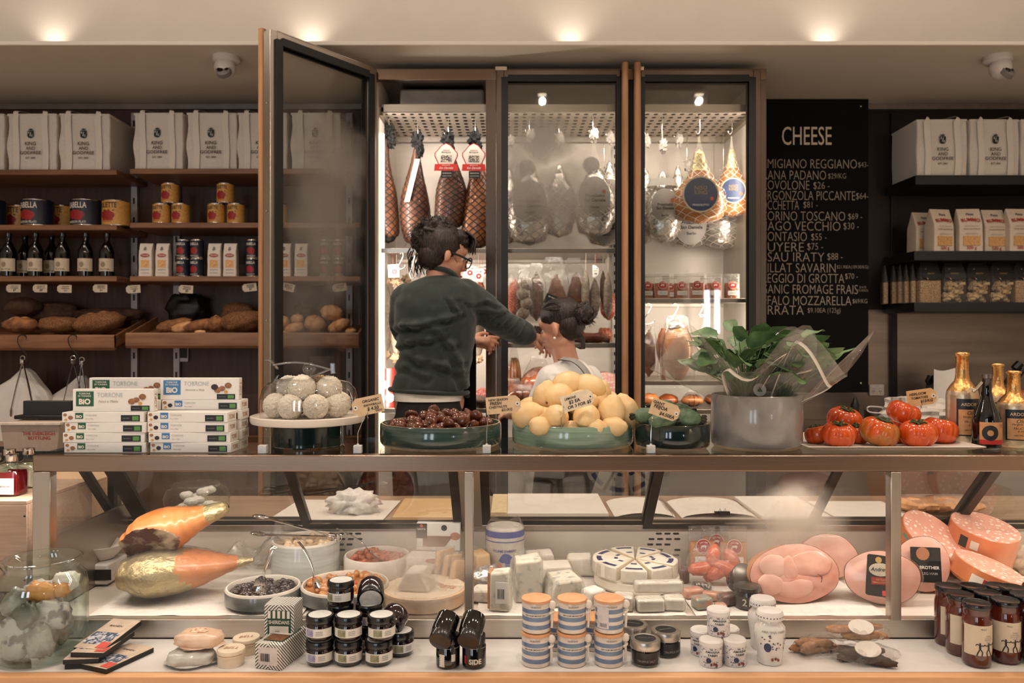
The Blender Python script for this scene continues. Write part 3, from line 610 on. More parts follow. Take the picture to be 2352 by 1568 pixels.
# wine bottles
BOTT = mat('dark_bottle_glass', (8, 9, 8), .06, var=.1, coat=.5); BLAB = mat('cream_bottle_label', (204, 186, 160), .6, var=.06, vs=30)
def make_bottle():
    r, h = .039, .235; t = thing('wine_bottle', '', 'bottle')
    MB().lathe([(0, .006), (.03, 0), (r, .006), (r, .125), (r*.96, .142), (.022, .175), (.014, .19), (.0135, .215), (.016, .217), (.016, h), (0, h)], 28).build('bottle_glass', BOTT, t)
    l = patch(MB(), r+.0006, .03, .098, -1.25, 1.25).build('paper_label', BLAB, t)
    MB().poly([(x-.008, z+.066) for x, z in disc(.011, 16, .014)], -r-.0012, -r+.004).build('printed_portrait', mat('sepia_print', (140, 124, 100), .6), l); text('Olio di Famiglia', .01, INK, l, (0, 0, .04), width=.05, wrap=r+.0012)
    return t
wb_ = Kind(make_bottle()); z = SHZ['left', 2]
for px, Y, lab in ((20, 4.27, 'front wine bottle at the left edge of the shelf'), (58, 4.38, 'wine bottle set back behind the second bottle'), (82, 4.27, 'front wine bottle second from the left edge'), (119, 4.38, 'wine bottle set back behind the middle bottle'), (144, 4.27, 'middle bottle of the five in the front row'), (197, 4.27, 'front wine bottle fourth from the left edge'), (246, 4.28, 'wine bottle standing alone at the right end of its row'), (-12, 4.38, 'wine bottle set back and cut off by the left edge')):
    wb_((sx(px, Y), Y, z), R_(8), lab, 'dark wine bottles')
# ------------------------------------------------------------------ handwritten kraft tags
def kraft(w, h, lines, size, m=KRAFT, cut='r', nm='price_tag', eye=True):
    """card with two clipped corners; returns the card mesh, centre at origin, facing -Y"""
    c = h*.26; q = 1 if cut == 'r' else -1
    pts = [(-q*w/2, -h/2), (q*(w/2-c), -h/2), (q*w/2, -h/2+c), (q*w/2, h/2-c), (q*(w/2-c), h/2), (-q*w/2, h/2)]
    o = MB().poly(pts, -.0006, .0006).build(nm, m)
    if eye:
        MB().lathe([(h*.05, .0), (h*.13, 0), (h*.13, .0012), (h*.05, .0012)], 16, M=Matrix.Translation((q*(w/2-h*.18), -.0006, 0)) @ Matrix.Rotation(pi/2, 4, 'X')).build('eyelet', WHITEINK, o)
        MB().lathe([(0, .0013), (h*.05, .0013)], 12, M=Matrix.Translation((q*(w/2-h*.18), -.0006, 0)) @ Matrix.Rotation(pi/2, 4, 'X')).build('punched_hole', BLACK, o)
    for (s_, x, zz, wd) in lines: text(s_, size, INK, o, (x, -.0014, zz), width=wd, bold=.022, shear=.12)
    return o
TAGM = mat('grey_tag_card', (196, 180, 158), .8, var=.06)
words = [('PANE DI CASA', 'WHOLEMEAL', '$7'), ('BAKED RYE', 'FRUIT LOAF', '$8'), ('COUNTRY', 'SOURDOUGH', '$7.50'), ('SEEDED', 'SOURDOUGH', '$8.5'), ('OLIVE BREAD', '+ ROSEMARY', '$8'), ('FRENCH', 'BAGUETTE', '$5'), ('SLICED', '+ BAKED', '$7'), ('CIABATTA', 'ROLL', '$1.50'), ('PANINI', 'ROLL', '$1.20')]
for i, (px, py, roll) in enumerate(((31, 662, 0), (92, 662, 1), (148, 663, 1), (230, 662, 0), (306, 664, -4), (427, 664, 3), (573, 660, -6), (660, 659, 14), (780, 660, -9))):
    Y = 4.215; k = words[i]
    o = kraft(.076, .042, [(k[0], .006, .011, .04), (k[1], .006, .001, .042), (k[2], .006, -.010, .016)], .01, TAGM, 'l', eye=False)
    zb = SHZ['left' if px < 280 else 'right', 2]-.028; zt = sz(py, Y)
    MB().tube([(-.03, 0, 0), (-.03, 0, zb-zt)], .0006, 5).build('string', BLACKM, o)
    tag(o, ('small kraft price tag under the shelf above the breads, '+ORD[i]) if i < 5 else ['small kraft price tag hung in front of the pale wall upright', 'small tilted kraft price tag left of the open door handle', 'kraft price tag tilted right, seen through the open door', 'kraft price tag over the stacked round rolls, seen through the door'][i-5], 'price tag', 'price tags over the bread trays', (sx(px, Y), Y, zt), (0, R_(roll), 0))
# ------------------------------------------------------------------ breads
CR1 = mat('brown_crust', (96, 54, 28), .75, rgb2=(176, 118, 70), vs=8, bump=.5, bs=40); CR2 = mat('dark_rye_crust', (58, 38, 26), .8, rgb2=(92, 62, 42), vs=14, bump=.5, bs=50)
CR3 = mat('golden_crust', (182, 116, 66), .7, rgb2=(230, 182, 130), vs=7, bump=.6, bs=30); SEED = mat('seeded_crust', (86, 50, 28), .8, rgb2=(146, 98, 56), vs=60, ramp=(.35, .65), bump=.8, bs=70)
def loaf(c, r, m, label, rot=(0, 0, 0), seed=0, slash=0, nm='bread_loaf', amp=.17, cat='bread', group=None, slashm=None):
    o = MB().blob((0, 0, 0), r, amp, 7, seed, 28, 16, pw=.85).build(nm, m, sharp=180)
    if slash:
        b = MB()
        for k in range(slash):
            x = (k-(slash-1)/2)*r[0]*1.1/max(1, slash); 
            pts = [Vector((x+.25*r[0]*(t-.5)*1.2, r[1]*(t-.5)*1.3, r[2]*.98*math.sqrt(max(0, 1-(x/r[0])**2-((t-.5)*1.3)**2)))) for t in [i/6 for i in range(7)]]
            b.tube(pts, [.001, .005, .007, .008, .007, .005, .001], 6)
        b.build('scored_ridge', slashm or CR3, o)
    return tag(o, label, cat, group, c, rot)
def tz(Y, extra=0): return sz(772, 4.15)-.012+(Y-4.15)*math.tan(R_(16))+extra
def tr_(px, Y): return sx(px, Y)
BG = 'breads on the left tray'
loaf((tr_(48, 4.28), 4.28, tz(4.28, .035)), (.085, .07, .04), CR1, 'flat brown loaf at the far left of the bread tray', seed=1, slash=2)
loaf((tr_(54, 4.36), 4.36, tz(4.36, .115)), (.09, .075, .05), CR2, 'dark round loaf lying on top of the flat brown loaf', seed=2)
loaf((tr_(138, 4.27), 4.27, tz(4.27, .04)), (.105, .075, .042), SEED, 'seeded loaf in the middle of the left bread tray', seed=3)
loaf((tr_(228, 4.27), 4.27, tz(4.27, .05)), (.125, .085, .055), SEED, 'big seeded loaf split open along the top at the tray end', (0, R_(-8), 0), 4, 2)
loaf((tr_(250, 4.44), 4.44, tz(4.44, .05)), (.19, .06, .038), CR2, 'long dark loaf lying at the back of the left tray', (0, 0, R_(4)), 5)
loaf((tr_(120, 4.45), 4.45, tz(4.45, .06)), (.15, .06, .06), CR2, 'dark loaf hump at the back behind the round loaf', (0, 0, 0), 6)
DKB = mat('dark_wrap', (26, 20, 17), .5, bump=.6, bs=12)
loaf((tr_(430, 4.46), 4.46, tz(4.46, .075)), (.10, .05, .09), DKB, 'dark bag bunched up at the back of the roll tray', seed=7, amp=.4, nm='bread_bag', cat='bag')
for i, (px, Y, r, rot, m, lab) in enumerate(((383, 4.27, (.055, .03, .028), (0, R_(-20), R_(50)), CR1, 'short twisted roll first at the left of the roll tray'), (405, 4.29, (.085, .03, .03), (0, R_(-15), R_(40)), CR1, 'long twisted roll behind the first short roll'), (425, 4.26, (.07, .027, .026), (0, R_(-12), R_(28)), CR3, 'floury long roll across the front of the roll tray'), (458, 4.28, (.095, .032, .03), (0, R_(-14), R_(22)), CR1, 'long brown roll left of the round glossy bun'),
        (497, 4.26, (.042, .042, .042), (0, 0, 0), CR1, 'round glossy brown bun in the roll tray'), (476, 4.29, (.03, .03, .03), (0, 0, 0), CR1, 'small bun tucked behind the round glossy bun'), (460, 4.21, (.03, .02, .012), (0, 0, 0), CR3, 'flat small roll at the front lip of the roll tray'), (556, 4.27, (.11, .08, .055), (0, R_(-6), 0), SEED, 'seeded loaf with oat crust beside the door handle'), (548, 4.40, (.09, .06, .06), (0, 0, 0), SEED, 'darker seeded loaf behind the oat crust loaf'))):
    loaf((tr_(px, Y), Y, tz(Y, r[2]+.004)), r, m, lab, rot, 10+i, 1 if i == 4 else 0, nm='bread_roll' if r[0] < .1 else 'bread_loaf')
for i, (px, py, Y, rx_, rz_, rot, lab) in enumerate(((644, 741, 4.25, .048, .036, -12, 'round floury roll at the left behind the door glass'), (676, 755, 4.23, .05, .032, -14, 'folded floury roll behind the door glass, low front'), (683, 733, 4.31, .034, .028, 0, 'small roll on the folded roll behind the glass'), (724, 744, 4.25, .054, .044, 25, 'big split floury roll in the middle behind the glass'), (763, 719, 4.30, .06, .042, 12, 'round roll on top of the pile behind the glass'), (779, 749, 4.24, .062, .034, -24, 'long roll leaning at the right of the pile behind glass'), (806, 762, 4.22, .03, .02, 0, 'small flat roll at the hinge side behind the door glass'), (648, 765, 4.2, .025, .014, 0, 'roll crumb end at the tray lip behind the glass'), (700, 716, 4.4, .06, .05, 0, 'dark round loaf behind the floury rolls'))):
    loaf((sx(px, Y), Y, sz(py, Y)), (rx_, rx_*.9, rz_), CR3 if i != 8 else CR2, lab, (0, R_(rot), 0), 30+i, 1, nm='bread_roll', group='floury rolls behind the door glass', slashm=CR1)
# small white-framed panel on the wall under the tray
t = thing('wall_scanner', 'small black panel with white frame on the veneer under the bread tray', 'scanner', (sx(422, 4.54), 4.545, sz(812, 4.54)))
MB().poly(rrect(.05, .09, .006), -.006, .01).build('white_case', CAMW, t); MB().poly(rrect(.042, .065, .002), -.0075, -.005, M=Matrix.Translation((0, 0, .008))).build('black_screen', BLACK, t)
# ------------------------------------------------------------------ S hooks and tongs hanging from the left tray
def shook(pts, label, cat='hook', r=.0022, m=None, group=None, nm='s_hook'):
    o = MB().tube(bez(pts, 8), r, 8).build(nm, m or STEELD, sharp=180); return tag(o, label, cat, group)
for i, (px, lab) in enumerate(((42, 'left black S hook hung over the bread tray lip'), (158, 'right black S hook hung over the bread tray lip'))):
    Y = 4.135; P = lambda x, y, q=0: Vector((sx(x, Y), Y-q, sz(y, Y)))
    shook([P(px+14, 783, -.018), P(px+14, 772, -.014), P(px+8, 769, -.004), P(px+2, 773, .006), P(px+1, 785, .008), P(px+8, 800, .008), P(px+22, 815, .008), P(px+25, 830, .008), P(px+18, 838, .008), P(px+13, 834, .008)], lab, m=BLACKM, r=.0026)
def tongs(loc, spread, label, rot=0, L=.245, m=CHROME):
    t = thing('tongs', label, 'tongs', loc, rot)
    for sg in (-1, 1):
        a = MB(); n = 10
        def f(u, v):
            x = sg*spread*v**.9; w = .007+.006*v-(.004 if v > .97 else 0); ar = 2*pi*u
            return Vector((x+cos(ar)*.0025, sin(ar)*w*.8, -L*v))
        a.surf(f, 10, n); arm = a.build('arm', m, t)
        MB().blob((sg*spread, 0, -L-.012), (.006, .014, .026), nu=14, nv=8).build('scalloped_tip', CHROME, arm)
    MB().box((0, 0, .004), (.018, .02, .022)).tube([(0, -.014, 0), (0, .014, 0)], .005).build('hinge_clip', CHROME, t, bevel=.003)
    MB().tube([(0.012*cos(q), 0, .022+.012*sin(q)) for q in [k*2*pi/14 for k in range(15)]], .0018).build('hanging_ring', CHROME, t)
    return t
Y = 4.12
tongs(Vector((sx(52, Y), Y, sz(832, Y))), .058, 'steel tongs hanging open from the left S hook')
tongs(Vector((sx(168, Y), Y, sz(832, Y))), .052, 'steel tongs hanging from the right S hook', R_(24)); tongs(Vector((sx(176, Y), Y+.05, sz(836, Y))), .03, 'second pair of tongs hanging behind the right-hand tongs', R_(10))
# ------------------------------------------------------------------ cheese blackboard
BY = 4.44; kb = BY/F
bb = thing('blackboard', 'tall black menu board headed CHEESE with chalk prices, beside the fridge', 'blackboard', (0, BY, 0))
bx0, bx1 = 1.232, (1995-CX)*kb
MB().span(bx0, bx1, 0, .02, CZ-(901-HY)*kb, 2.829).build('board', mat('chalkboard_black', (9, 8, 8), .85, var=.3, vs=3, spec=.2), bb, bevel=.002)
MB().span(bx0+.1, bx1-.1, .02, .119, 1.4, 1.45).build('wall_batten', BLACKM, bb); MB().span(bx0+.1, bx1-.1, .02, .119, 2.6, 2.65).build('wall_batten', BLACKM, bb)
for px, py in ((1977, 244), (1977, 880)): MB().lathe([(0, .003), (.005, .002), (.005, 0)], 10, M=Matrix.Translation(((px-CX)*kb, 0, CZ-(py-HY)*kb)) @ Matrix.Rotation(pi/2, 4, 'X')).build('screw', CHROME, bb)
CHALK = mat('chalk', (176, 160, 140), .9, var=.25, vs=120); CHALK2 = mat('bright_chalk', (226, 206, 178), .9, var=.1, vs=80)
text('CHEESE', .1, CHALK2, bb, ((1853-CX)*kb, -.0015, CZ-(312-HY)*kb), width=114*kb, bold=.0, tall=1.75)
def gw(st):
    vs, _ = glyphs(st, .0, 0); return max(v.x for v in vs)-min(v.x for v in vs)
lines = [('PAR', 'MIGIANO REGGIANO', 1968, 376, ('$43-', 1971, 1994, 379)), ('GR', 'ANA PADANO', 1897, 402, ('$29/KG', 1902, 1943, 405)), ('PR', 'OVOLONE', 1859, 425, ('$26 -', 1868, 1905, 427)), ('GO', 'RGONZOLA PICCANTE', 1964, 449, ('$64-', 1966, 1994, 451)), ('RO', 'CCHETTA', 1835, 471, ('$81 -', 1845, 1878, 471)), ('PEC', 'ORINO TOSCANO', 1941, 496, ('$69 -', 1948, 1980, 498)), ('ASI', 'AGO VECCHIO', 1930, 519, ('$30 -', 1937, 1972, 520)), ('M', 'ONTASIO', 1853, 543, ('$55 -', 1863, 1898, 545)), ('GR', 'UYERE', 1846, 567, ('$75 -', 1854, 1890, 567)), ('OS', 'SAU IRATY', 1893, 590, ('$88 -', 1900, 1935, 590)), ('BR', 'ILLAT SAVARIN', 1919, 615, ('$21.90EA(109.50/KG)', 1922, 1994, 614)), ('TAL', 'EGGIO DI GROTTA', 1939, 639, ('$70 -', 1941, 1970, 635)), ('ORG', 'ANIC FROMAGE FRAIS', 1970, 664, ('$14.70\n(73.50/KG)', 1969, 1994, 664)), ('BUF', 'FALO MOZZARELLA', 1955, 690, ('$69/KG', 1958, 1992, 692)), ('BU', 'RRATA', 1846, 712, ('$9.10EA (125g)', 1855, 1930, 714))]
for hid, vis, xe, py, (pr, p0, p1, ppy) in lines:
    full = hid+vis; wf, wv = gw(full), gw(vis); Wv = (xe-1763)*kb; W = Wv*wf/wv; xl = xe*kb-CX*kb-W
    if xl < bx0+.02: W = (xe-CX)*kb-bx0-.02
    text(full, .05, CHALK, bb, ((xe-CX)*kb-W/2, -.0015, CZ-(py-HY)*kb), width=W, bold=-.012, tall=22.5*kb/(.73*W/wf), roll=-.006)
    text(pr, .03, CHALK, bb, (((p0+p1)/2-CX)*kb, -.0015, CZ-(ppy-HY)*kb), width=(p1-p0)*kb, bold=-.012, tall=1.3)
# ------------------------------------------------------------------ pasta bags on the right wall
KPAP = mat('pale_kraft_paper', (206, 188, 166), .7, var=.05, vs=30, bump=.35, bs=16)
PASTA = mat('pasta_through_window', (120, 76, 40), .5, rgb2=(206, 158, 100), vs=55, tex='voronoi', ramp=(.05, .5), bump=.6)
def make_rummo():
    w, h, d = .126, .228, .085; t = thing('pasta_bag', '', 'packet')
    def f(u, v):
        a = 2*pi*u; k = max(0, v-.6)/.4; x = math.copysign(abs(cos(a))**.15, cos(a))*w/2*(1-.06*v); y = math.copysign(abs(sin(a))**.15, sin(a))*d/2*(1-.9*k)
        q = .003*noise.noise(Vector((x*25, v*8, y*20))); return Vector((x+q, d/2+y*1+.0*k+q, h*v))
    MB().surf(f, 36, 16).build('paper_bag', KPAP, t, sharp=60)
    yf = lambda z: (d/2)*(.9*max(0, z/h-.6)/.4) - .003
    an = math.atan2((d/2)*.9/.4, h)
    text('RUMMO', .03, REDINK, t, (0, yf(.168)-.002, .168), (-an, 0, 0), width=.098, bold=.03, arc=.16); text('Pasta', .02, INK, t, (0, yf(.198)-.002, .198), (-an, 0, 0), width=.04, shear=.3)
    text('Lenta Lavorazione', .02, INK, t, (0, -.004, .118), width=.085, shear=.35, bold=0); text('GRANO ITALIANO', .02, GREYINK, t, (0, -.004, .132), width=.07); text('MEZZE MANICHE', .02, GREYINK, t, (0, -.004, .092), width=.06)
    MB().poly([(-.043, .030), (.043, .030), (.043, .080), (-.043, .080)], -.004, .0015).build('window', PASTA, t); text('500 g', .02, REDINK, t, (0, -.004, .016), width=.05)
    return t
rb = Kind(make_rummo())
for px, Y, rot, lab in ((2122, 4.36, 10, 'pale pasta bag set back at the left end of its shelf'), (2163, 4.25, 12, 'front pale pasta bag nearest the left end of its shelf'), (2224, 4.235, -3, 'front pale pasta bag second along the shelf'), (2281, 4.27, 3, 'front pale pasta bag third along, slightly set back'), (2338, 4.235, 4, 'front pale pasta bag cut by the right edge of the photo')):
    rb((sx(px, Y), Y-.03, RZ[1]), R_(rot), lab, 'pale paper pasta bags')
HEADER = mat('black_header_card', (20, 18, 18), .5)
TUBES = mat('tube_pasta', (214, 182, 134), .55, var=.1, vs=30); SHELLP = mat('small_pasta', (216, 186, 140), .6, rgb2=(150, 110, 66), vs=75, tex='voronoi', ramp=(.2, .6), bump=.9)
def make_clearbag(kind, nm='clear_pasta_bag'):
    w, h, d = .128, .212, .07; t = thing(nm, '', 'packet'); rd = random.Random(3)
    def f(u, v, k=1):
        a = 2*pi*u; q = max(0, v-.55)/.45; x = math.copysign(abs(cos(a))**.4, cos(a))*w/2*(1-.35*q)*k; y = math.copysign(abs(sin(a))**.4, sin(a))*d/2*(1-.9*q)*k
        return Vector((x, d/2+y, .002+h*v))
    if kind == 'tubes':
        b = MB()
        for i in range(46):
            z = .012+.105*rd.random(); c = Vector(((rd.random()-.5)*(w-.04), .012+rd.random()*.03, z)); M = Matrix.Translation(c) @ Euler((rd.random()*6, rd.random()*6, rd.random()*6)).to_matrix().to_4x4()
            b.lathe([(.0075, -.014), (.0085, -.014), (.0085, .014), (.0075, .014), (.0075, -.014)], 10, M=M)
        b.build('tube_pasta', TUBES, t)['kind'] = 'stuff'
    else: MB().surf(lambda u, v: f(u, v*.55, .96), 30, 10).build('pasta_filling', SHELLP, t)
    MB().surf(f, 30, 12).build('clear_bag', clear('pasta_bag_film', (.93, .93, .93), .12, 0, 1.45, wrinkle=.8, ws=18), t, sharp=180)
    tl = (d/2*.8)/(h*.45); yy = lambda z: (d/2)*(1-(1-.9*max(0, z/h-.55)/.45))-.004
    hd = MB().add([(-w*.44, yy(.125)-.003, .135), (0, yy(.118)-.003, .122), (w*.44, yy(.125)-.003, .135), (w*.36, yy(h)-.002, h+.004), (-w*.36, yy(h)-.002, h+.004)], [(0, 1, 2, 3, 4)]).build('header_card', HEADER, t)
    text('Pastificio', .01, mat('gold_ink', (150, 124, 80), .5), hd, (0, yy(.18)-.0045, .178), (-math.atan(tl), 0, 0), width=.06); text('GENTILE', .01, mat('gold_ink', 0), hd, (0, yy(.155)-.0045, .157), (-math.atan(tl), 0, 0), width=.045)
    for k, m in enumerate((REDINK, WHITEINK, LEAFG)): MB().add([(-w*.3+.007*k, yy(.125)-.006, .135-.006*k), (-w*.3+.007*(k+1), yy(.125)-.006, .135-.006*(k+1)), (-w*.3+.007*(k+1), yy(.125)-.006, .138-.006*(k+1)), (-w*.3+.007*k, yy(.125)-.006, .138-.006*k)], [(0, 1, 2, 3)]).build('tricolour_band', m, hd)
    return t
ct = Kind(make_clearbag('tubes')); cs = Kind(make_clearbag('small'))
for kind, px, rot, lab in ((cs, 2136, 6, 'clear bag of small disc pasta with black header'), (ct, 2190, -3, 'clear bag of tube pasta just right of the small disc pasta'), (ct, 2247, 2, 'clear bag of tube pasta second of three along the low shelf'), (ct, 2302, 4, 'clear bag of tube pasta third along the low shelf'), (cs, 2356, 0, 'clear bag of fine pasta cut by the right edge of the photo')):
    kind((sx(px, 4.27), 4.25, RZ[2]), R_(rot), lab, 'clear pasta bags with black headers')
for i, (px, Y) in enumerate(((2038, 4.46), (2058, 4.44), (2072, 4.4), (2086, 4.36), (2101, 4.33))):
    cs((sx(px, Y), Y, RZ[2]), R_(72), ['clear pasta bag seen edge-on, nearest the blackboard', 'second edge-on pasta bag from the blackboard', 'third edge-on pasta bag from the blackboard', 'fourth edge-on pasta bag from the blackboard', 'edge-on pasta bag touching the bag of small discs'][i], 'edge-on pasta bags', (1, .45, 1))
# ------------------------------------------------------------------ right back bench and what stands on it
b_ = thing('back_bench', 'steel bench along the right wall under the black shelves', 'bench', (0, 0, 0)); ZB = 1.03
MB().span(1.25, 3.3, 3.9, 4.54, ZB-.04, ZB).build('bench_top', STEEL, b_, bevel=.004); MB().span(1.25, 3.3, 3.95, 4.5, .28, ZB-.04).build('cupboard_front', STEELD, b_)
def pb(px, Y, z=ZB): return Vector((sx(px, Y), Y, z))
t = thing('power_socket', 'white double power socket on the steel wall by the blackboard', 'socket', (sx(2013, 4.55), 4.555, sz(895, 4.55)))
MB().poly(rrect(.082, .062, .005), -.010, .003).build('cover_plate', mat('cream_plastic', (206, 194, 180), .4, var=.03), t)
b = MB()
for q in (-.02, .02): b.poly(rrect(.014, .014, .002), -.013, -.009, M=Matrix.Translation((q, 0, .017)))
b.build('switches', CAMW, t); b = MB()
for q in (-.02, .02):
    for dx, r in ((-.005, .5), (.005, -.5)): b.poly(rrect(.0022, .008, .0005), -.0112, -.0095, M=Matrix.Translation((q+dx, 0, -.008)) @ Matrix.Rotation(r, 4, 'Y'))
    b.poly(rrect(.0022, .007, .0005), -.0112, -.0095, M=Matrix.Translation((q, 0, -.018)))
b.build('pin_holes', BLACK, t)
t = thing('sauce_bottle', 'small red bottle with black spout behind the tomatoes', 'bottle', pb(1964, 4.1))
MB().lathe([(0, 0), (.034, 0), (.036, .01), (.036, .05), (.02, .075), (.017, .085), (.017, .10), (0, .10)], 24).build('red_glass', mat('red_sauce_glass', (110, 14, 16), .08), t); MB().lathe([(0, .098), (.02, .098), (.021, .125), (.012, .145), (.006, .165), (0, .166)], 20).build('spout', BLACK, t)
t = thing('steel_tin', 'round steel tin half hidden behind the paper bag', 'tin', pb(2012, 4.3)); MB().lathe([(0, 0), (.06, 0), (.06, .075), (.062, .08), (0, .082)], 28).build('tin_body', STEELD, t)
o = MB().tube(bez([pb(2050, 4.15, ZB+.1), pb(2000, 4.1, ZB+.115), pb(1992, 4.1, ZB+.10), pb(2000, 4.1, ZB+.085), pb(2035, 4.12, ZB+.075), pb(2060, 4.15, ZB+.05), pb(2070, 4.16, ZB+.003)], 8), .004).build('looped_cable', CAMW, sharp=180); tag(o, 'looped white cord beside the steel tin', 'cable')
o = MB().blob((0, 0, .075), (.17, .10, .085), .5, 9, 4, 36, 22, pw=.8).build('paper_bag', mat('crumpled_white_paper', (224, 214, 202), .8, var=.03, bump=.6, bs=8), sharp=25); tag(o, 'crumpled white paper bag behind the tomato price tag', 'paper bag', None, pb(2112, 4.1)+Vector((0, 0, .004)))
o = MB().surf(lambda u, v: (-.08+.17*u+.03*v, .05*v+.02*sin(3*u), .30*v-.01*sin(5*u)), 8, 8, wrap=False).build('price_list', PAPER); tag(o, 'printed white sheet leaning behind the gold oil bottle', 'paper', None, pb(2178, 4.25))
t = thing('black_pan', 'dark round slicer guard with a knob against the steel wall', 'slicer', pb(2165, 4.36)); MB().lathe([(0, -.02), (.10, -.02), (.115, 0), (.10, .03), (0, .035)], 32, M=Matrix.Translation((0, 0, .16)) @ Matrix.Rotation(R_(65), 4, 'X') @ Matrix.Rotation(R_(25), 4, 'Y')).build('guard_disc', BLACKM, t)
MB().tube([(-.07, -.02, .2), (-.10, -.03, .235), (-.085, -.03, .262)], .013).build('knob', BLACKM, t); MB().span(-.06, .06, -.05, .07, 0, .08).build('foot', BLACKM, t, bevel=.01)
t = thing('slicer_arm', 'thin black lever arm with grip rising at the right wall', 'lever', pb(2330, 4.3)); MB().tube([(-.13, 0, 0), (-.13, 0, .12), (.0, 0, .30)], .008).build('rod', BLACKM, t); MB().tube([(.0, 0, .30), (.03, 0, .33)], .022).tube([(.04, -.01, .30), (-.03, -.01, .20)], .016).build('grip', BLACKM, t)
t = thing('wire_rack', 'small rack of parallel steel wires beside the gold bottles', 'rack', pb(2328, 4.1)); b = MB()
for k in range(5): b.tube([(-.06+.022*k, 0, .10-.0*k), (.01+.022*k, .02, .19)], .004)
b.build('wires', CHROME, t); MB().tube([(-.07, 0, 0), (-.07, 0, .10), (.05, 0, .10), (.05, 0, 0)], .005).build('frame', CHROME, t)
for k, (px, z) in enumerate(((2350, .215), (2352, .150), (2358, .08))):
    o = MB().blob((0, 0, 0), (.042, .042, .036), .06, 6, k, 20, 12).build('red_onion', mat('onion_skin', (150, 62, 40), .35, rgb2=(186, 100, 66), vs=9, st=(5, 5, 1), bump=.1), sharp=180); tag(o, ['topmost red onion at the right edge above the gold bottles', 'middle red onion at the right edge', 'lowest red onion at the right edge'][k], 'onion', 'red onions', pb(px, 4.0, ZB+z-.044))
# ------------------------------------------------------------------ left back bench, paper bags
b_ = thing('side_bench', 'low bench against the veneer wall under the bread trays', 'bench', (0, 0, 0)); MB().span(-3.2, -.80, 3.86, 4.5, .91, .95).build('bench_top', OAK, b_); MB().span(-3.2, -.82, 3.9, 4.5, .28, .91).build('cupboard_front', WALNUT, b_)
def bagstack(pts, Y, label, n=7):
    t = thing('paper_bag_stack', label, 'paper bags', (sx(pts[0][0], Y), Y, .95)); pl = [(sx(x, Y)-sx(pts[0][0], Y), sz(y, Y)-.95) for x, y in pts]
    pl[0] = (pl[0][0], 0); pl[-1] = (pl[-1][0], 0); MB().poly(pl, 0, .05).build('stack', PAPER, t, bevel=.004)
    b = MB()
    for k in range(n): b.poly([(x*(1-.012*k), zz*(1-.02*k)) for x, zz in pl], -.006-.006*k, -.0045-.006*k)
    b.build('loose_sheets', PAPER, t); return t
bagstack([(-40, 990), (-40, 900), (0, 885), (25, 870), (45, 852), (56, 845), (70, 856), (88, 880), (105, 900), (112, 915), (104, 990)], 4.28, 'pile of white paper bags behind the left tongs')
bagstack([(98, 990), (95, 920), (125, 905), (155, 886), (180, 864), (190, 862), (206, 905), (206, 990)], 4.36, 'pile of white paper bags with zigzag edge behind the torrone boxes')
# ------------------------------------------------------------------ far left: side tables, crates, bottles
PINE = wood('pale_pine', (214, 176, 136), (228, 196, 160), 'x', .6); PINEG = wood('grey_pine', (160, 132, 110), (180, 152, 128), 'x', .6)
t_ = thing('side_table', 'dark side table standing left of the display case', 'table', (0, 0, 0)); MB().span(-2.2, -1.22, 2.02, 3.0, .80, .84).build('table_top', BLACKM, t_)
for X in (-2.15, -1.27):
    for Y in (2.08, 2.94): MB().span(X-.02, X+.02, Y-.02, Y+.02, .0 if Y < 2.6 else .28, .80).build('leg', BLACKM, t_)
def crate(x0, x1, y0, y1, z0, z1, label, m):
    t = thing('wooden_crate', label, 'crate', ((x0+x1)/2, (y0+y1)/2, z0)); w, d, h = x1-x0, y1-y0, z1-z0
    for nm, c, q in (('front_board', (0, -d/2+.006, h/2), (w, .012, h)), ('back_board', (0, d/2-.006, h/2), (w, .012, h)), ('side_board', (-w/2+.006, 0, h/2), (.012, d-.024, h)), ('side_board', (w/2-.006, 0, h/2), (.012, d-.024, h)), ('lid', (0, 0, h+.005), (w, d, .01))): MB().box(c, q).build(nm, m, t, bevel=.0015)
    b = MB()
    for zz in (.03, h-.03): b.lathe([(0, .001), (.003, 0)], 8, M=Matrix.Translation((w/2-.006, -d/2, zz)) @ Matrix.Rotation(pi/2, 4, 'X'))
    b.build('nails', BLACKM, t); return t
crate(-1.58, -1.255, 2.06, 2.38, .842, 1.068, 'grey pine box holding the small red cocktail bottles', PINEG)
crate(-1.9, -1.43, 2.62, 2.95, .842, 1.0, 'pale pine crate seen through the left end of the display case', PINE)
def make_neg():
    t = thing('cocktail_bottle', '', 'bottle'); w = .062
    def f(u, v):
        pr = [(0, 0), (1, 0), (1, .01), (1, .055), (.95, .066), (.5, .074), (.42, .078), (.42, .092)]; k = round(v*7); r, z = pr[k]; a = 2*pi*u; e = .35 if r > .6 else 1
        return Vector((math.copysign(abs(cos(a))**e, cos(a))*r*w/2, math.copysign(abs(sin(a))**e, sin(a))*r*w/2, z))
    MB().surf(f, 28, 7).build('bottle_glass', JARGLASS, t)
    MB().surf(lambda u, v: f(u, min(v, 1)*4/7)*.93+Vector((0, 0, .002)), 28, 4).surf(lambda u, v: Vector((0, 0, .051))+v*(f(u, 3/7)*.93-Vector((0, 0, .0492))), 28, 1).build('red_drink', mat('red_drink', (96, 10, 14), .1), t)
    MB().lathe([(.0145, .090), (.0155, .092), (.0155, .108), (0, .109)], 20).build('cap', CHROME, t)
    l = MB().poly([(-.024, .006), (.024, .006), (.024, .048), (-.024, .048)], -.0335, -.0315).build('paper_label', CARD, t); text('NEGRONI', .01, INK, l, (0, -.0342, .027), width=.028, bold=.02)
    return t
ng = make_neg(); NK = Kind(ng); q = 1.079
NK((at(44, 1140, 2.17).x, 2.14, q), 0, 'red cocktail bottle with white label on the grey pine box', 'cocktail bottles')
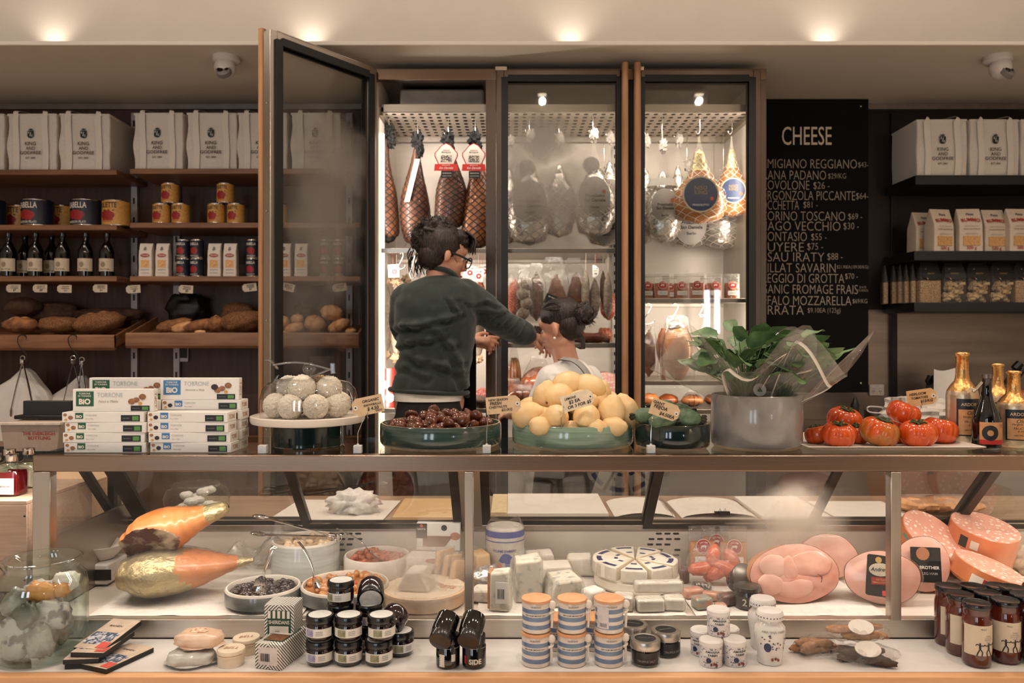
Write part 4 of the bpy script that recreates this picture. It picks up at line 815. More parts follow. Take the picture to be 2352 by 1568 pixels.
for px, Y, lab in ((-12, 2.15, 'pale cocktail bottle cut by the left edge of the photo'), (22, 2.24, 'pale cocktail bottle behind the red one, on its left'), (66, 2.26, 'pale cocktail bottle behind the red one, beside the case post')):
    r = NK((at(px, 1140, Y).x, Y, q), 0, lab, 'cocktail bottles')
    for c in r.children:
        if c.name.startswith('red_drink'): c.data = c.data.copy(); c.data.materials[0] = mat('pale_drink', (206, 196, 170), .1, ss=.2); 
t = thing('till_stand', 'narrow raised stand behind the case end carrying the till box', 'stand', (0, 0, 0)); MB().span(-1.95, -1.24, 2.45, 2.60, 1.125, 1.145).build('stand_top', BLACKM, t)
for X in (-1.93, -1.26): MB().span(X-.01, X+.01, 2.5, 2.55, .842, 1.125).build('stand_leg', BLACKM, t)
t = thing('cardboard_box', 'open grey cardboard bottle box with red print behind torrone boxes', 'box', (at(84, 1030, 2.5).x, 2.52, 1.146)); 
MB().box((0, 0, .045), (.165, .10, .09), taper=1.12).build('box_body', mat('grey_brown_card', (168, 148, 132), .7, var=.05), t, bevel=.002); MB().box((0, -.058, .088), (.20, .018, .006)).build('folded_flap', mat('pale_card', (206, 190, 174), .7), t)
text('THE EVERLEIGH\nBOTTLING', .018, REDINK, t, (.028, -.0555, .05), (R_(7), 0, 0), width=.10)
t = thing('till_screen', 'black till screen lying on the grey cardboard box', 'till', (at(112, 948, 2.56).x, 2.56, 1.24)); MB().box((0, 0, .03), (.155, .02, .055)).build('screen', BLACK, t, bevel=.003); MB().box((-.01, 0, .006), (.175, .05, .012)).build('screen_base', BLACKM, t, bevel=.003)
# ------------------------------------------------------------------ inside the fridge: hanging hams
def prof_at(pr, v):
    x = v*(len(pr)-1); i = min(int(x), len(pr)-2); t = x-i
    if i == 0 and pr[0] < .1 < pr[1]: return pr[0]+(pr[1]-pr[0])*math.sqrt(1-(1-t)**2)
    if i == len(pr)-2 and pr[-1] < .1: return pr[-1]+(pr[i]-pr[-1])*math.sqrt(max(0, 1-t*t))
    t = t*t*(3-2*t); return pr[i]*(1-t)+pr[i+1]*t
def pear(pr, w, h, d=.75, lean=0, amp=.05, seed=0, k=1, flat=0):
    """hanging shape from the top (v=0) down; pr = half widths"""
    m = max(pr)
    def f(u, v):
        r = prof_at(pr, v)/m*w/2*k; a = 2*pi*u; x = r*cos(a); y = r*d*sin(a); n = 1+amp*noise.noise(Vector((cos(a)*1.3+seed, sin(a)*1.3, v*3)))
        return Vector((x*n+lean*v*(1-v)*4, y*n, -h*v))
    return f
LEG = [.12, .22, .32, .46, .62, .80, .93, 1, 1, .96, .86, .02]; NECK = [.05, .08, .11, .14]
HAMB = mat('dark_cured_ham', (74, 40, 22), .5, rgb2=(120, 70, 40), vs=7, bump=.25, bs=22, coat=.3); HAMO = mat('amber_cured_ham', (130, 72, 34), .42, rgb2=(178, 110, 58), vs=6, bump=.2, bs=20, coat=.4)
NETB = netmat('black_net', (16, 13, 12), 11, 16, .17); NETW = netmat('white_net', (232, 222, 208), 9, 12, .09, .5)
FOIL = mat('silver_foil', (236, 230, 222), .26, .8, var=.06, vs=16, bump=5, bs=9); GFOIL = mat('gold_foil', (206, 188, 140), .3, .7, var=.1, vs=16, bump=5, bs=16)
SCR = mat('black_net_bunch', (12, 11, 11), .7, bump=.8, bs=60)
HP = [(0, 0, 0), (.004, 0, .012), (.012, 0, .016), (.016, 0, .008)]
def hook(X, Y, z0, z1, label):
    """long S hook: over the tray hole at z1, ham loop at z0"""
    return shook([(X-.012, Y, z1-.004), (X-.008, Y, z1+.009), (X, Y, z1+.011), (X+.004, Y, z1), (X+.003, Y, (z0+z1)/2), (X+.004, Y, z0+.012), (X-.004, Y, z0-.004), (X-.014, Y, z0-.002), (X-.016, Y, z0+.01)], label, r=.0024, m=CHROME, group='long meat hooks on the hanging tray', nm='meat_hook')
HK = ['second', 'third']
for i, (px, w, y0, y1, Y, lean, lab) in enumerate(((892, 70, 305, 552, 4.06, -.035, 'black netted cured ham nearest the fridge left wall'), (958, 68, 325, 566, 4.08, -.01, 'black netted cured ham with a white paper strip, second from the fridge left wall'), (1028, 72, 322, 530, 4.05, .02, 'black netted cured ham above the woman, with shield label'), (1090, 70, 322, 575, 4.05, .02, 'black netted cured ham beside the middle post, with shield label'))):
    X, z1, z0 = sx(px, Y), sz(y0, Y), sz(y1, Y); h = z1-z0; W = w*s(Y)
    t = thing('cured_ham', lab, 'ham', (X, Y, z1), 0, 'black netted hams')
    MB().surf(pear(LEG, W, h, .75, lean, .08, i), 28, 22).build('ham', HAMB if i < 3 else HAMO, t, sharp=180)  # last ham in the lighter copy: amber light put into its colour
    MB().surf(pear(LEG, W, h, .75, lean, .08, i, 1.035), 32, 26).build('net', NETB, t, 'black string net', sharp=180)
    MB().blob((.0, 0, .005), (.028, .024, .04), .9, 12, i, 24, 16).blob((.016, -.01, -.045), (.020, .02, .035), .9, 12, i+5, 20, 14).build('bunched_net', SCR, t, 'black gathered net at the knot')
    MB().surf(pear([.5, .8, .6, .02], W*.55, .07, .8, 0, .3, i), 16, 6, M=Matrix.Translation((0, 0, -h+.055))).build('net_tail', SCR, t)
    hook(X, Y, z1+.03, PZ, 'long meat hook holding the %s ham in black net' % ('first', 'second', 'third', 'fourth')[i])
    if i == 1: MB().surf(lambda u, v: (-.006-.05*v+.026*u, -W*.30-.002-.02*v, -.10-.22*v), 2, 8, wrap=False).build('paper_strip', PAPER, t, 'white paper strip')
    if i >= 2:
        y = -W*.5-.006; zc = -.095; L = MB(); g = .058
        L.poly([(0, .060), (.022, .050), (g, .010), (g, -.006), (.038, -.05), (-.038, -.05), (-g, -.006), (-g, .010), (-.022, .050)], 0, .002, M=Matrix.Translation((0, y, zc)))
        l = L.build('shield_label', REDINK, t, 'red-edged shield label'); MB().poly([(0, .056), (.02, .046), (.053, .009), (.053, -.004), (.036, -.044), (-.036, -.044), (-.053, -.004), (-.053, .009), (-.02, .046)], -.001, .0, M=Matrix.Translation((0, y, zc))).build('white_field', WHITEINK, l)
        text('Selezione', .02, REDINK, l, (0, y-.0022, zc+.024), width=.035, shear=.3); text('Montagnola', .02, INK, l, (0, y-.0022, zc+.013), width=.045, shear=.2)
        MB().poly(rrect(.054, .034, .001), -.0016, 0, M=Matrix.Translation((0, y, zc-.018))).build('printed_photo', mat('bw_photo', (20, 18, 18), .5, rgb2=(214, 198, 180), vs=70, ramp=(.48, .56)), l)
        MB().poly([(-.056, -.045), (.056, -.045), (.06, -.078), (-.06, -.078)], -.002, 0, M=Matrix.Translation((0, y, zc))).build('red_ribbon', mat('ribbon_red', (200, 44, 34), .5), l); text('San Daniele', .02, WHITEINK, l, (0, y-.0026, zc-.064), width=.07, shear=.35); text('PROSCIUTTO', .01, WHITEINK, l, (0, y-.0026, zc-.051), width=.04)
        MB().poly(rrect(.058, .034, .002), -.001, .001, M=Matrix.Translation((.004, y, zc-.096))).build('black_panel', BLACK, l); text('SELEZIONE ORO', .01, WHITEINK, l, (.004, y-.0016, zc-.09), width=.044, bold=.02); text('PRODOTTO IN ITALIA', .01, WHITEINK, l, (.004, y-.0016, zc-.104), width=.044)
GLAB = mat('grey_oval_label', (176, 168, 160), .45, var=.06)
NL = [.03, .06, .12, .2, .36, .60, .84, .97, 1, 1, .94, .8, .02]
for i, (px, w, y0, y1, Y, labl, lean, lab) in enumerate(((1170, 62, 325, 562, 4.22, 0, 0, 'foil ham in white net at left edge of middle door'), (1216, 108, 312, 566, 4.02, 1, .0, 'broad foil ham behind the fogged middle door glass'), (1284, 74, 320, 548, 4.06, 0, .01, 'narrow foil ham in the middle of the fogged door'), (1362, 100, 312, 546, 3.99, 1, .015, 'foil ham with big grey label behind fogged door'), (1400, 62, 318, 520, 4.16, 1, 0, 'foil ham behind the big grey-labelled one'), (1388, 92, 400, 567, 4.27, 2, 0, 'lowest grey-labelled foil ham near the oak handle'),
        (1482, 66, 326, 562, 4.12, 0, 0, 'foil ham half hidden by right oak handle'), (1521, 82, 336, 560, 4.02, 1, .01, 'foil ham with white paper band near its neck'), (1557, 52, 322, 545, 4.24, 0, 0, 'slim foil ham at the back beside blue-label ham'), (1578, 104, 380, 572, 4.30, 2, 0, 'foil ham peeping out below front blue-label ham'), (1662, 122, 400, 574, 4.30, 0, 0, 'foil ham peeping out below rear blue-label ham'))):
    X, z1, z0 = sx(px, Y), sz(y0, Y), sz(y1, Y); h = z1-z0; W = w*s(Y)
    t = thing('foil_ham', lab, 'ham', (X, Y, z1), 0, 'foil wrapped hams in white net')
    FP = [.02, .25, .52, .80, .96, 1, 1, .94, .80, .02]
    MB().surf(pear(FP, W*.97, h*.74, .72, lean, .10, i+20), 28, 18, M=Matrix.Translation((0, 0, -h*.25))).build('foil_wrap', FOIL, t, 'crinkled silver foil', sharp=180)
    MB().surf(pear(NL, W, h, .76, lean, .06, i+20, 1.0), 32, 26).build('net', NETW, t, 'white string net', sharp=180)
    MB().blob((.006, 0, .0), (.020, .016, .032), .8, 12, i, 20, 14).build('net_knot', mat('white_net_bunch', (228, 218, 206), .8, bump=.6, bs=60), t)
    hook(X-.004, Y, z1+.02, PZ, 'long meat hook above the '+lab.split(',')[0])
    if labl:
        zc = -h*(.62 if labl == 1 else .72); y = -W*.40
        l = MB().surf(lambda u, v: (v*W*.36*cos(2*pi*u), y+.10*W*(v**2)-.006, zc+v*W*.46*sin(2*pi*u)), 28, 4).build('oval_label', GLAB, t, 'grey oval paper label')
        text('Prosciutto\nSan Daniele', .03, INK, l, (0, y-.009, zc-.01), width=W*.48, bold=.02); MB().lathe([(0, .001), (.010, .0008), (.010, 0)], 14, M=Matrix.Translation((W*.2, y-.010, zc+.02)) @ Matrix.Rotation(pi/2, 4, 'X')).build('orange_seal', mat('orange_seal', (206, 92, 44), .5), l); text('Berlin', .01, INK, l, (0, y-.009, zc-.055), width=W*.2)
        if i in (1, 3): MB().lathe([(0, .001), (.042, .0008), (.042, 0)], 24, M=Matrix.Translation((-.012, -.03, -h*.30)) @ Matrix.Rotation(pi/2, 4, 'X')).build('round_tag', GLAB, t)
    if i == 7: MB().lathe([(W*.36, -h*.34), (W*.44, -h*.42)], 24, fn=lambda p: Vector((p.x, p.y*.75, p.z))).build('white_band', CARD, t)
HAMT = mat('honey_ham_skin', (166, 100, 52), .35, rgb2=(204, 142, 84), vs=5, bump=.15, bs=14, coat=.6); BLUEL = mat('blue_round_label', (44, 58, 92), .4, rgb2=(58, 76, 112), vs=20)
for i, (px, w, y0, y1, Y, lab) in enumerate(((1606, 122, 312, 515, 3.97, 'honey brown ham with round blue label hanging in front'), (1680, 86, 312, 500, 4.08, 'honey brown ham with round blue label against the fridge right wall'))):
    X, z1, z0 = sx(px, Y), sz(y0, Y), sz(y1, Y); h = z1-z0; W = w*s(Y); t = thing('labelled_ham', lab, 'ham', (X, Y, z1), 0, 'blue label hams')
    BP = [.02, .22, .27, .36, .52, .76, .95, 1, 1, .90, .02]
    sp = lambda u, v: 1 if v < .30 else 0
    MB().surf(pear(BP, W*.97, h*.84, .66, 0, .06, i+40), 30, 20, sp, Matrix.Translation((0, 0, -h*.15))).build('ham', [HAMT, GFOIL], t, sharp=180)
    MB().surf(pear([.03, .06, .16, .27, .36, .54, .78, .96, 1, 1, .88, .02], W, h, .70, 0, .05, i+40, 1.01), 32, 24).build('net', NETW, t, 'white string net', sharp=180)
    zc = -h*.70; y = -W*.335; R = W*.33; dx = -W*.06; l = MB().poly([(x+dx, z+zc) for x, z in [(R*(1+.03*(k % 2))*cos(pi*k/22), R*(1+.03*(k % 2))*sin(pi*k/22)) for k in range(44)]], y-.012, y-.008).build('round_label', mat('cream_print', (206, 190, 166), .5), t)
    MB().poly([(x+dx, z+zc) for x, z in disc(R*.93, 32)], y-.013, y-.009).build('blue_field', BLUEL, l); text('NISO', .02, mat('gold_ink', 0), l, (dx, y-.0135, zc+R*.35), width=R*.7); text('KING', .02, mat('gold_ink', 0), l, (dx, y-.0135, zc+R*.1), width=R*.7); text('PROSCIUTTO', .02, WHITEINK, l, (dx, y-.0135, zc-R*.6), width=R*.9)
    MB().lathe([(0, .001), (.009, 0)], 12, M=Matrix.Translation((dx+R*.62, y-.0135, zc-R*.25)) @ Matrix.Rotation(pi/2, 4, 'X')).build('orange_seal', mat('orange_seal', 0), l)
    hook(X, Y, z1+.015, PZ, 'long meat hook holding the '+('front' if i == 0 else 'rear')+' blue-label ham')
# ------------------------------------------------------------------ below the middle shelf
MOLD = mat('grey_mould_salami', (108, 94, 82), .85, rgb2=(164, 148, 132), vs=26, bump=.5, bs=40); DSAL = mat('dark_salami', (66, 44, 34), .7, rgb2=(112, 82, 66), vs=30, bump=.4, bs=40); RSAL = mat('red_salami', (170, 70, 46), .45, rgb2=(224, 156, 124), vs=70, ramp=(.5, .62), coat=.3)
CHIL = mat('chilli_crust_salami', (84, 34, 22), .6, rgb2=(130, 60, 40), vs=60, bump=1.0, bs=60); NETS = netmat('salami_net', (140, 124, 104), 9, 34, .22)
PINKM = mat('cut_salami_face', (214, 110, 104), .45, rgb2=(246, 206, 196), vs=42, ramp=(.5, .6))
def sausage(px, y0, y1, w, Y, m, lab, net=False, lean=0, seed=0, hang=None, nm='hanging_salami', bulge=None, group='hanging salami'):
    X, z1, z0 = sx(px, Y), sz(y0, Y), sz(y1, Y); h = z1-z0; W = w*s(Y); t = thing(nm, lab, 'salami', (X, Y, z1), (0, 0, 0), group)
    pr = bulge or [.15, .5, .8, .95, 1, 1, .98, .9, .6, .12]
    MB().surf(pear(pr, W, h, .95, lean, .12, seed), 20, 22).build('salami', m, t, sharp=180)
    if net:
        MB().surf(pear(pr, W, h, .95, lean, .12, seed, 1.04), 24, 22).build('net', NETS, t, sharp=180); [MB().blob((0, 0, q), (W*.4, W*.3, .02), .9, 12, seed).build('net_end', mat('string_bunch', (176, 150, 118), .9, bump=.6, bs=60), t) for q in (.004, -h-.006)]
    if hang: MB().tube([(0, 0, -.004), (.002, 0, hang-z1)], .0012, 6).build('string', mat('cotton_string', (206, 190, 168), .9), t)
    return t
UZ = SZ1-.012
sausage(888, 648, 812, 24, 4.12, MOLD, 'grey netted salami hanging beside the fridge left wall', True, 0, 1, UZ); sausage(910, 648, 818, 28, 4.06, MOLD, 'pale netted salami hanging just left of the woman', True, 0, 2, UZ); sausage(934, 642, 790, 26, 4.18, DSAL, 'dark netted salami partly hidden by the woman', True, 0, 3, UZ)
sausage(1098, 690, 822, 28, 4.05, MOLD, 'grey netted salami right of the woman, by the post', True, 0, 4, UZ); sausage(1104, 640, 735, 26, 4.2, RSAL, 'speckled red salami hanging behind the post', False, 0, 5, UZ)
for i, (px, y, Y, r, lab) in enumerate(((904, 622, 4.0, -3, 'cream swing tag with red seal left of the woman'), (1078, 624, 4.02, 14, 'cream swing tag just right of the woman glasses'), (1098, 632, 4.0, 8, 'cream swing tag with red seal beside the post'), (1110, 622, 4.1, -6, 'cream swing tag half behind the post'))):
    o = MB().poly(rrect(.055, .065, .003), -.0006, .0006).build('swing_tag', CARD); MB().lathe([(.006, .001), (.013, .001), (.013, 0)], 16, M=Matrix.Translation((.004, -.0006, -.004)) @ Matrix.Rotation(pi/2, 4, 'X')).build('red_seal', REDINK, o); text('SALUMI', .01, INK, o, (0, -.001, .02), width=.034)
    zc = sz(y, Y); MB().tube([(0, 0, .03), (0, 0, UZ-zc)], .0008, 5).build('string', REDINK, o); tag(o, lab, 'tag', 'swing tags under the middle shelf', (sx(px, Y), Y, zc), (0, R_(r), 0))
def S(px, y0, y1, Y, lab, w=12, top=None):
    P = lambda x, y: Vector((sx(px+x, Y), Y, sz(y, Y))); h = y1-y0
    return shook([P(-w*.2, y0+.1*h), P(0, y0), P(w*.3, y0+.12*h), P(w*.1, y0+.4*h), P(-w*.3, y0+.7*h), P(-w*.5, y0+.86*h), P(-w*.1, y1), P(w*.5, y0+.9*h), P(w*.6, y0+.76*h)], lab, r=.0024, m=CHROME, group='steel S hooks in the fridge')
S(922, 579, 618, 3.95, 'S hook on the middle shelf left of the woman', 14); S(948, 579, 640, 3.93, 'long S hook hanging from the middle shelf beside the woman hair', 14)
S(1488, 696, 745, 3.96, 'S hook linked at the left under the pouch shelf', 26, 1); S(1550, 696, 748, 3.94, 'middle S hook under the pouch shelf', 26); S(1612, 722, 788, 3.94, 'lowest right S hook hanging free under the pouch shelf', 24)
S(1612, 697, 728, 3.94, 'short S hook that carries the lowest right hook', 12); S(1550, 744, 800, 3.95, 'S hook dangling to the foil-topped ham', 18); S(1490, 744, 790, 3.97, 'S hook dangling above the vacuum packed ham', 16)
def filmbag(W, H, D, m=FILM, tip=.5, parent=None, nm='clear_wrap', M=None):
    """vacuum bag: pillow with pinched edges and a tapering top"""
    def f(u, v):
        a = 2*pi*u; e = .55; k = sin(pi*min(1, v*.9+.08))**.5; tw = 1 if v < .6 else 1-tip*(v-.6)/.4
        return Vector((math.copysign(abs(cos(a))**e, cos(a))*W/2*tw, math.copysign(abs(sin(a))**e, sin(a))*D/2*k*(1 if v < .65 else max(.05, 1-(v-.65)/.3)), H*v))
    return MB().surf(f, 36, 16, M=M).build(nm, m, parent, sharp=180)
def vac(px, y0, y1, w, Y, m, lab, kind='stick', seed=0, film=FILM, cat='salami', nm='vacuum_pack', fill=.7):
    z0 = sz(y1, Y); H = sz(y0, Y)-z0; W = w*s(Y); t = thing(nm, lab, cat, (sx(px, Y), Y, z0), 0, 'vacuum packed meats hung on the shelf')
    b = MB()
    if kind == 'stick': b.surf(pear([.1, .7, 1, .95, 1, .9, .12], W*.7, H*fill, .8, 0, .25, seed), 20, 20, M=Matrix.Translation((0, 0, H*fill+.01)))
    elif kind == 'wedge': b.poly([(-W*.42, .01), (W*.38, .01), (W*.40, H*fill*.5), (W*.12, H*fill), (-W*.05, H*fill*.9)], -.035, .035)
    elif kind == 'lumps': 
        for k in range(4): b.blob(((.1 if k % 2 else -.1)*W, 0, .02+H*fill*(k+.4)/4), (W*.33, W*.25, H*fill/6), .2, 6, seed+k)
    b.build('meat', m, t, sharp=60 if kind == 'wedge' else 180, bevel=.006 if kind == 'wedge' else 0); filmbag(W, H, .085, film, .45, t)
    return t
v1 = vac(1182, 605, 735, 44, 4.02, RSAL, 'vacuum bag of reddish salami at the left of the middle door', 'stick', 1); vac(1205, 608, 738, 42, 3.97, MOLD, 'vacuum bag with lumpy grey mould sausage links', 'lumps', 2); vac(1232, 604, 742, 46, 4.0, DSAL, 'vacuum bag with dark salami sticks beside the grey links', 'stick', 3, fill=.82)
t = vac(1272, 590, 730, 70, 4.02, HAMB, 'vacuum bag with brown ham wedge and black printed label', 'wedge', 4, fill=.72)
MB().poly(rrect(.075, .055, .002), -.002, .0, M=Matrix.Translation((-.012, -.047, .085)) @ Matrix.Rotation(R_(24), 4, 'Y')).build('black_label', BLACK, t); text('MR CANNUBI', .012, WHITEINK, t, (-.006, -.050, .098), (0, R_(24), 0), width=.05, bold=.02)
vac(1318, 592, 700, 50, 4.08, HAMB, 'vacuum bag hung behind the black-labelled ham wedge', 'wedge', 5)
sausage(1345, 618, 726, 20, 4.0, MOLD, 'grey salami tied with string, left of the white swing tag', False, 0, 8, UZ); sausage(1366, 640, 730, 24, 4.04, MOLD, 'grey salami hanging behind the white swing tag', False, 0, 9, UZ); sausage(1385, 622, 700, 14, 4.06, DSAL, 'thin dark salami right of the white swing tag', False, 0, 10, UZ); sausage(1396, 625, 732, 20, 3.98, MOLD, 'grey salami hanging before the red one at the oak handle', False, 0, 11, UZ); sausage(1398, 665, 735, 40, 4.14, RSAL, 'wide red salami slab nearest the oak handle', False, 0, 12, UZ)
o = kraft(.030, .06, [('SALAMI', 0, .014, .022), ('SARDO', 0, .003, .02), ('$35', 0, -.012, .014)], .01, CARD, 'r', eye=False); MB().tube([(0, 0, .03), (0, 0, UZ-sz(623, 3.96))], .0008, 5).build('string', REDINK, o); tag(o, 'white handwritten swing tag hung among the grey salami', 'tag', None, (sx(1368, 3.96), 3.96, sz(623, 3.96)))
def lying(px, y, L, r, Y, m, z, lab, rot=0, seed=0, nm='lying_salami', yaw=0):
    o = MB().surf(pear([.15, .7, 1, .92, 1, .95, 1, .8, .15], 2*r, L, 1, 0, .2, seed), 18, 18, M=Matrix.Rotation(pi/2, 4, 'Y') @ Matrix.Translation((0, 0, L/2))).build(nm, m, sharp=180); return tag(o, lab, 'salami', 'salami lying on the lower fridge shelf', (sx(px, Y), Y, z+r*1.03), (0, rot, yaw))
lying(1205, 0, .20, .022, 3.95, CHIL, SZC, 'dark chilli salami under the woman fingers', 0, 1); lying(1262, 0, .15, .02, 4.05, CHIL, SZC, 'dark salami tied with white string behind the young woman', 0, 2, yaw=R_(14)); lying(1352, 0, .20, .026, 3.97, CHIL, SZC, 'chilli crusted salami right of the young woman bun', 0, 3)
lying(1390, 0, .08, .04, 4.15, RSAL, SZC, 'short fat pink salami at the right end of the shelf', 0, 4); lying(1330, 0, .09, .03, 4.2, DSAL, SZC, 'pale wrapped salami at the back of the shelf', 0, 5); lying(1235, 0, .06, .045, 4.2, DSAL, SZC, 'round dark salami standing behind the hand', 0, 6)
# bottom of middle and left doors
GLZ = mat('glossy_brown_ham', (120, 52, 22), .25, rgb2=(170, 88, 40), vs=5, bump=.12, bs=12, coat=.8)
def roast(px, y, r, Y, m, lab, seed=0, film=True, z=SZB, nm='wrapped_ham', cat='ham', group='shiny hams at the bottom of the fridge'):
    t = thing(nm, lab, cat, (sx(px, Y), Y, z+.002), 0, group); b = MB().blob((0, 0, r[2]), r, .12, 5, seed, 26, 16); b.build('meat', m, t, sharp=180)
    if film:
        b = MB()
        for k in range(5): a = -1.1+.55*k; b.tube([Vector((r[0]*1.0*sin(a)*cos(q)*.9, -r[1]*1.02*cos(a)*cos(q), r[2]+r[2]*1.02*sin(q))) for q in [x*.16-1.3 for x in range(17)]], .0022, 5)
        b.build('net_lines', mat('dark_net_lines', (70, 30, 16), .5), t); filmbag(r[0]*1.7, r[2]*2.6, r[1]*1.5, FILM, .6, t)
    return t
roast(1178, 0, (.075, .08, .055), 4.0, GLZ, 'shiny brown ham at the left under the lower middle shelf', 1); roast(1236, 0, (.095, .09, .095), 4.12, GLZ, 'large netted brown ham left of the young woman shoulder', 2); roast(1200, 0, (.09, .06, .05), 3.92, GLZ, 'shiny brown ham in front, nearest the middle post', 3)
roast(1180, 0, (.04, .05, .12), 4.22, HAMO, 'upright cut ham in film behind the shiny brown hams', 4)
def cutsal(px, y, r, Y, lab, m, L=.12, z=None, yaw=0):
    t = thing('cut_salami', lab, 'salami', (sx(px, Y), Y, (SZB if z is None else z)+r), (0, 0, yaw), 'cut salami ends'); M = Matrix.Rotation(pi/2, 4, 'X')
    MB().lathe([(0, -L), (r*.7, -L), (r, -L+.02), (r, 0)], 28, M=M).build('casing', RSAL, t); MB().lathe([(r, 0), (0, .001)], 28, M=M).build('cut_face', m, t, 'pink speckled cut face'); return t
cutsal(1108, 0, .045, 3.98, 'cut pink salami face between the woman and the post', PINKM); cutsal(1392, 0, .085, 4.05, 'large pale mortadella cut face by the oak handle', mat('mortadella_face', (232, 168, 158), .45, rgb2=(246, 222, 212), vs=26, ramp=(.52, .6))); cutsal(1418, 0, .05, 4.2, 'pink salami end behind the large mortadella', PINKM)
roast(1100, 0, (.05, .06, .03), 3.94, DSAL, 'dark sausage lying under the cut pink salami', 7, False, SZB); 
t = thing('sauce_pack', 'red pack with white round emblem left of the woman hip', 'packet', (sx(893, 3.98), 3.98, SZB+.001)); MB().surf(lambda u, v: Vector((math.copysign(abs(cos(2*pi*u))**.5, cos(2*pi*u))*.035*(1-.25*v), math.copysign(abs(sin(2*pi*u))**.5, sin(2*pi*u))*.02*(1-.7*v), .19*v)), 24, 10).build('pouch', mat('red_pouch', (158, 34, 26), .35, coat=.4), t, sharp=180)
MB().poly(disc(.022, 20), -.021, -.018, M=Matrix.Translation((.008, 0, .045))).build('white_emblem', WHITEINK, t); MB().poly(rrect(.012, .04, .001), -.021, -.012, M=Matrix.Translation((-.018, 0, .11))).build('white_strip', WHITEINK, t); text('TRIO', .01, REDINK, t, (.008, -.022, .046), width=.03)
t2 = dup(t, (sx(912, 4.1), 4.1, SZB+.001), R_(-15), 'second red pack behind, half hidden by the woman jacket')
# pouches on the right shelf
POU = mat('spiced_filling', (150, 66, 28), .4, rgb2=(196, 108, 54), vs=40, bump=.4, coat=.4)
def make_pouch(col, w=.078, h=.125):
    t = thing('snack_pouch', '', 'packet')
    g = lambda u, v, k=1, hh=1: Vector((math.copysign(abs(cos(2*pi*u))**.45, cos(2*pi*u))*w/2*k*(1-.03*v), math.copysign(abs(sin(2*pi*u))**.6, sin(2*pi*u))*.021*k*(1-.93*v), .002+h*v*hh))
    MB().surf(lambda u, v: g(u, v*.62, .93), 28, 8).build('filling', col, t); MB().surf(g, 30, 12).build('clear_pouch', FILM, t, sharp=180); MB().box((0, 0, h*.90), (w*.95, .004, .004)).build('zip_seal', clear('zip', (.9, .9, .9), .1, .4), t)
    Mx = Matrix.Translation((0, -.0165, h*.55)) @ Matrix.Rotation(R_(-8), 4, 'X'); l = MB().poly(disc(w*.27, 24), -.001, .0, M=Mx).build('round_label', WHITEINK, t); MB().poly(disc(w*.25, 24), -.0016, 0, M=Mx).build('red_ring', REDINK, l); MB().poly([(-.009, -.003), (-.006, .004), (.006, .005), (.010, .001), (.007, -.001), (.006, -.006), (.003, -.001), (-.005, -.002), (-.007, -.006)], -.0024, -.0015, M=Mx).build('pig_mark', WHITEINK, l)
    text('SALUMI', .01, WHITEINK, l, (0, -.0195, h*.55+w*.17), width=w*.3, arc=.02); text('AUSTRALIA', .01, WHITEINK, l, (0, -.0215, h*.55-w*.19), width=w*.28)
    l2 = MB().poly(rrect(w*.62, .022, .002), -.022, -.0185, M=Matrix.Translation((0, 0, h*.24))).build('lower_label', CARD, t); text('Nduja 200g', .01, GREYINK, l2, (0, -.0225, h*.24), width=w*.4)
    return t
pk = Kind(make_pouch(POU)); 
for i, (px, Y, r, lab) in enumerate(((1486, 3.99, 4, 'spiced meat pouch beside the right oak handle'), (1520, 3.97, 2, 'spiced meat pouch second from the right oak handle'), (1565, 3.98, 0, 'spiced meat pouch third from the right oak handle'), (1600, 3.94, -3, 'spiced meat pouch set furthest forward on its shelf'), (1641, 3.97, 4, 'spiced meat pouch second from the fridge right wall'), (1681, 3.97, -2, 'spiced meat pouch nearest the fridge right wall'), (1538, 4.1, 0, 'spiced meat pouch at the back between the second and third'), (1625, 4.1, 0, 'spiced meat pouch at the back behind the forward one'))):
    pk((sx(px, Y), Y, SZR), R_(r), lab, 'spiced meat pouches in the fridge')
# lower right shelves
def rz(py): return py
t = vac(1490, 752, 872, 44, 4.02, HAMB, 'vacuum packed brown ham standing behind the right oak handle', 'stick', 11, fill=.9)
t.location.z = SZR2+.002
MB().surf(pear([.35, .8, 1, .96, .9, .3], .062, .055, .8), 20, 8, M=Matrix.Translation((0, 0, .20))).build('foil_cap', FOIL, t)
t = sausage(1524, 757, 872, 34, 4.08, mat('orange_ham', (190, 92, 44), .45, rgb2=(214, 128, 76), vs=8), 'orange netted ham between the vacuum ham and the foil one', False, .0, 21, None, 'netted_ham', [.3, .7, 1, .95, .6, .25, .3], None); t.location.z = SZR2+sz(757, 4.08)-sz(872, 4.08)+.002
MB().surf(pear([.3, .7, 1, .95, .6, .25, .3], 34*s(4.08), .256, .95, 0, .12, 21, 1.04), 24, 22).build('net', netmat('orange_net', (200, 130, 84), 12, 26, .2), t)
t = roast(1556, 0, (.075, .06, .14), 3.98, HAMT, 'large wrapped ham with foil top on the lower right shelf', 13, False, SZR2); MB().surf(pear([.2, .8, 1, .6, .1], .10, .085, .8, 0, .3, 4), 20, 10, M=Matrix.Translation((-.008, 0, .30))).build('foil_top', FOIL, t); filmbag(.17, .32, .14, FILM, .4, t)
for i, (px, Y, r, m, lab) in enumerate(((1492, 4.0, (.05, .05, .035), HAMO, 'brown parcel at the left of the lowest right shelf'), (1535, 4.08, (.05, .05, .03), GLZ, 'shiny dark parcel in the middle of the lowest right shelf'), (1590, 4.05, (.055, .05, .03), HAMO, 'netted amber parcel at the right of the lowest right shelf'), (1640, 4.1, (.05, .05, .03), GLZ, 'dark parcel behind the basil planter wrap'))): roast(px, 0, r, Y, m, lab, 50+i, i == 2, SZR3, 'meat_parcel', 'parcel', 'meat parcels on the lowest right shelf')
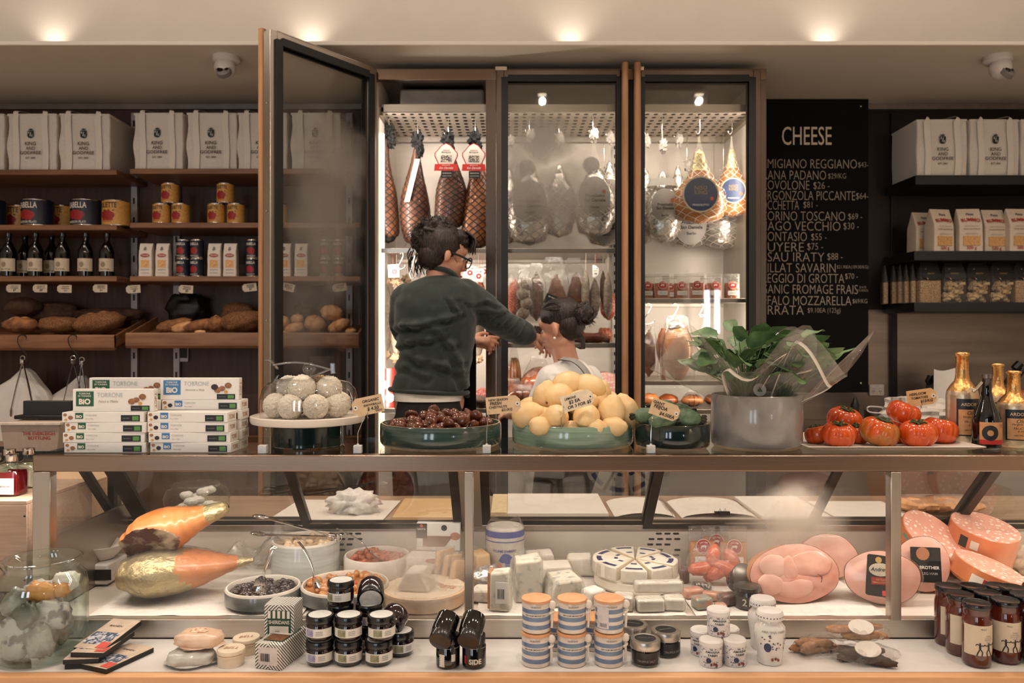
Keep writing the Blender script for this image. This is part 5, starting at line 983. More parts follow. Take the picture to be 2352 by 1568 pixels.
for i, (px, Y, r, m, lab) in enumerate(((1480, 3.96, (.035, .04, .05), GLZ, 'red netted parcel low beside the right handle'), (1505, 4.05, (.04, .04, .045), mat('pale_net_parcel', (196, 160, 130), .5), 'pale netted parcel low behind the feijoas'))): roast(px, 0, r, Y, m, lab, 60+i, True, SZR3-.115, 'meat_parcel', 'parcel', 'meat parcels at the fridge bottom')
MB().span(fx(1462), x1-.04, 3.9, 4.42, SZR3-.122, SZR3-.116).build('shelf', STEEL, fr)
# ------------------------------------------------------------------ on the glass top: torrone boxes
TZ = ZT+.0008
WCARD = mat('white_carton', (230, 224, 216), .42, var=.02); TGR = mat('carton_green', (22, 84, 52), .45); TBL = mat('carton_blue', (58, 118, 172), .45); NUT = mat('printed_nuts', (110, 66, 36), .5, rgb2=(170, 116, 70), vs=60); CHOC = mat('printed_chocolate', (44, 28, 34), .5); LEAFP = mat('label_green', (88, 140, 70), .5); PALEBL = mat('pale_grey_print', (176, 186, 186), .5)
def torrone(colour, stand):
    w, d, h = .208, .060, .0257; m = TGR if colour == 'g' else TBL
    if stand: d, h = h, .058
    t = thing('torrone_box', '', 'box'); MB().box((0, d/2, h/2), (w, d, h)).build('carton', WCARD, t, bevel=.0012)
    y = -.0008
    def disc_(x, z, r, mm, nm): MB().poly(disc(r, 12, r*.85), y-.00012*(1+len(t.children)), 0, M=Matrix.Translation((x, 0, z))).build(nm, mm, t)
    if stand:
        e = MB().poly([(-.095, .014), (-.05, .014), (-.05, .052), (-.095, .052)], y, 0).build('logo_square', m, t); text('TORRONE\nDI TONARA', .006, WHITEINK, e, (-.0725, y*1.6, .0435), width=.034); text('BiO', .02, WHITEINK, e, (-.0725, y*1.6, .026), width=.03, bold=.05)
        text('TORRONE', .014, PALEBL, t, (-.008, y, .043), width=.066, bold=0, tall=1.15); text('Noci e Miele' if colour == 'g' else 'Nocciole e Miele', .01, GREYINK, t, (-.012, y, .0265), width=.05, shear=.25, bold=0)
        for x, z, r, mm, nm in ((.048, .026, .009, NUT, 'printed_walnut'), (.060, .030, .008, NUT, 'printed_walnut'), (.076, .038, .009, NUT, 'printed_walnut'), (.070, .021, .005, TINY, 'printed_almond'))+(((.040, .034, .009, CHOC, 'printed_chocolate'),) if colour == 'b' else ()): disc_(x, z, r, mm, nm)
        b = (.046, .094, .002, .0155)
    else:
        for x, z, r, mm, nm in ((-.096, .019, .0045, NUT, 'printed_walnut'), (-.082, .012, .006, NUT if colour == 'g' else CHOC, 'printed_walnut'), (-.094, .007, .0035, TINY, 'printed_almond')): disc_(x, z, r, mm, nm)
        e = MB().poly([(-.070, .009), (-.050, .009), (-.050, .0245), (-.070, .0245)], y, 0).build('logo_square', m, t); text('BiO', .01, WHITEINK, e, (-.060, y*1.6, .015), width=.015, bold=.05)
        text('TORRONE', .008, PALEBL, t, (-.030, y, .018), width=.030, bold=0); text('Noci e Miele', .005, GREYINK, t, (-.034, y, .009), width=.02, bold=0); b = (.046, .094, .0025, .0185)
    l = MB().poly([(b[0], b[2]), (b[1], b[2]), (b[1], b[3]), (b[0], b[3])], y, 0).build('organic_label', BLACK, t); MB().poly([(b[1]-.019, b[2]+.0025), (b[1]-.003, b[2]+.0025), (b[1]-.003, b[3]-.0025), (b[1]-.019, b[3]-.0025)], y*1.6, y).build('green_leaf_mark', LEAFP, l); text('BIOLOGICO', .003, GREYINK, l, (b[0]+.014, y*1.6, (b[2]+b[3])/2), width=.018, bold=0)
    text('TdCT' if stand else 'TORE', .01, mat('tan_ink', (176, 132, 96), .5), t, (w/2+.0005, d/2, h/2), (0, R_(90) if stand else 0, R_(90)), width=.04)
    return t
TK = {(c, k): Kind(torrone(c, k)) for c in 'gb' for k in (0, 1)}
LEV = ['bottom', 'second', 'third', 'fourth', 'fifth']
Xl, Xr = -1.043, -.826
for k in range(4):
    TK['g', 0]((Xl+(.003, .0, .004, -.002)[k], 2.034, TZ+k*.0259), R_((0, .5, -.8, .6)[k]), '%s flat torrone box with green square, front of the left stack, counted upward' % LEV[k], 'green torrone boxes')
    TK['b', 0]((Xr+(.004, .001, -.003, -.004)[k], 2.036, TZ+k*.0259), R_((-1, .8, -1, -2)[k]), '%s flat torrone box with blue square, front of the right stack, counted upward' % LEV[k], 'blue torrone boxes')
for k in range(5):
    TK['g', 0]((Xl+.012, 2.1, TZ+k*.0259), 0, '%s flat torrone box of the hidden column behind the green-square stack' % LEV[k], 'green torrone boxes'); TK['b', 0]((Xr+.006+.002*(k % 2), 2.101, TZ+k*.0259), R_(-.6*(k % 2)), '%s flat torrone box in the rear column of the blue-square stack' % LEV[k], 'blue torrone boxes')
TK['g', 1]((Xl+.016, 2.05, TZ+4*.0259), 0, 'torrone box with green square standing upright on the front of the left stack', 'green torrone boxes'); TK['g', 1]((Xl+.024, 2.115, TZ+5*.0259), 0, 'torrone box with green square standing upright behind the other upright one', 'green torrone boxes')
TK['b', 1]((Xr+.0, 2.105, TZ+5*.0259), 0, 'torrone box with blue square standing upright on the right stack', 'blue torrone boxes')
# ------------------------------------------------------------------ cake stand, dome, snowballs
GLAZ = mat('dark_green_glaze', (14, 26, 24), .12, rgb2=(24, 44, 40), vs=6, coat=.6); CERW = mat('white_ceramic', (226, 214, 200), .3, var=.03, vs=8)
cx_, cy_ = -.558, 2.182
t = thing('cake_stand', 'round white cake stand on a dark green ceramic drum', 'cake stand', (cx_, cy_, TZ)); MB().lathe([(0, 0), (.094, 0), (.098, .004), (.098, .055), (.09, .056), (0, .056)], 48).build('drum_base', GLAZ, t)
MB().lathe([(0, .0565), (.10, .0565), (.15, .064), (.153, .070), (.153, .082), (.148, .084), (.145, .078), (0, .077)], 64).build('plate', CERW, t)
PZc = TZ+.0775
t = thing('glass_dome', 'clear glass cake dome with ball knob over the snowballs', 'cake dome', (cx_+.002, cy_, PZc+.0005)); DG = clear('dome_glass', (.985, .99, .985), ior=2.0)
MB().lathe([(.129, 0), (.131, .02), (.130, .05), (.124, .075), (.108, .093), (.08, .103), (.045, .108), (.012, .110), (0, .110)], 56).build('dome', DG, t, sharp=180)
MB().lathe([(.010, .110), (.009, .116), (.016, .122), (.019, .131), (.016, .141), (.008, .147), (0, .148)], 28).build('knob', clear('knob_glass', (.9, .93, .92), ior=2.2), t, sharp=180)
COCO = mat('coconut_flakes', (234, 220, 198), .9, rgb2=(250, 240, 222), vs=90, bump=1.5, bs=130); NUTS = mat('chopped_nut_coating', (96, 66, 40), .85, rgb2=(196, 160, 116), vs=90, ramp=(.4, .6), bump=1.5, bs=120)
sb = [(-.085, -.040, .033, 0), (-.032, -.075, .033, 0), (.040, -.075, .033, 0), (.088, -.025, .033, 0), (-.045, .0, .036, 0), (.03, .01, .034, 0), (.08, .05, .033, 0), (-.08, .05, .033, 0), (.0, .075, .033, 0)]
up = [(-.008, -.042, .036, 0), (-.058, .005, .034, 0), (.064, -.012, .034, 0), (.028, .028, .034, 1), (-.02, .045, .033, 1)]
sl = ['snowball at the left rim under the dome', 'snowball at the front left of the plate', 'snowball at the front right of the plate', 'snowball at the right rim behind the tag', 'snowball hidden in the middle of the bottom layer', 'snowball in the right middle of the bottom layer', 'snowball at the back right of the bottom layer', 'snowball at the back left of the bottom layer', 'snowball at the back of the bottom layer', 'big white snowball on top at the centre front', 'white snowball on the second layer at left', 'white snowball on the second layer at right', 'nut coated snowball beside the big white one', 'pale nut coated ball at the top under the knob']
for i, (x, y, r, n) in enumerate(sb+up):
    z = PZc+r+(.0 if i < len(sb) else .044)
    o = MB().blob((0, 0, 0), r, .16, 34, i, 64, 42).build('snowball', NUTS if n else COCO, sharp=180); tag(o, sl[i], 'snowball', 'snowballs under the dome', (cx_+x*.92, cy_+y*.92, z), (i, i*2, i*3))
t = thing('salad_tongs', 'clear acrylic serving tongs lying across the dome knob', 'tongs', (cx_, cy_-.024, PZc+.127), (0, R_(-3), R_(4))); AC = clear('acrylic', (.8, .83, .86), .04, .16, 2.4)
for sg in (1, -1):
    b = MB(); b.surf(lambda u, v: Vector((-.085+.155*v, .012*cos(2*pi*u)*(1.3-.5*v), (.003*sin(2*pi*u)+sg*(.004+.016*(1-v))+.010*sin(pi*v*1.2)*sg))), 12, 14); b.surf(lambda u, v: Vector((-.105+.03*v, .016*cos(2*pi*u), .002*sin(2*pi*u)+sg*(.034-.020*v+.006*sin(4*v)))), 12, 6); b.build('arm', AC, t, sharp=180)
MB().span(.066, .078, -.010, .010, -.012, .016).build('end_cap', AC, t, bevel=.002)
# ------------------------------------------------------------------ ceramic bowls and fruit
def drum(name, label, px, Y, r, h, m, wall=.010, cat='bowl'):
    t = thing(name, label, cat, ((px-CX)*Y/F, Y, TZ)); q = mat('bare_clay', (176, 152, 122), .7)
    MB().lathe([(0, 0), (r-.012, 0), (r-.006, .003), (r-.002, .008), (r, .012), (r+.001, h*.5), (r, h-.004), (r-.003, h), (r-wall+.003, h), (r-wall, h-.004), (r-wall, .010), (0, .010)], 72, [1, 1, 1, 0, 0, 0, 0, 1, 0, 0, 0]).build('bowl_body', [m, q], t); return t
SAGE = mat('sage_glaze', (112, 134, 116), .16, rgb2=(140, 160, 140), vs=5, st=(.6, .6, 16), bump=.1, coat=.5); TEAL = mat('teal_glaze', (34, 52, 48), .14, rgb2=(62, 82, 74), vs=5, st=(.6, .6, 16), bump=.1, coat=.6)
Rc = .166
drum('serving_bowl', 'wide teal glazed bowl heaped with chestnuts', 1013, 2.20, Rc, .062, TEAL); drum('serving_bowl', 'wide pale sage bowl heaped with lemons', 1315, 2.205, Rc, .064, SAGE); drum('serving_bowl', 'small dark green bowl of feijoas', 1544, 2.138, .098, .066, GLAZ)
rng = random.Random(11)
CHN = mat('chestnut_shell', (66, 30, 16), .22, rgb2=(108, 54, 28), vs=9, st=(3, 3, 1), coat=.35); CHB = mat('chestnut_base', (150, 106, 68), .7, rgb2=(178, 134, 94), vs=30)
def make_chestnut():
    t = MB()
    def f(u, v):
        a, p = 2*pi*u, pi*(v-.5); x = cos(p)*cos(a); y = cos(p)*sin(a); z = sin(p); tip = max(0, z)**4*.35
        return Vector((x*.0185*(1-.15*max(0, -z)), y*.0135*(1 if y > 0 else .75), z*.0145+tip*.012))
    return t.surf(f, 20, 14, lambda u, v: 1 if v < .2 else 0).build('chestnut', [CHN, CHB], sharp=180)
ch = make_chestnut(); first = True
def rest(pool, x, y, r, base, k=1.75):
    """height at which a new ball of radius r rests on the pile so far"""
    z = base+r
    for (a, b, c, q) in pool:
        d2 = (x-a)**2+(y-b)**2; R = (r+q)*k/2
        if d2 < R*R: z = max(z, c+math.sqrt(R*R-d2))
    return z
def heap(cx, cy, R, r, n, base, zmax, k=1.75, dome=.9, tries=14):
    pool = []
    for _ in range(n):
        best = None
        for _ in range(tries):
            a = rng.random()*2*pi; q = math.sqrt(rng.random())*R; x, y = q*cos(a), q*sin(a); z = rest(pool, x, y, r, base, k); sc = z+dome*q*q/R
            if (best is None or sc < best[0]) and z < zmax-(.25*q if dome else 0): best = (sc, x, y, z)
        if best: pool.append((best[1], best[2], best[3], r))
    return [(cx+x, cy+y, z) for x, y, z, _ in pool]
c0 = ((1013-CX)*2.20/F, 2.20)
hp = heap(c0[0], c0[1], Rc-.030, .0165, 125, TZ+.012, TZ+.108, 1.75, .10)
top = sorted(hp, key=lambda p: -p[2]); front = sorted(hp, key=lambda p: p[1]); rightm = sorted(hp, key=lambda p: -p[0])
for i, p in enumerate(hp):
    o = ch if i == 0 else ch.copy()
    if i: COL.objects.link(o)
    lab = 'glossy brown chestnut in the teal bowl heap'
    if p == top[0]: lab = 'glossy chestnut at the very top of the heap'
    tag(o, lab, 'chestnut', 'chestnuts in the teal bowl', p, (rng.uniform(-.9, .9), rng.uniform(-.9, .9), rng.random()*6.3)); o.scale = (rng.uniform(.95, 1.12),)*3
LEMM = mat('pale_lemon_peel', (228, 190, 132), .4, rgb2=(240, 208, 156), vs=7, bump=.25, bs=160, ss=.08)
def make_lemon():
    def f(u, v):
        z = 2*v-1; a = 2*pi*u; r = math.sqrt(max(0, 1-z*z))**.95*.0335; L = .040*z
        if z > .86: r = .0085*math.sqrt(max(0, 1-((z-.86)/.14)**2))+.5*r; L += .008*((z-.86)/.14)
        if z < -.93: L += .003
        n = 1+.03*noise.noise(Vector((cos(a), sin(a), z*2))); return Vector((r*cos(a)*n, r*sin(a)*n, L))
    o = MB().surf(f, 28, 26).build('lemon', LEMM, sharp=180)
    MB().lathe([(0, -.0375), (.003, -.038), (.0035, -.0395), (0, -.040)], 8).build('stem_end', mat('stem_scar', (120, 96, 52), .8), o); return o
lk = Kind(make_lemon()); lc = ((1315-CX)*2.205/F, 2.205)
def LM(px, py, Y, rot, lab, sc=1): lk((at(px, py, Y).x, Y, at(px, py, Y).z), rot, lab, 'lemons in the sage bowl', sc)
X_, Y_ = (0, R_(90), 0), (R_(90), 0, 0)
for px, py, Y, rot, lab, sc in ((1212, 953, 2.13, (0, R_(78), R_(-14)), 'lemon lying at the left end of the bowl rim', 1.1), (1277, 958, 2.09, (R_(80), 0, R_(12)), 'lemon at the front pointing its nipple at the shopper, left of the clip', 1.0), (1347, 958, 2.09, (R_(100), 0, R_(-18)), 'lemon front and centre showing its stem end', 1.05), (1404, 947, 2.12, (R_(8), R_(10), 0), 'tall lemon standing in front at the right of the price tag', 1.1), (1434, 950, 2.17, (R_(10), R_(-12), 0), 'large lemon at the right end of the bowl', 1.25), (1243, 961, 2.13, (0, R_(60), R_(40)), 'lemon tucked between the left end lemon and the clip', .9),
        (1252, 912, 2.19, (R_(6), R_(14), 0), 'lemon with stem scar upright at the upper left of the pile', 1.05), (1284, 911, 2.17, (0, R_(70), R_(30)), 'lemon on the second layer behind the price tag, left half', 1.1), (1335, 925, 2.14, (0, R_(80), R_(-10)), 'lemon mostly hidden by the lemon price tag', 1.05), (1365, 930, 2.18, (0, R_(40), R_(20)), 'lemon behind the tag near the standing lemon', 1.05), (1305, 884, 2.20, (0, R_(84), R_(8)), 'topmost lemon at the left of the crest', 1.15), (1355, 892, 2.19, (0, R_(-62), R_(-20)), 'topmost lemon at the right of the crest', 1.15), (1376, 908, 2.24, (R_(10), R_(20), 0), 'lemon behind the right crest lemon', 1.0),
        (1215, 942, 2.24, (0, R_(50), 0), 'pale lemon peeping out behind the chestnut tag', 1.05), (1400, 935, 2.26, (R_(30), 0, 0), 'lemon at the back right of the pile', 1.1), (1300, 935, 2.26, (0, R_(60), 0), 'lemon at the back of the pile, hidden from the front', 1.1), (1240, 978, 2.07, (0, R_(90), R_(5)), 'lemon low at the front rim, left part', .75), (1312, 986, 2.075, (0, R_(90), 0), 'lemon low at the front rim, middle part', .7), (1362, 984, 2.075, (0, R_(88), R_(-8)), 'lemon low at the front rim, right part', .85), (1408, 980, 2.09, (0, R_(86), R_(-20)), 'lemon low at the right front rim', .85), (1340, 952, 2.2, X_, 'lemon buried in the heart of the pile', 1.1), (1270, 955, 2.19, X_, 'lemon buried at the left heart of the pile', 1.1)):
    LM(px, py, Y, rot, lab, sc)
FEI = mat('feijoa_skin', (66, 88, 62), .6, rgb2=(112, 134, 104), vs=24, bump=.5, bs=60); FEB = mat('feijoa_crown', (54, 50, 34), .8)
for i, (px, py, Y, yaw, lab) in enumerate(((1484, 955, 2.12, 200, 'feijoa at the left end of its bowl'), (1522, 967, 2.07, 8, 'feijoa at the front behind the tag wire'), (1574, 960, 2.085, -12, 'big feijoa at the right front showing its dark crown'), (1524, 936, 2.16, 170, 'topmost feijoa behind the price tag'), (1560, 945, 2.17, 20, 'feijoa in the second row at right'), (1500, 958, 2.2, 60, 'feijoa at the back of the bowl'))):
    P = at(px, py, Y); t = thing('feijoa', lab, 'feijoa', P, (R_(4*i), R_(90), R_(yaw)), 'feijoas in the dark bowl', 1.05 if i != 2 else 1.2); MB().surf(pear([.1, .62, .86, .97, 1, .97, .86, .6, .2], .043, .072, .95, 0, .12, i), 22, 18, M=Matrix.Translation((0, 0, .036))).build('skin', FEI, t, sharp=180)
    b = MB()
    for k in range(5): b.blob((.006*cos(k*1.257), .006*sin(k*1.257), .040), (.004, .003, .006), .2, 5, k, 8, 6)
    b.build('crown', FEB, t)
# ------------------------------------------------------------------ price tags on wire stands
CUBE = mat('frosted_cube', (206, 206, 204), .35, ss=.2)
def sign(bpx, bpy, tpx, tpy, Y, lines, roll, w, h, cut, lab, m=KRAFT, Yt=None, base=True):
    Yt = Yt or Y; B = at(bpx, bpy, Y); T = at(tpx, tpy, Yt)
    t = thing('price_sign', lab, 'price sign', (B.x, Y, TZ if base else B.z)); z0 = t.location.z
    if base: MB().box((0, 0, .010), (.0205, .018, .020)).lathe([(.004, .020), (.003, .024), (0, .024)], 10).build('cube_base', CUBE, t, bevel=.001)
    c = kraft(w, h, lines, .01, m, cut, 'kraft_card'); c.parent = t; c.location = (T.x-B.x, Yt-Y-.002, T.z-z0); c.rotation_euler = (0, -R_(roll), 0)
    zt = T.z-z0-h*.40; x1 = (T.x-B.x) if abs(T.x-B.x) < w*.45 else (T.x-B.x)-math.copysign(w*.42, T.x-B.x)
    MB().tube([(0, 0, .02 if base else 0), (0, 0, zt*.5), (x1*.7, (Yt-Y)*.6, zt*.92), (x1, Yt-Y-.0035, zt)], .0011, 6).tube([(x1+.0015*cos(k), Yt-Y-.0035+.0015*sin(k), zt-.014+.0022*k) for k in range(9)], .0006, 5).build('wire_clip', CHROME, t)
    return t
sign(822, 1030, 845, 931, 2.03, [('ORGANIC', .010, .012, .044), ('SNOWBALLS', .012, .001, .045), ('$ 4.50', .012, -.0095, .03), ('EACH', .026, -.0165, .017)], 12, .080, .046, 'l', 'kraft price sign ORGANIC SNOWBALLS beside the cake dome', Yt=2.035)
sign(1118, 1034, 1156, 929, 2.03, [('NEW SEASON', -.012, .014, .050), ('FRESH', -.019, .005, .030), ('CHESTNUTS', -.014, -.0045, .046), ('$21/KG', .008, -.0135, .028)], 5, .088, .044, 'r', 'kraft price sign FRESH CHESTNUTS between the two wide bowls', Yt=2.035)
sign(1289, 985, 1326, 919, 2.045, [('LEMONS', -.016, .011, .030), ('$2 EA', -.008, 0, .030), ('OR 3 FOR $5', .002, -.012, .062)], 17, .084, .042, 'r', 'pale price sign LEMONS clipped in front of the lemon pile', mat('pale_tag_card', (224, 206, 178), .8), Yt=2.04, base=False)
sign(1495, 1034, 1527, 941, 2.03, [('GIANT', -.020, .012, .030), ('FEIJOA', -.012, .001, .036), ('$4.50EA', .009, -.012, .040)], -19, .076, .042, 'r', 'kraft price sign GIANT FEIJOA over the small dark bowl', Yt=2.035)
sign(2114, 972, 2116, 912, 2.19, [('HEIRLOOM', -.010, .011, .046), ('TOMATOES', -.006, 0, .046), ('$15/KG', .012, -.011, .034)], 8, .080, .044, 'r', 'kraft price sign HEIRLOOM TOMATOES above the tomato tray', mat('tan_tag_card', (206, 162, 112), .8), Yt=2.18, base=False)
o = MB().box((0, 0, .010), (.0215, .018, .021)).build('sign_cube', CUBE, bevel=.001); tag(o, 'small empty white sign cube left of the cake stand', 'sign holder', None, (at(604, 1027, 2.03).x, 2.03, TZ))
# ------------------------------------------------------------------ planter and basil in cellophane
PL = mat('grey_glazed_pot', (128, 122, 118), .22, rgb2=(150, 144, 138), vs=4, coat=.4); pt = drum('plant_pot', 'tall grey glazed pot holding two wrapped basil bunches', 1737, 2.155, .119, .142, PL, cat='pot')
px0 = pt.location.copy(); LEAF = mat('basil_leaf', (56, 90, 50), .45, rgb2=(116, 146, 98), vs=8, bump=.25, bs=30, ss=.1); STEM = mat('basil_stem', (84, 110, 60), .5)
CELLO = clear('cellophane', (.95, .95, .94), .14, .06, 1.6, wrinkle=.9, ws=14)
def basil(loc, lean, n, spread, hgt, lab, seed, sticker):
    rd = random.Random(seed); t = thing('basil_bunch', lab, 'basil', loc); b = MB(); st = MB()
    for i in range(n):
        a = rd.random()*2*pi; q = rd.random()**.6; base = Vector((0, 0, 0)); tip = Vector((lean[0]+spread*q*cos(a), lean[1]+spread*.75*q*sin(a), hgt*(.45+.55*rd.random())*(1.1-.35*q)))
        st.tube([base, tip*.55+Vector((0, 0, .02)), tip], [.0022, .0018, .001], 5); L = rd.uniform(.055, .085); W = L*.36
        d = Vector((cos(a), sin(a)*.8, rd.uniform(.1, 1.3))).normalized(); side = d.cross(Vector((0, 0, 1))).normalized(); nn = side.cross(d)
        if rd.random() < .5: side, nn = (side+nn*.8).normalized(), nn
        def f(u, v):
            wv = sin(pi*min(1, v*.94+.06))**.75*(1-.25*v); c = (u-.5)*2; return tip+d*(L*v)+side*(c*W*wv)+nn*(-.35*L*v*v+.22*W*abs(c)*wv+.03*L*sin(v*14)*abs(c))
        b.surf(f, 4, 7, wrap=False)
    b.build('leaves', LEAF, t, sharp=180); st.build('stems', STEM, t)
    def g(u, v):
        a = 2*pi*u; k = .045+(spread+.045)*v**1.1; rr = 1+.16*noise.noise(Vector((cos(a)*2+seed, sin(a)*2, v*2)))+.10*v*sin(5*a+seed); return Vector((lean[0]*v*1.1+k*cos(a)*rr, lean[1]*v+k*.72*sin(a)*rr, -.005+(hgt*.80+.06*sin(4*a+seed))*v))
    w = MB().surf(g, 48, 12).build('cellophane_wrap', CELLO, t, sharp=180)
    b = MB()
    for a0, a1, v0, v1 in ((.62, .70, .15, .85), (.70, .84, .85, .70), (.84, .80, .70, .2), (.90, .97, .3, .95)):
        b.surf(lambda u, v: g(a0+(a1-a0)*v, v0+(v1-v0)*v)*1.015+Vector((.006*(u-.5), 0, .006*(u-.5))), 1, 10, wrap=False)
    b.build('white_printed_stripe', WHITEINK, w)
    if sticker: p = g(.80, .36)*1.03; MB().lathe([(0, .0012), (.017, .001), (.017, 0)], 24, M=Matrix.Translation(p) @ Matrix.Rotation(R_(80), 4, 'X')).build('round_sticker', GREYINK, w); MB().poly([(.004*cos(k*pi/3+.5)*(2 if k % 2 else 1), .004*sin(k*pi/3+.5)*(2 if k % 2 else 1)) for k in range(6)], -.003, -.0005, M=Matrix.Translation(p)).build('leaf_print', LEAFG, w)
    return t
basil(px0+Vector((-.032, -.01, .10)), (-.028, -.025), 70, .115, .215, 'left basil bunch fanning out of the grey pot in clear wrap', 5, True); basil(px0+Vector((.055, -.012, .10)), (.055, -.012), 40, .08, .20, 'right basil bunch leaning right in tall clear wrap', 9, False)
# ------------------------------------------------------------------ tomatoes on a white tray
t = thing('serving_tray', 'long flat white tray carrying the heirloom tomatoes', 'tray', (.985, 2.19, TZ)); MB().lathe([(0, 0), (.16, 0), (.2, .006), (.225, .014), (.222, .016), (.195, .010), (0, .006)], 4, M=Matrix.Rotation(pi/4, 4, 'Z')).build('tray', CERW, t, bevel=.01, seg=3); t.scale = (1.44, .98, 1)
TOMR = mat('heirloom_red', (190, 60, 14), .2, rgb2=(214, 90, 30), vs=5, coat=.35, ss=.05); TOMG = mat('heirloom_green_shoulder', (206, 84, 26), .2, rgb2=(142, 116, 40), vs=4.5, ramp=(.42, .68), coat=.35); CALX = mat('tomato_calyx', (58, 74, 30), .7)
def tomato(px, py, w, Y, m, lab, ribs=9, seed=0, rot=(0, 0, 0), calyx=True, hk=.72, z=None):
    r = w*s(Y)/2; t = thing('heirloom_tomato', lab, 'tomato', (at(px, 0, Y).x, Y, (TZ+.008+r*hk) if z is None else z), rot, 'heirloom tomatoes')
    def f(u, v):
        a, p = 2*pi*u, pi*(v-.5); k = 1-.10*(abs(sin(ribs*a/2+seed+.5*sin(a*2)))**.5 < .55)*0-.11*(1-abs(sin(ribs*a/2+.4*sin(2*a+seed))))**2*cos(p)**.4
        n = 1+.08*noise.noise(Vector((cos(a)+seed, sin(a), 1))); rr = r*cos(p)**.75*k*n; z = r*hk*math.copysign(abs(sin(p))**.85, sin(p)); z -= r*.20*max(0, 1-(rr/r/.55)**2) if sin(p) > 0 else 0
        return Vector((rr*cos(a), rr*sin(a), z))
    MB().surf(f, 72, 22).build('flesh', m, t, sharp=180)
    if calyx:
        b = MB(); zt = r*hk*.80
        for k in range(5): a = k*1.257+seed; b.tube([Vector((0, 0, zt)), Vector((.35*r*cos(a), .35*r*sin(a), zt+.12*r)), Vector((.55*r*cos(a+.3), .55*r*sin(a+.3), zt+.02*r+.1*r*sin(k*2)))], [.0035, .003, .0008], 6)
        b.tube([(0, 0, zt), (.003, .001, zt+.22*r)], .003, 6); b.build('calyx', CALX, t)
    return t
tomato(1878, 0, 58, 2.15, TOMR, 'dark red heirloom tomato at the left end of the tray', 8, 1, (R_(-8), R_(-12), 0)); tomato(1926, 0, 77, 2.10, TOMR, 'ribbed orange-red tomato in the front row, left', 12, 2, (R_(12), 0, 0)); tomato(1940, 0, 78, 2.22, TOMR, 'ribbed tomato raised behind the front left one', 10, 3, (R_(14), R_(8), 0), z=TZ+.065); tomato(1968, 0, 60, 2.17, TOMR, 'tomato with dark calyx wedged in the middle of the group', 9, 4, (R_(18), R_(-5), 0))
tomato(2020, 0, 90, 2.11, TOMG, 'large tomato with green shoulder at the centre of the tray', 8, 5, (R_(16), R_(10), R_(30)), hk=.70); tomato(2058, 0, 50, 2.17, TOMR, 'small tomato behind the green-shouldered one', 9, 6); tomato(2076, 0, 74, 2.20, TOMR, 'tomato stacked on top under the price sign', 8, 7, (R_(8), R_(20), 0), False, .70, TZ+.086); tomato(2108, 0, 82, 2.10, TOMR, 'ribbed tomato in the front row, right', 9, 8, (R_(10), R_(-4), 0)); tomato(2158, 0, 78, 2.16, TOMR, 'smooth orange tomato at the right end of the tray', 11, 9, (0, R_(12), 0), False, .75); tomato(2080, 0, 70, 2.27, TOMR, 'tomato hidden at the back under the stacked one', 9, 10, calyx=False)
# ------------------------------------------------------------------ bottles at the right
GOLD = mat('gold_bottle_foil', (214, 164, 104), .3, 1.0, var=.12, vs=14, bump=1.2, bs=34); OLAB = mat('tan_oil_label', (196, 136, 84), .5, rgb2=(212, 156, 104), vs=20); NAVY = mat('navy_label_border', (26, 32, 40), .45); SLEEVE = mat('champagne_foil', (206, 184, 156), .35, .8, var=.08, vs=12, bump=.8, bs=30)
def oil(px, Y, h, r, lab, sz_=1, yaw=0):
    t = thing('oil_bottle', lab, 'bottle', (at(px, 0, Y).x, Y, TZ), R_(yaw), 'gold foil oil bottles')
    n = h*.30; MB().lathe([(0, .002), (r*.9, 0), (r, .008), (r, h*.52), (r*.94, h*.58), (r*.72, h*.64), (r*.48, h*.69), (r*.40, h*.76), (r*.40, h*.955), (r*.46, h*.96), (r*.46, h*.99), (r*.3, h), (0, h)], 40, [0]*4+[1]*8).build('foil_bottle', [SLEEVE, GOLD], t, sharp=180)
    e = patch(MB(), r+.0006, h*.10, h*.50, -.92, .92, 18).build('label_border', NAVY, t); patch(MB(), r+.0012, h*.115, h*.385, -.80, .80, 18).build('label_panel', OLAB, e)
    text('ARDOINO', .02, mat('pale_gold_ink', (214, 178, 130), .5), e, (0, 0, h*.44), width=r*1.35, wrap=r+.0016, bold=.01)
    for s_, z, wd in (('Olio', .35, .6), ('Vergine extra', .305, 1.1), ('FRUCTUS', .255, .9), ('di oliva', .22, .5), ('100% ITALIANO', .165, .9)): text(s_, .01, INK, e, (0, 0, h*z), width=r*wd, wrap=r+.0018, bold=0, shear=.3 if s_[1].islower() and s_[0] != '1' else 0)
    return t
oil(2210, 2.21, .254, .041, 'tall gold foil oil bottle beside the tomato tray', yaw=4); oil(2292, 2.30, .22, .036, 'gold foil oil bottle behind the dark vinegar bottle'); oil(2328, 2.155, .205, .041, 'gold foil oil bottle in front at the right edge', yaw=-6)
t = thing('vinegar_bottle', 'small black bottle with crown cap and tan label between the oil bottles', 'bottle', (at(2266, 0, 2.12).x, 2.12, TZ)); MB().lathe([(0, .002), (.032, 0), (.0355, .006), (.0355, .075), (.030, .098), (.017, .128), (.0125, .15), (.012, .185), (.0135, .187), (.0135, .194), (0, .194)], 36).build('bottle_glass', BOTT, t, sharp=180)
MB().lathe([(.0135, .185), (.0155, .186), (.0145, .196), (0, .198)], 21).build('crown_cap', STEELD, t); l = patch(MB(), .0361, .014, .072, -1.0, 1.0, 16).build('paper_label', mat('tan_label', (196, 140, 92), .6), t); patch(MB(), .0365, .014, .026, -1.0, 1.0, 16).build('red_band', mat('label_red', (190, 40, 34), .5), l)
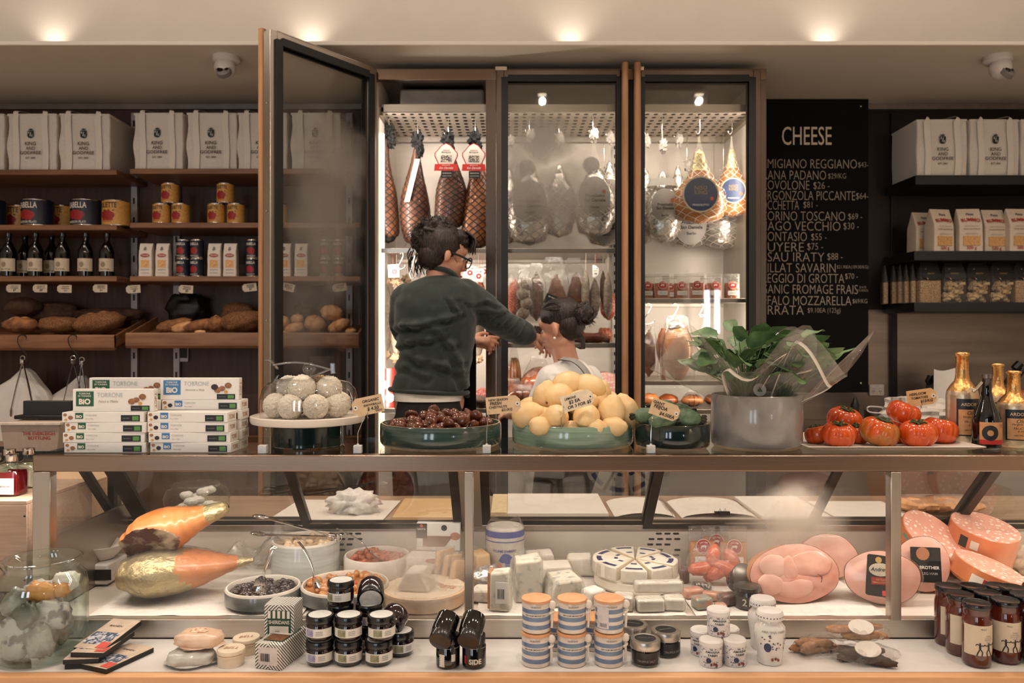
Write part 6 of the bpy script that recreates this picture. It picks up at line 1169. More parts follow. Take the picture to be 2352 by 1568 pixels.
b = MB(); b.surf(lambda u, v: ((.0368)*sin(-.28+(.22+.33*v)*cos(2*pi*u)), -.0368*cos(-.28+(.22+.33*v)*cos(2*pi*u)), .044+(.008+.012*v)*sin(2*pi*u)), 28, 1); b.build('black_ring_print', BLACK, l); text('URSA\nZIN', .01, REDINK, l, (.022, 0, .062), width=.012, wrap=.0366)
t = thing('sign_clip', 'steel clip holding a small kraft card edge-on before the tall oil bottle', 'sign clip', at(2240, 893, 2.11)); MB().tube([(.018, .0, .018), (.002, 0, .0), (-.005, 0, -.004)], .0035, 8).blob((-.004, 0, -.003), .006).build('clip', CHROME, t); MB().poly([(-.022, -.012), (-.006, -.004), (-.012, .006), (-.024, -.004)], -.001, .001).build('kraft_card', KRAFT, t); MB().tube([(.018, 0, .018), (.02, .01, .016), (.028, .015, -.13)], .001, 5).build('wire', CHROME, t)
# ------------------------------------------------------------------ inside the display case
DZ = ZD+.001
def dpos(px, Y, z=DZ): return Vector(((px-CX)*Y/F, Y, z))
HORG = mat('orange_ham_rind', (206, 116, 54), .4, rgb2=(224, 148, 88), vs=5, bump=.15, bs=14, coat=.3); CUTM = mat('cut_ham_marbling', (88, 34, 26), .5, rgb2=(222, 196, 168), vs=4.5, st=(1, 1, 1.6), ramp=(.47, .60), bump=.1)
t = thing('cured_ham', 'foil wrapped ham lying underneath the cut orange ham', 'ham', dpos(408, 2.19), R_(12)); M = Matrix.Translation((-.16, 0, .068)) @ Matrix.Rotation(pi/2, 4, 'Y') @ Matrix.Rotation(pi, 4, 'X')
PR = [.03, .62, .88, 1, 1, .93, .82, .68, .52, .36, .22, .12]
def hb(k, w=.20, L=.36, fl=.65): 
    def f(u, v):
        r = prof_at(PR, v)*w/2*k; a = 2*pi*u; n = 1+.05*noise.noise(Vector((cos(a)*2, sin(a)*2, v*4)))
        return Vector((-.16+L*v, r*cos(a)*n, .066+r*fl*sin(a)*n+.02*v*v))
    return f
MB().surf(hb(1), 30, 26, lambda u, v: 1 if v < .5+.06*sin(2*pi*u*2) or v > .86 else 0).build('ham', [HORG, GFOIL], t, 'orange rind with gold foil round the thick end', sharp=180)
MB().surf(lambda u, v: hb(1.05)(u, v)+Vector((0, 0, .002)), 30, 20).build('film_wrap', clear('ham_film', (.98, .97, .95), .14, .03, 1.5, wrinkle=1, ws=24), t, sharp=180)
o = MB().surf(lambda u, v: Vector((.17*u, .02+.10*v, .03+.07*u*v+.035*noise.noise(Vector((u*5, v*5, 2)))+.02*sin(9*u))), 16, 12, wrap=False).build('crumpled_film', FILM2, t, sharp=180); o.location = (.10, .06, .03)
t = thing('cut_ham', 'big orange cut ham with foil shank, stacked on the foil ham', 'ham', dpos(392, 2.20, DZ+.150), (0, R_(-20), R_(8)))
PR2 = [.02, .55, .82, .97, 1, 1, .95, .84, .70, .56, .46, .40, .34, .06]
def hc(u, v):
    r = prof_at(PR2, v)*.088; a = 2*pi*u; p = Vector((-.125+.30*v, r*1.05*cos(a), r*.72*sin(a)+.03)); n = Vector((-.32, -.80, -.5)).normalized(); d = n.dot(p-Vector((-.02, 0, .03)))-.048
    return p-n*max(0, d)*.97 if v < .8 else p
def hm(u, v):
    p = hc(u, v); n = Vector((-.32, -.80, -.5)).normalized(); return 2 if v > .80 else (1 if n.dot(p-Vector((-.02, 0, .03))) > .0465 and v < .8 else 0)
MB().surf(hc, 56, 56, hm).build('ham', [HORG, CUTM, GFOIL], t, 'orange rind, dark red cut face, gold foil shank', sharp=50)
# crocks and bowls of antipasti
GRYC = mat('grey_green_crock', (170, 172, 164), .25, rgb2=(196, 196, 188), vs=4, st=(.6, .6, 8), coat=.4); DKC = mat('dark_grey_crock', (92, 94, 92), .25, rgb2=(128, 130, 126), vs=4, coat=.4)
def crock(px, Y, r, h, m, lab, fill, lump, fillm, nm='crock', top=.75, seed=0):
    t = thing(nm, lab, 'bowl', dpos(px, Y)); q = CERW
    MB().lathe([(0, 0), (r-.01, 0), (r, .008), (r, h-.006), (r-.003, h), (r-.007, h), (r-.009, h-.005), (r-.010, .008), (0, .008)], 56, [0, 0, 0, 1, 1, 1, 1, 1]).build('crock_body', [m, q], t)
    f = MB(); rd = random.Random(seed)
    def srf(u, v): a = 2*pi*u; return Vector((v*(r-.0115)*cos(a), v*(r-.0115)*sin(a), h*top+.006*noise.noise(Vector((v*cos(a)*6, v*sin(a)*6, seed)))))
    f.surf(srf, 30, 8); b = MB()
    for k in range(lump[0]):
        a, w = rd.random()*6.28, math.sqrt(rd.random())*(r-.02); f.blob((w*cos(a), w*sin(a), h*top+lump[1]*.35), tuple(lump[1]*rd.uniform(.6, 1.2) for _ in range(3)), .25, 6, k, 10, 7)
    o = f.build('contents', fillm, t, fill, sharp=180); o['kind'] = 'stuff'; return t
OLV = mat('black_olives', (34, 22, 24), .15, rgb2=(64, 44, 44), vs=40, coat=.5); ANTI = mat('mixed_antipasto', (176, 110, 60), .3, rgb2=(206, 150, 96), vs=22, coat=.5); TOMD = mat('dried_tomatoes', (140, 62, 30), .35, rgb2=(186, 100, 54), vs=24, coat=.4); CREAMF = mat('creamy_filling', (216, 180, 140), .4, rgb2=(236, 214, 184), vs=18, coat=.3)
k1 = crock(605, 2.135, .0985, .046, DKC, 'dark grey bowl of black olives in front of the hams', 'glossy black olives', (90, .0085), OLV, seed=1); k2 = crock(793, 2.158, .118, .046, DKC, 'wide dark grey bowl of orange antipasto behind the mini jars', 'orange mixed antipasto', (60, .013), ANTI, seed=2)
k3 = crock(702, 2.385, .100, .108, GRYC, 'tall grey-green crock with tongs across its rim', 'creamy filling', (24, .014), CREAMF, top=.86, seed=3); k4 = crock(866, 2.385, .098, .062, CERW, 'white bowl of dried tomatoes with a slotted spoon', 'dark orange dried tomatoes', (40, .012), TOMD, seed=4)
for k in range(9): 
    a = k*2.4; o = MB().blob((.075*cos(a)*((k % 3+1)/3), .07*sin(a)*((k % 3+1)/3), .043), .008, .05, 5, k, 12, 8).build('red_cherry_tomato', mat('cherry_red', (206, 74, 44), .15, coat=.6), k2)
def spoon(loc, rot, lab, L=.16):
    t = thing('slotted_spoon', lab, 'spoon', loc, rot)
    MB().surf(lambda u, v: Vector((.030*v*cos(2*pi*u), .022*v*sin(2*pi*u), -.010*(1-v*v))), 26, 6).build('spoon_bowl', CHROME, t)
    b = MB()
    for k in range(9): b.lathe([(0, .0006), (.0016, .0006)], 8, M=Matrix.Translation((.011*(k % 3-1), .009*(k//3-1), -.0082+.002*abs(k % 3-1))))
    b.build('drain_holes', BLACK, t); h = bez([(.028, 0, 0), (.055, 0, .006), (.10, 0, .004), (L, 0, -.004)], 8); n = len(h)-1
    MB().surf(lambda u, v: h[round(v*n)]+Vector((0, (.0035+.005*v)*cos(2*pi*u), .0018*sin(2*pi*u))), 10, n).build('handle', CHROME, t); return t
spoon(dpos(598, 2.085, DZ+.056), (R_(55), R_(-72), R_(10)), 'slotted spoon standing in the black olives', .11); spoon(dpos(730, 2.10, DZ+.052), (R_(20), R_(-60), R_(150)), 'slotted spoon standing at the left of the orange antipasto', .13); spoon(dpos(862, 2.345, DZ+.070), (R_(20), R_(-32), R_(168)), 'slotted spoon with dark handle leaning in the dried tomatoes', .14)
t = tongs(dpos(760, 2.37, DZ+.118), .026, 'long steel tongs lying across the tall crock', 0, .21); t.rotation_euler = (0, R_(97), R_(-6))
# white dish on a scale at the left
t = thing('weighing_scale', 'small scale with white dish at the left end of the case', 'scale', dpos(232, 2.34)); MB().box((.0, 0, .03), (.10, .12, .06)).build('scale_body', CAMW, t, bevel=.006); MB().box((.035, -.061, .03), (.05, .003, .03)).build('dark_display', BLACK, t); MB().lathe([(0, .062), (.035, .062), (.07, .10), (.072, .104), (.066, .104), (0, .07)], 36).build('white_dish', CERW, t)
# cartons, cheese wedges and round box
def carton(px, Y, w, d, h, z, lab, yaw=0, rx_=0): t = thing('food_carton', lab, 'box', dpos(px, Y, z), (R_(rx_), 0, R_(yaw))); MB().box((0, 0, h/2), (w, d, h)).build('carton', WCARD, t, bevel=.002); return t
t = carton(1008, 2.455, .135, .02, .085, DZ+.055, 'white carton with dark window and small face print at the back', -4, 0); MB().box((0, .004, -.028), (.12, .012, .054)).build('stand', CARD, t); MB().box((-.052, -.0108, .06), (.034, .001, .045)).build('black_panel', BLACK, t); text('SANTA', .01, WHITEINK, t, (-.052, -.0118, .066), width=.026); MB().poly(disc(.005, 12), -.0125, -.0112, M=Matrix.Translation((-.052, 0, .076))).build('orange_dot', mat('orange_seal', 0), t)
MB().poly([(-.048, .012), (.02, .012), (.045, .045), (-.048, .045)], -.0113, -.010).build('brown_window', mat('brown_print', (128, 84, 74), .5), t); MB().poly(disc(.009, 14), -.0113, -.010, M=Matrix.Translation((.018, 0, .07))).build('portrait_print', INK, t); MB().poly(disc(.016, 16, .012), -.0113, -.010, M=Matrix.Translation((.052, 0, .045))).build('salad_print', mat('salad_print', (206, 104, 72), .5, rgb2=(150, 150, 120), vs=120), t)
t = carton(985, 2.33, .12, .07, .075, DZ, 'white carton with red oval logo beside the cheese wedges', -6); MB().poly(disc(.022, 24, .006), -.0365, -.0345, M=Matrix.Translation((.02, 0, .066))).build('red_oval_logo', REDINK, t); text('VISCONTI', .01, WHITEINK, t, (.02, -.0368, .066), width=.03); MB().poly([(.012, .02), (.05, .02), (.05, .042), (.03, .045), (.018, .04)], -.0365, -.0345).build('red_print', mat('dark_red_print', (130, 34, 26), .5), t); text('Pani', .01, WHITEINK, t, (.036, -.0368, .034), width=.02, shear=.2)
CHY = mat('yellow_cheese', (222, 176, 122), .5, rgb2=(234, 196, 148), vs=8); CHW = mat('white_cheese', (232, 222, 206), .6, rgb2=(242, 234, 222), vs=14, bump=.2); CHB2 = mat('blue_vein_cheese', (226, 216, 198), .6, rgb2=(150, 154, 146), vs=16, ramp=(.52, .72), bump=.2); RIND = mat('orange_cheese_rind', (196, 130, 80), .6)
def wedge(px, Y, w, d, h, m, lab, yaw=0, tilt=0, z=DZ, film=True, taper=.75, rind=None, nm='cheese_wedge', group=None):
    t = thing(nm, lab, 'cheese', dpos(px, Y, z), (R_(tilt), 0, R_(yaw)), group); MB().poly([(-w/2, 0), (w/2, 0), (w/2*taper, h), (-w/2*taper, h*.93)], -d/2, d/2).build('cheese', m, t, bevel=.007, seg=3)
    if rind: MB().box((-w/2*.97, 0, h/2), (.008, d*.96, h*.9)).build('rind', rind, t, bevel=.002)
    if film: MB().surf(lambda u, v: Vector((math.copysign(abs(cos(2*pi*u))**.35, cos(2*pi*u))*w*.53*(1-(1-taper)*v)*(1+.04*noise.noise(Vector((u*9, v*6, px)))), math.copysign(abs(sin(2*pi*u))**.35, sin(2*pi*u))*d*.55, h*1.04*v+.002*(1-v))), 28, 8).build('film_wrap', FILM2, t, sharp=180)
    return t
for i, (px, Y, yaw, tl, lab) in enumerate(((1018, 2.30, -30, -6, 'tall yellow cheese wedge first left of the case post'), (1034, 2.27, -30, -10, 'tall yellow cheese wedge second left of the case post'), (1050, 2.24, -30, -14, 'yellow cheese wedge right against the case post'))): wedge(px, Y, .022, .075, .10-.008*i, CHY, lab, yaw, tl, group='yellow cheese wedges by the post')
wedge(1102, 2.33, .055, .07, .085, CHY, 'pale yellow cheese wedge just right of the case post', 20, 0); wedge(1110, 2.16, .075, .06, .034, CHB2, 'flat crumbly blue cheese piece at the foot of the post', -14, 0)
o = MB().blob((0, 0, .018), (.045, .04, .03), .35, 9, 3, 24, 14).build('foil_parcel', FOIL, sharp=180); tag(o, 'crumpled foil parcel right of the case post', 'parcel', None, dpos(1120, 2.24, DZ+.018))
t = wedge(1150, 2.085, .055, .05, .105, CHB2, 'upright cheese pack with orange edge and barcode label', -10, 0, taper=.92, rind=RIND); l = MB().poly(rrect(.032, .055, .001), -.030, -.028, M=Matrix.Translation((.008, 0, .05))).build('price_label', PAPER, t)
def bars(par, x, z, y, w, h):
    b = MB(); q = random.Random(5); p = x
    while p < x+w: a = q.uniform(.0006, .002); b.poly([(p, z), (p+a, z), (p+a, z+h), (p, z+h)], y-.0004, y); p += a+q.uniform(.0007, .0016)
    b.build('barcode', INK, par)
bars(l, -.003, .035, -.0302, .018, .025)
wedge(1212, 2.17, .075, .08, .115, CHB2, 'tall blue-veined cheese wedge left of the wrapped mound', 6, 0, taper=.95); t = wedge(1295, 2.15, .12, .10, .07, CHB2, 'large wrapped blue cheese wedge behind the striped pots', 14, 0, taper=.6)
wedge(1265, 2.33, .14, .08, .05, CHW, 'white wrapped cheese lying behind the blue wedges', 4, 0, taper=.8); wedge(1330, 2.40, .10, .07, .055, CHW, 'small white wrapped cheese at the back left of the brie', -6, 0, taper=.7); wedge(1238, 2.42, .10, .07, .06, CHW, 'white film parcel beside the blue printed cheese', 5, 0, taper=.8)
t = wedge(1362, 2.10, .065, .05, .05, CHW, 'small cheese piece with black barcode sticker behind the right striped pot', 30, 0, taper=.7); l = MB().poly(rrect(.036, .024, .001), -.030, -.0285, M=Matrix.Translation((0, 0, .025))).build('barcode_sticker', PAPER, t); bars(l, -.014, .016, -.0303, .028, .016)
t = thing('round_cheese_box', 'round pale wooden cheese box with orange print behind the tilted jar', 'cheese box', dpos(975, 2.15)); MB().lathe([(0, 0), (.108, 0), (.108, .028), (.112, .029), (.112, .036), (.108, .038), (0, .038)], 56).build('box', mat('pale_wood_box', (222, 184, 146), .6, rgb2=(232, 202, 170), vs=12), t); MB().lathe([(0, .0385), (.105, .0385)], 48).build('printed_lid', mat('cream_lid', (234, 212, 186), .5), t)
text('regis', .03, mat('orange_ink', (206, 138, 96), .5), t, (.055, .0, .0392), (R_(-90), 0, R_(-35)), width=.07)
wedge(958, 2.13, .085, .07, .055, CHW, 'white wrapped cheese wedge sitting on the round wooden box', -10, 0, DZ+.0395, taper=.55)
t = thing('blue_printed_cheese', 'tall film-wrapped cheese cylinder with blue print beside the post', 'cheese', dpos(1160, 2.37)); MB().lathe([(0, 0), (.055, 0), (.057, .004), (.057, .145), (.05, .152), (0, .153)], 40).build('cheese', mat('wrapped_cheese', (214, 204, 192), .5, rgb2=(196, 186, 176), vs=20, bump=.3), t); patch(MB(), .0578, .125, .143, -2.4, 2.4, 30).build('blue_band', BLUEINK, t); patch(MB(), .0578, .112, .115, -2.4, 2.4, 30).build('blue_line', BLUEINK, t)
text("FOURME D'AMBERT", .01, BLUEINK, t, (0, 0, .088), width=.072, wrap=.0582, bold=.02, tall=1.2); b = MB(); Pb = lambda x, z, q=.0584: Vector((q*sin(x/.0578), -q*cos(x/.0578), z))
for pts in ([(-.018, .060), (-.010, .076), (.0, .082), (.012, .079), (.022, .070), (.016, .062), (.014, .048), (.018, .036), (.006, .030), (-.006, .034), (.002, .044), (.0, .056), (-.008, .054)],): b.add([Pb(x, z) for x, z in pts], [tuple(range(len(pts)))])
b.build('blue_figure_print', BLUEINK, t); b = MB(); b.add([Pb(-.016+x, .046+z, .0586) for x, z in disc(.008, 14)], [tuple(range(14))]); b.build('orange_dot', mat('orange_seal', 0), t)
text('DU PUY', .01, BLUEINK, t, (-.01, 0, .016), width=.03, wrap=.0582); MB().surf(lambda u, v: Vector((.059*cos(2*pi*u)*(1-.25*max(0, v-.9)/.1), .059*sin(2*pi*u)*(1-.25*max(0, v-.9)/.1), .164*v+(.012*sin(3*2*pi*u) if v > .95 else 0))), 40, 14).build('film_wrap', FILM, t, sharp=180)
# brie
BRIE = mat('white_brie_rind', (232, 220, 202), .75, rgb2=(240, 232, 218), vs=9, bump=.4, bs=26); BRC = mat('cream_brie_side', (228, 204, 170), .6, rgb2=(238, 222, 196), vs=9)
t = thing('whole_cheese', 'whole white cheese wheel under the portioned brie', 'cheese', dpos(1462, 2.30)); MB().lathe([(0, 0), (.115, 0), (.122, .008), (.122, .028), (.115, .036), (0, .036)], 56).build('wheel', BRIE, t)
t = thing('portioned_brie', 'round brie cut into wedges with blue edge print, on the white wheel', 'cheese', dpos(1458, 2.30, DZ+.0365))
for k in range(9):
    a0, a1 = 2*pi*k/9+.03, 2*pi*(k+1)/9-.03; r = .118; h = .034+.002*(k % 3); off = Vector((cos((a0+a1)/2), sin((a0+a1)/2), 0))*(.004+.004*(k % 2)); n = 8
    ring = [Vector((r*cos(a0+(a1-a0)*i/n), r*sin(a0+(a1-a0)*i/n), 0)) for i in range(n+1)]; vs = [off]+[off+p for p in ring]; m = len(vs)
    b = MB().add(vs+[v+Vector((0, 0, h)) for v in vs], [tuple(range(m))[::-1], tuple(range(m, 2*m))]+[(i, (i+1) % m, m+(i+1) % m, m+i) for i in range(m)], [0, 0]+[1]+[0]*(m-2)+[1]); w = b.build('wedge', [BRIE, BRC], t, bevel=.003)
    b = MB(); b.surf(lambda u, v: off+Vector(((.092+.014*v)*cos(a0+.08+(a1-a0-.16)*u), (.092+.014*v)*sin(a0+.08+(a1-a0-.16)*u), h+.0006)), 8, 1, wrap=False); b.surf(lambda u, v: off+Vector(((.045+.010*v)*cos(a0+.12+(a1-a0-.3)*u), (.045+.010*v)*sin(a0+.12+(a1-a0-.3)*u), h+.0006)), 4, 1, wrap=False); b.build('blue_print', mat('dark_blue_print', (58, 62, 104), .5), w)
MB().surf(lambda u, v: Vector((.128*cos(2*pi*u)*(1+.02*sin(u*60)), .128*sin(2*pi*u)*(1+.02*sin(u*50)), .040*v)), 60, 3).build('film_wrap', FILM2, t, sharp=180)
# white cheese logs and small blocks
def log(px, Y, w, d, h, z, lab, yaw=0, m=CHW, nm='cheese_block', gp='small wrapped cheese blocks', cat='cheese', film=True): 
    t = thing(nm, lab, cat, dpos(px, Y, z), R_(yaw), gp); MB().box((0, 0, h/2), (w, d, h)).build('block', m, t, bevel=min(.006, h*.3), seg=3)
    if film: MB().box((0, 0, h/2+.001), (w*1.06, d*1.06, h*1.03)).build('film_wrap', FILM2, t, bevel=.006)
    return t
log(1512, 2.115, .125, .03, .030, DZ+.034, 'long white cheese block lying across three shorter ones', 3); log(1432, 2.085, .05, .05, .038, DZ, 'white cheese piece with orange dot left of the long block', -12); log(1492, 2.075, .07, .045, .032, DZ, 'short white cheese block under the long one, middle', 4); log(1548, 2.085, .052, .045, .032, DZ, 'short white cheese block under the long one, right', -5)
PNK = mat('pink_cheese', (216, 138, 112), .5, rgb2=(232, 176, 150), vs=14); TERR = mat('dark_terrine', (88, 50, 42), .5, rgb2=(130, 84, 70), vs=40)
log(1590, 2.18, .055, .035, .024, DZ, 'pink cheese block right of the long white one', 20, PNK); log(1612, 2.24, .05, .03, .02, DZ, 'dark labelled cheese block behind the pink one', -10, mat('black_label_block', (40, 36, 34), .4, rgb2=(190, 178, 160), vs=60, ramp=(.55, .6))); log(1640, 2.15, .06, .03, .022, DZ, 'pink cheese block before the red sausages', -16, PNK); log(1612, 2.09, .045, .04, .03, DZ, 'green and orange wrapped block behind the tall tin', 14, mat('sage_block', (150, 156, 140), .5, rgb2=(206, 130, 100), vs=18, ramp=(.5, .55))); log(1566, 2.32, .03, .05, .04, DZ, 'dark brown terrine slice right of the brie', 8, TERR); log(1672, 2.12, .05, .035, .028, DZ, 'brown wrapped block left of the dark jars', 24, TERR); log(1655, 2.07, .03, .03, .018, DZ, 'small clear parcel behind the white vases', 0, PNK)
REDS = mat('raw_red_sausage', (206, 84, 56), .3, rgb2=(236, 140, 108), vs=22, coat=.5)
t = thing('sausage_bag', 'clear vacuum bag of fat red-orange sausages below the pouches', 'sausages', dpos(1638, 2.29))
for k, (x, y, z, L, a) in enumerate(((-.036, 0, .045, .075, 80), (.0, .0, .082, .07, 10), (.012, -.01, .04, .07, 60), (.035, -.012, .045, .09, -60), (.055, .01, .07, .07, -30), (-.005, .015, .03, .06, 15))): MB().surf(pear([.2, .8, 1, 1, .85, .2], .040, L, 1, 0, .12, k), 18, 12, M=Matrix.Translation((x, y, z)) @ Matrix.Rotation(R_(a), 4, 'Y') @ Matrix.Translation((0, 0, L/2))).build('sausage', REDS, t, sharp=180)
filmbag(.15, .115, .07, FILM, .3, t)
p2 = Kind(make_pouch(mat('amber_filling', (206, 128, 60), .35, rgb2=(226, 160, 96), vs=12, coat=.5), .085, .13))
p2(dpos(1612, 2.43, DZ+.004), R_(3), 'clear pouch with round red logo above the red sausages, left', 'clear pouches in the case'); p2(dpos(1684, 2.44, DZ), R_(-3), 'clear pouch with round red logo above the red sausages, right', 'clear pouches in the case'); p2(dpos(1642, 2.475, DZ+.008), 0, 'clear pouch standing behind the two logo pouches', 'clear pouches in the case')
def patejar(loc, rot, lab):
    t = thing('pate_jar', lab, 'jar', loc, rot, 'dark paté jars'); MB().lathe([(0, 0), (.030, 0), (.033, .006), (.033, .036), (.030, .042), (.030, .046), (0, .046)], 32).build('jar_glass', mat('dark_jar', (62, 54, 50), .15, coat=.5), t); MB().lathe([(.031, .044), (.035, .046), (.035, .056), (.032, .058), (0, .0585)], 32).build('lid', mat('grey_lid', (96, 90, 84), .3, .6), t); l = patch(MB(), .0336, .008, .034, -.9, .9).build('paper_label', mat('dark_label', (74, 70, 62), .5), t); text('21', .01, WHITEINK, l, (0, 0, .02), width=.02, wrap=.034); return t
patejar(dpos(1716, 2.10), R_(-20), 'upright dark paté jar left of the big pink ham'); patejar(dpos(1692, 2.19, DZ+.035), (R_(52), R_(18), 0), 'dark paté jar tipped on its side showing its round lid')
# hams and mortadella at the right
HPK = mat('cooked_ham_face', (220, 156, 136), .4, rgb2=(234, 186, 168), vs=5, coat=.3); HPK2 = mat('cooked_ham_lobes', (206, 130, 110), .4, rgb2=(232, 178, 158), vs=5, st=(1, 1, 1.6), coat=.4); HRD = mat('roasted_ham_rind', (190, 112, 62), .45, rgb2=(214, 146, 96), vs=14, bump=.3)
def ham(px, Y, w, h, d, lab, tilt=0, yaw=0, m=HPK, seed=0, z=DZ, film=False):
    """cut cooked ham: face on -y, rind round the side"""
    t = thing('cooked_ham', lab, 'ham', dpos(px, Y, z), (R_(tilt), 0, R_(yaw)), 'cut pink hams'); 
    def rim(a, k): q = 1+.07*noise.noise(Vector((cos(a)*1.4+seed, sin(a)*1.4, seed))); return Vector((w/2*cos(a)*q*k, 0, h*.5+h/2*sin(a)*q*k))
    def body(u, v):
        a = 2*pi*u; e = math.sqrt(max(0, 1-(v*.98)**2)); return rim(a, e)*1+Vector((0, d*v, (1-e)*h*.0))+Vector((0, 0, (h*.5)*(1-e)*.0))
    MB().surf(lambda u, v: Vector((body(u, v).x, d*v, h*.5+(rim(2*pi*u, 1).z-h*.5)*math.sqrt(max(0, 1-(v*.97)**2)))), 44, 12).build('rind', HRD, t, sharp=180)
    def face(u, v): p = rim(2*pi*u, .99*v); return Vector((p.x, -.012*(1-v*v)+.010*noise.noise(Vector((p.x*16+seed, p.z*16, 1)))*(1-v), p.z))
    MB().surf(face, 44, 12).build('cut_face', m, t, 'smooth pink cut face', sharp=180)
    if film: MB().surf(lambda u, v: Vector((body(u, v).x*1.03, d*v*1.02-.014*(1-v), h*.5+(rim(2*pi*u, 1).z-h*.5)*1.03*math.sqrt(max(0, 1-(v*.97)**2)))), 44, 10).build('film_wrap', FILM, t, sharp=180)
    return t
h1 = ham(1835, 2.125, .256, .152, .15, 'biggest pink ham with lobed cut face at the centre right', -14, 8, HPK2, 1)
for k, (x, z, rx_, rz_) in enumerate(((-.062, .098, .040, .030), (-.020, .088, .026, .034), (-.075, .052, .036, .028), (.045, .100, .060, .034), (-.01, .040, .055, .026))): MB().blob((x, -.008, z), (rx_, .006, rz_), .18, 4, k, 26, 16).build('muscle_lobe', HPK2 if k % 2 else HPK, h1, sharp=180)
MB().tube(bez([(.050, -.024, .074), (.062, -.022, .066), (.060, -.020, .052)], 4), [.001]*3+[.002]*3+[.001]*3, 5).build('face_crack', mat('dark_crack', (120, 52, 40), .6), h1)
ham(1905, 2.34, .165, .130, .12, 'pink ham half hidden behind the biggest one', -10, -6, HPK, 2); h3 = ham(2030, 2.12, .195, .138, .08, 'pink ham with black and cream oval label in front', -10, -12, HPK, 3, film=True); h4 = ham(2124, 2.225, .150, .150, .07, 'pink ham with square black label behind the post', -8, -8, HPK, 4)
l = MB().poly(rrect(.066, .106, .006), -.024, -.019, M=Matrix.Translation((-.012, 0, .074)) @ Matrix.Rotation(R_(5), 4, 'Y')).build('black_label', BLACK, h3); MB().poly(disc(.029, 28, .017), -.0248, -.0235, M=Matrix.Translation((-.010, 0, .090))).build('cream_oval', mat('cream_print', 0), l); MB().poly(disc(.008, 16), -.0248, -.0235, M=Matrix.Translation((-.014, 0, .115))).build('gold_seal', mat('gold_print', (200, 160, 90), .4), l); text('Andrews', .02, INK, l, (-.010, -.0255, .091), width=.05, shear=.25)
MB().poly(rrect(.05, .019, .001), -.0248, -.0235, M=Matrix.Translation((-.009, 0, .061))).build('red_panel', mat('panel_red', (150, 42, 26), .5), l); text('ARTISAN\nSMALLGOODS', .01, mat('orange_ink', 0), l, (-.009, -.0255, .061), width=.044); MB().poly(rrect(.012, .013, .001), -.0248, -.0235, M=Matrix.Translation((-.002, 0, .030))).build('red_square', mat('panel_pink', (214, 62, 60), .5), l)
l = MB().poly(rrect(.078, .095, .002), -.022, -.017, M=Matrix.Translation((.0, 0, .075))).build('black_label', BLACK, h4); MB().poly([(.017*(1+.06*(k % 2))*cos(k*pi/16)-.008, .017*(1+.06*(k % 2))*sin(k*pi/16)+.105) for k in range(32)], -.0226, -.0215).build('copper_seal', mat('copper_print', (170, 112, 80), .4), l); text('BROTHER', .012, WHITEINK, l, (.008, -.0228, .068), width=.052, bold=.02); text('LEG HAM', .01, GREYINK, l, (.008, -.0228, .052), width=.04)
MORT = mat('mortadella_slice', (246, 222, 206), .45, rgb2=(228, 164, 142), vs=24, tex='voronoi', ramp=(.27, .36)); MORC = mat('mortadella_casing', (206, 116, 70), .35, rgb2=(218, 136, 92), vs=6, coat=.4)
def mort(px, py, Y, r, L, tilt, lab):
    P = at(px, py, Y); t = thing('mortadella', lab, 'mortadella', P, tilt, 'cut mortadellas'); MB().lathe([(0, -L), (r*.9, -L), (r, -L+.01), (r, -.002), (r-.002, 0)], 48).build('casing', MORC, t, 'orange casing'); MB().lathe([(r-.002, 0), (0, .001)], 48).build('cut_face', MORT, t, 'pink cut face with white fat spots'); return t
m1 = mort(2143, 1226, 2.36, .092, .095, (R_(34), R_(20), 0), 'left mortadella with big round cut face turned up'); m2 = mort(2264, 1208, 2.37, .094, .135, (R_(16), R_(6), 0), 'upper right mortadella standing tall at the back'); m3 = mort(2276, 1300, 2.20, .094, .055, (R_(10), R_(17), 0), 'lower right mortadella with tricolour label')
b = patch(MB(), .0945, -.058, -.018, -.95, .1, 16).build('white_label', WHITEINK, m3); 
for k, m in enumerate((REDINK, WHITEINK, mat('flag_green', (40, 110, 70), .5))): patch(MB(), .0949, -.036, -.019, -.62+.2*k, -.43+.2*k, 4).build('flag_stripe', m, b)
text('PRINCIPE', .01, REDINK, b, (-.04, 0, -.047), width=.06, wrap=.0952, bold=.02); patch(MB(), .0945, -.05, -.016, -1.2, -.95, 8).build('dark_label_edge', BLACK, m2); patch(MB(), .0945, -.045, -.020, -.85, -.62, 8).build('white_mark', WHITEINK, m2); patch(MB(), .0926, -.02, -.012, -1.3, -.2, 12).build('teal_band', mat('teal_band', (90, 150, 150), .5), m1)
o = MB().blob((0, 0, .03), (.06, .05, .045), .4, 8, 9, 24, 14).build('herb_parcel', mat('pale_parcel', (200, 176, 146), .6, rgb2=(226, 206, 180), vs=30), sharp=180); tag(o, 'pale wrapped parcel at the far right behind the mortadella', 'parcel', None, dpos(2352, 2.42, DZ+.004))
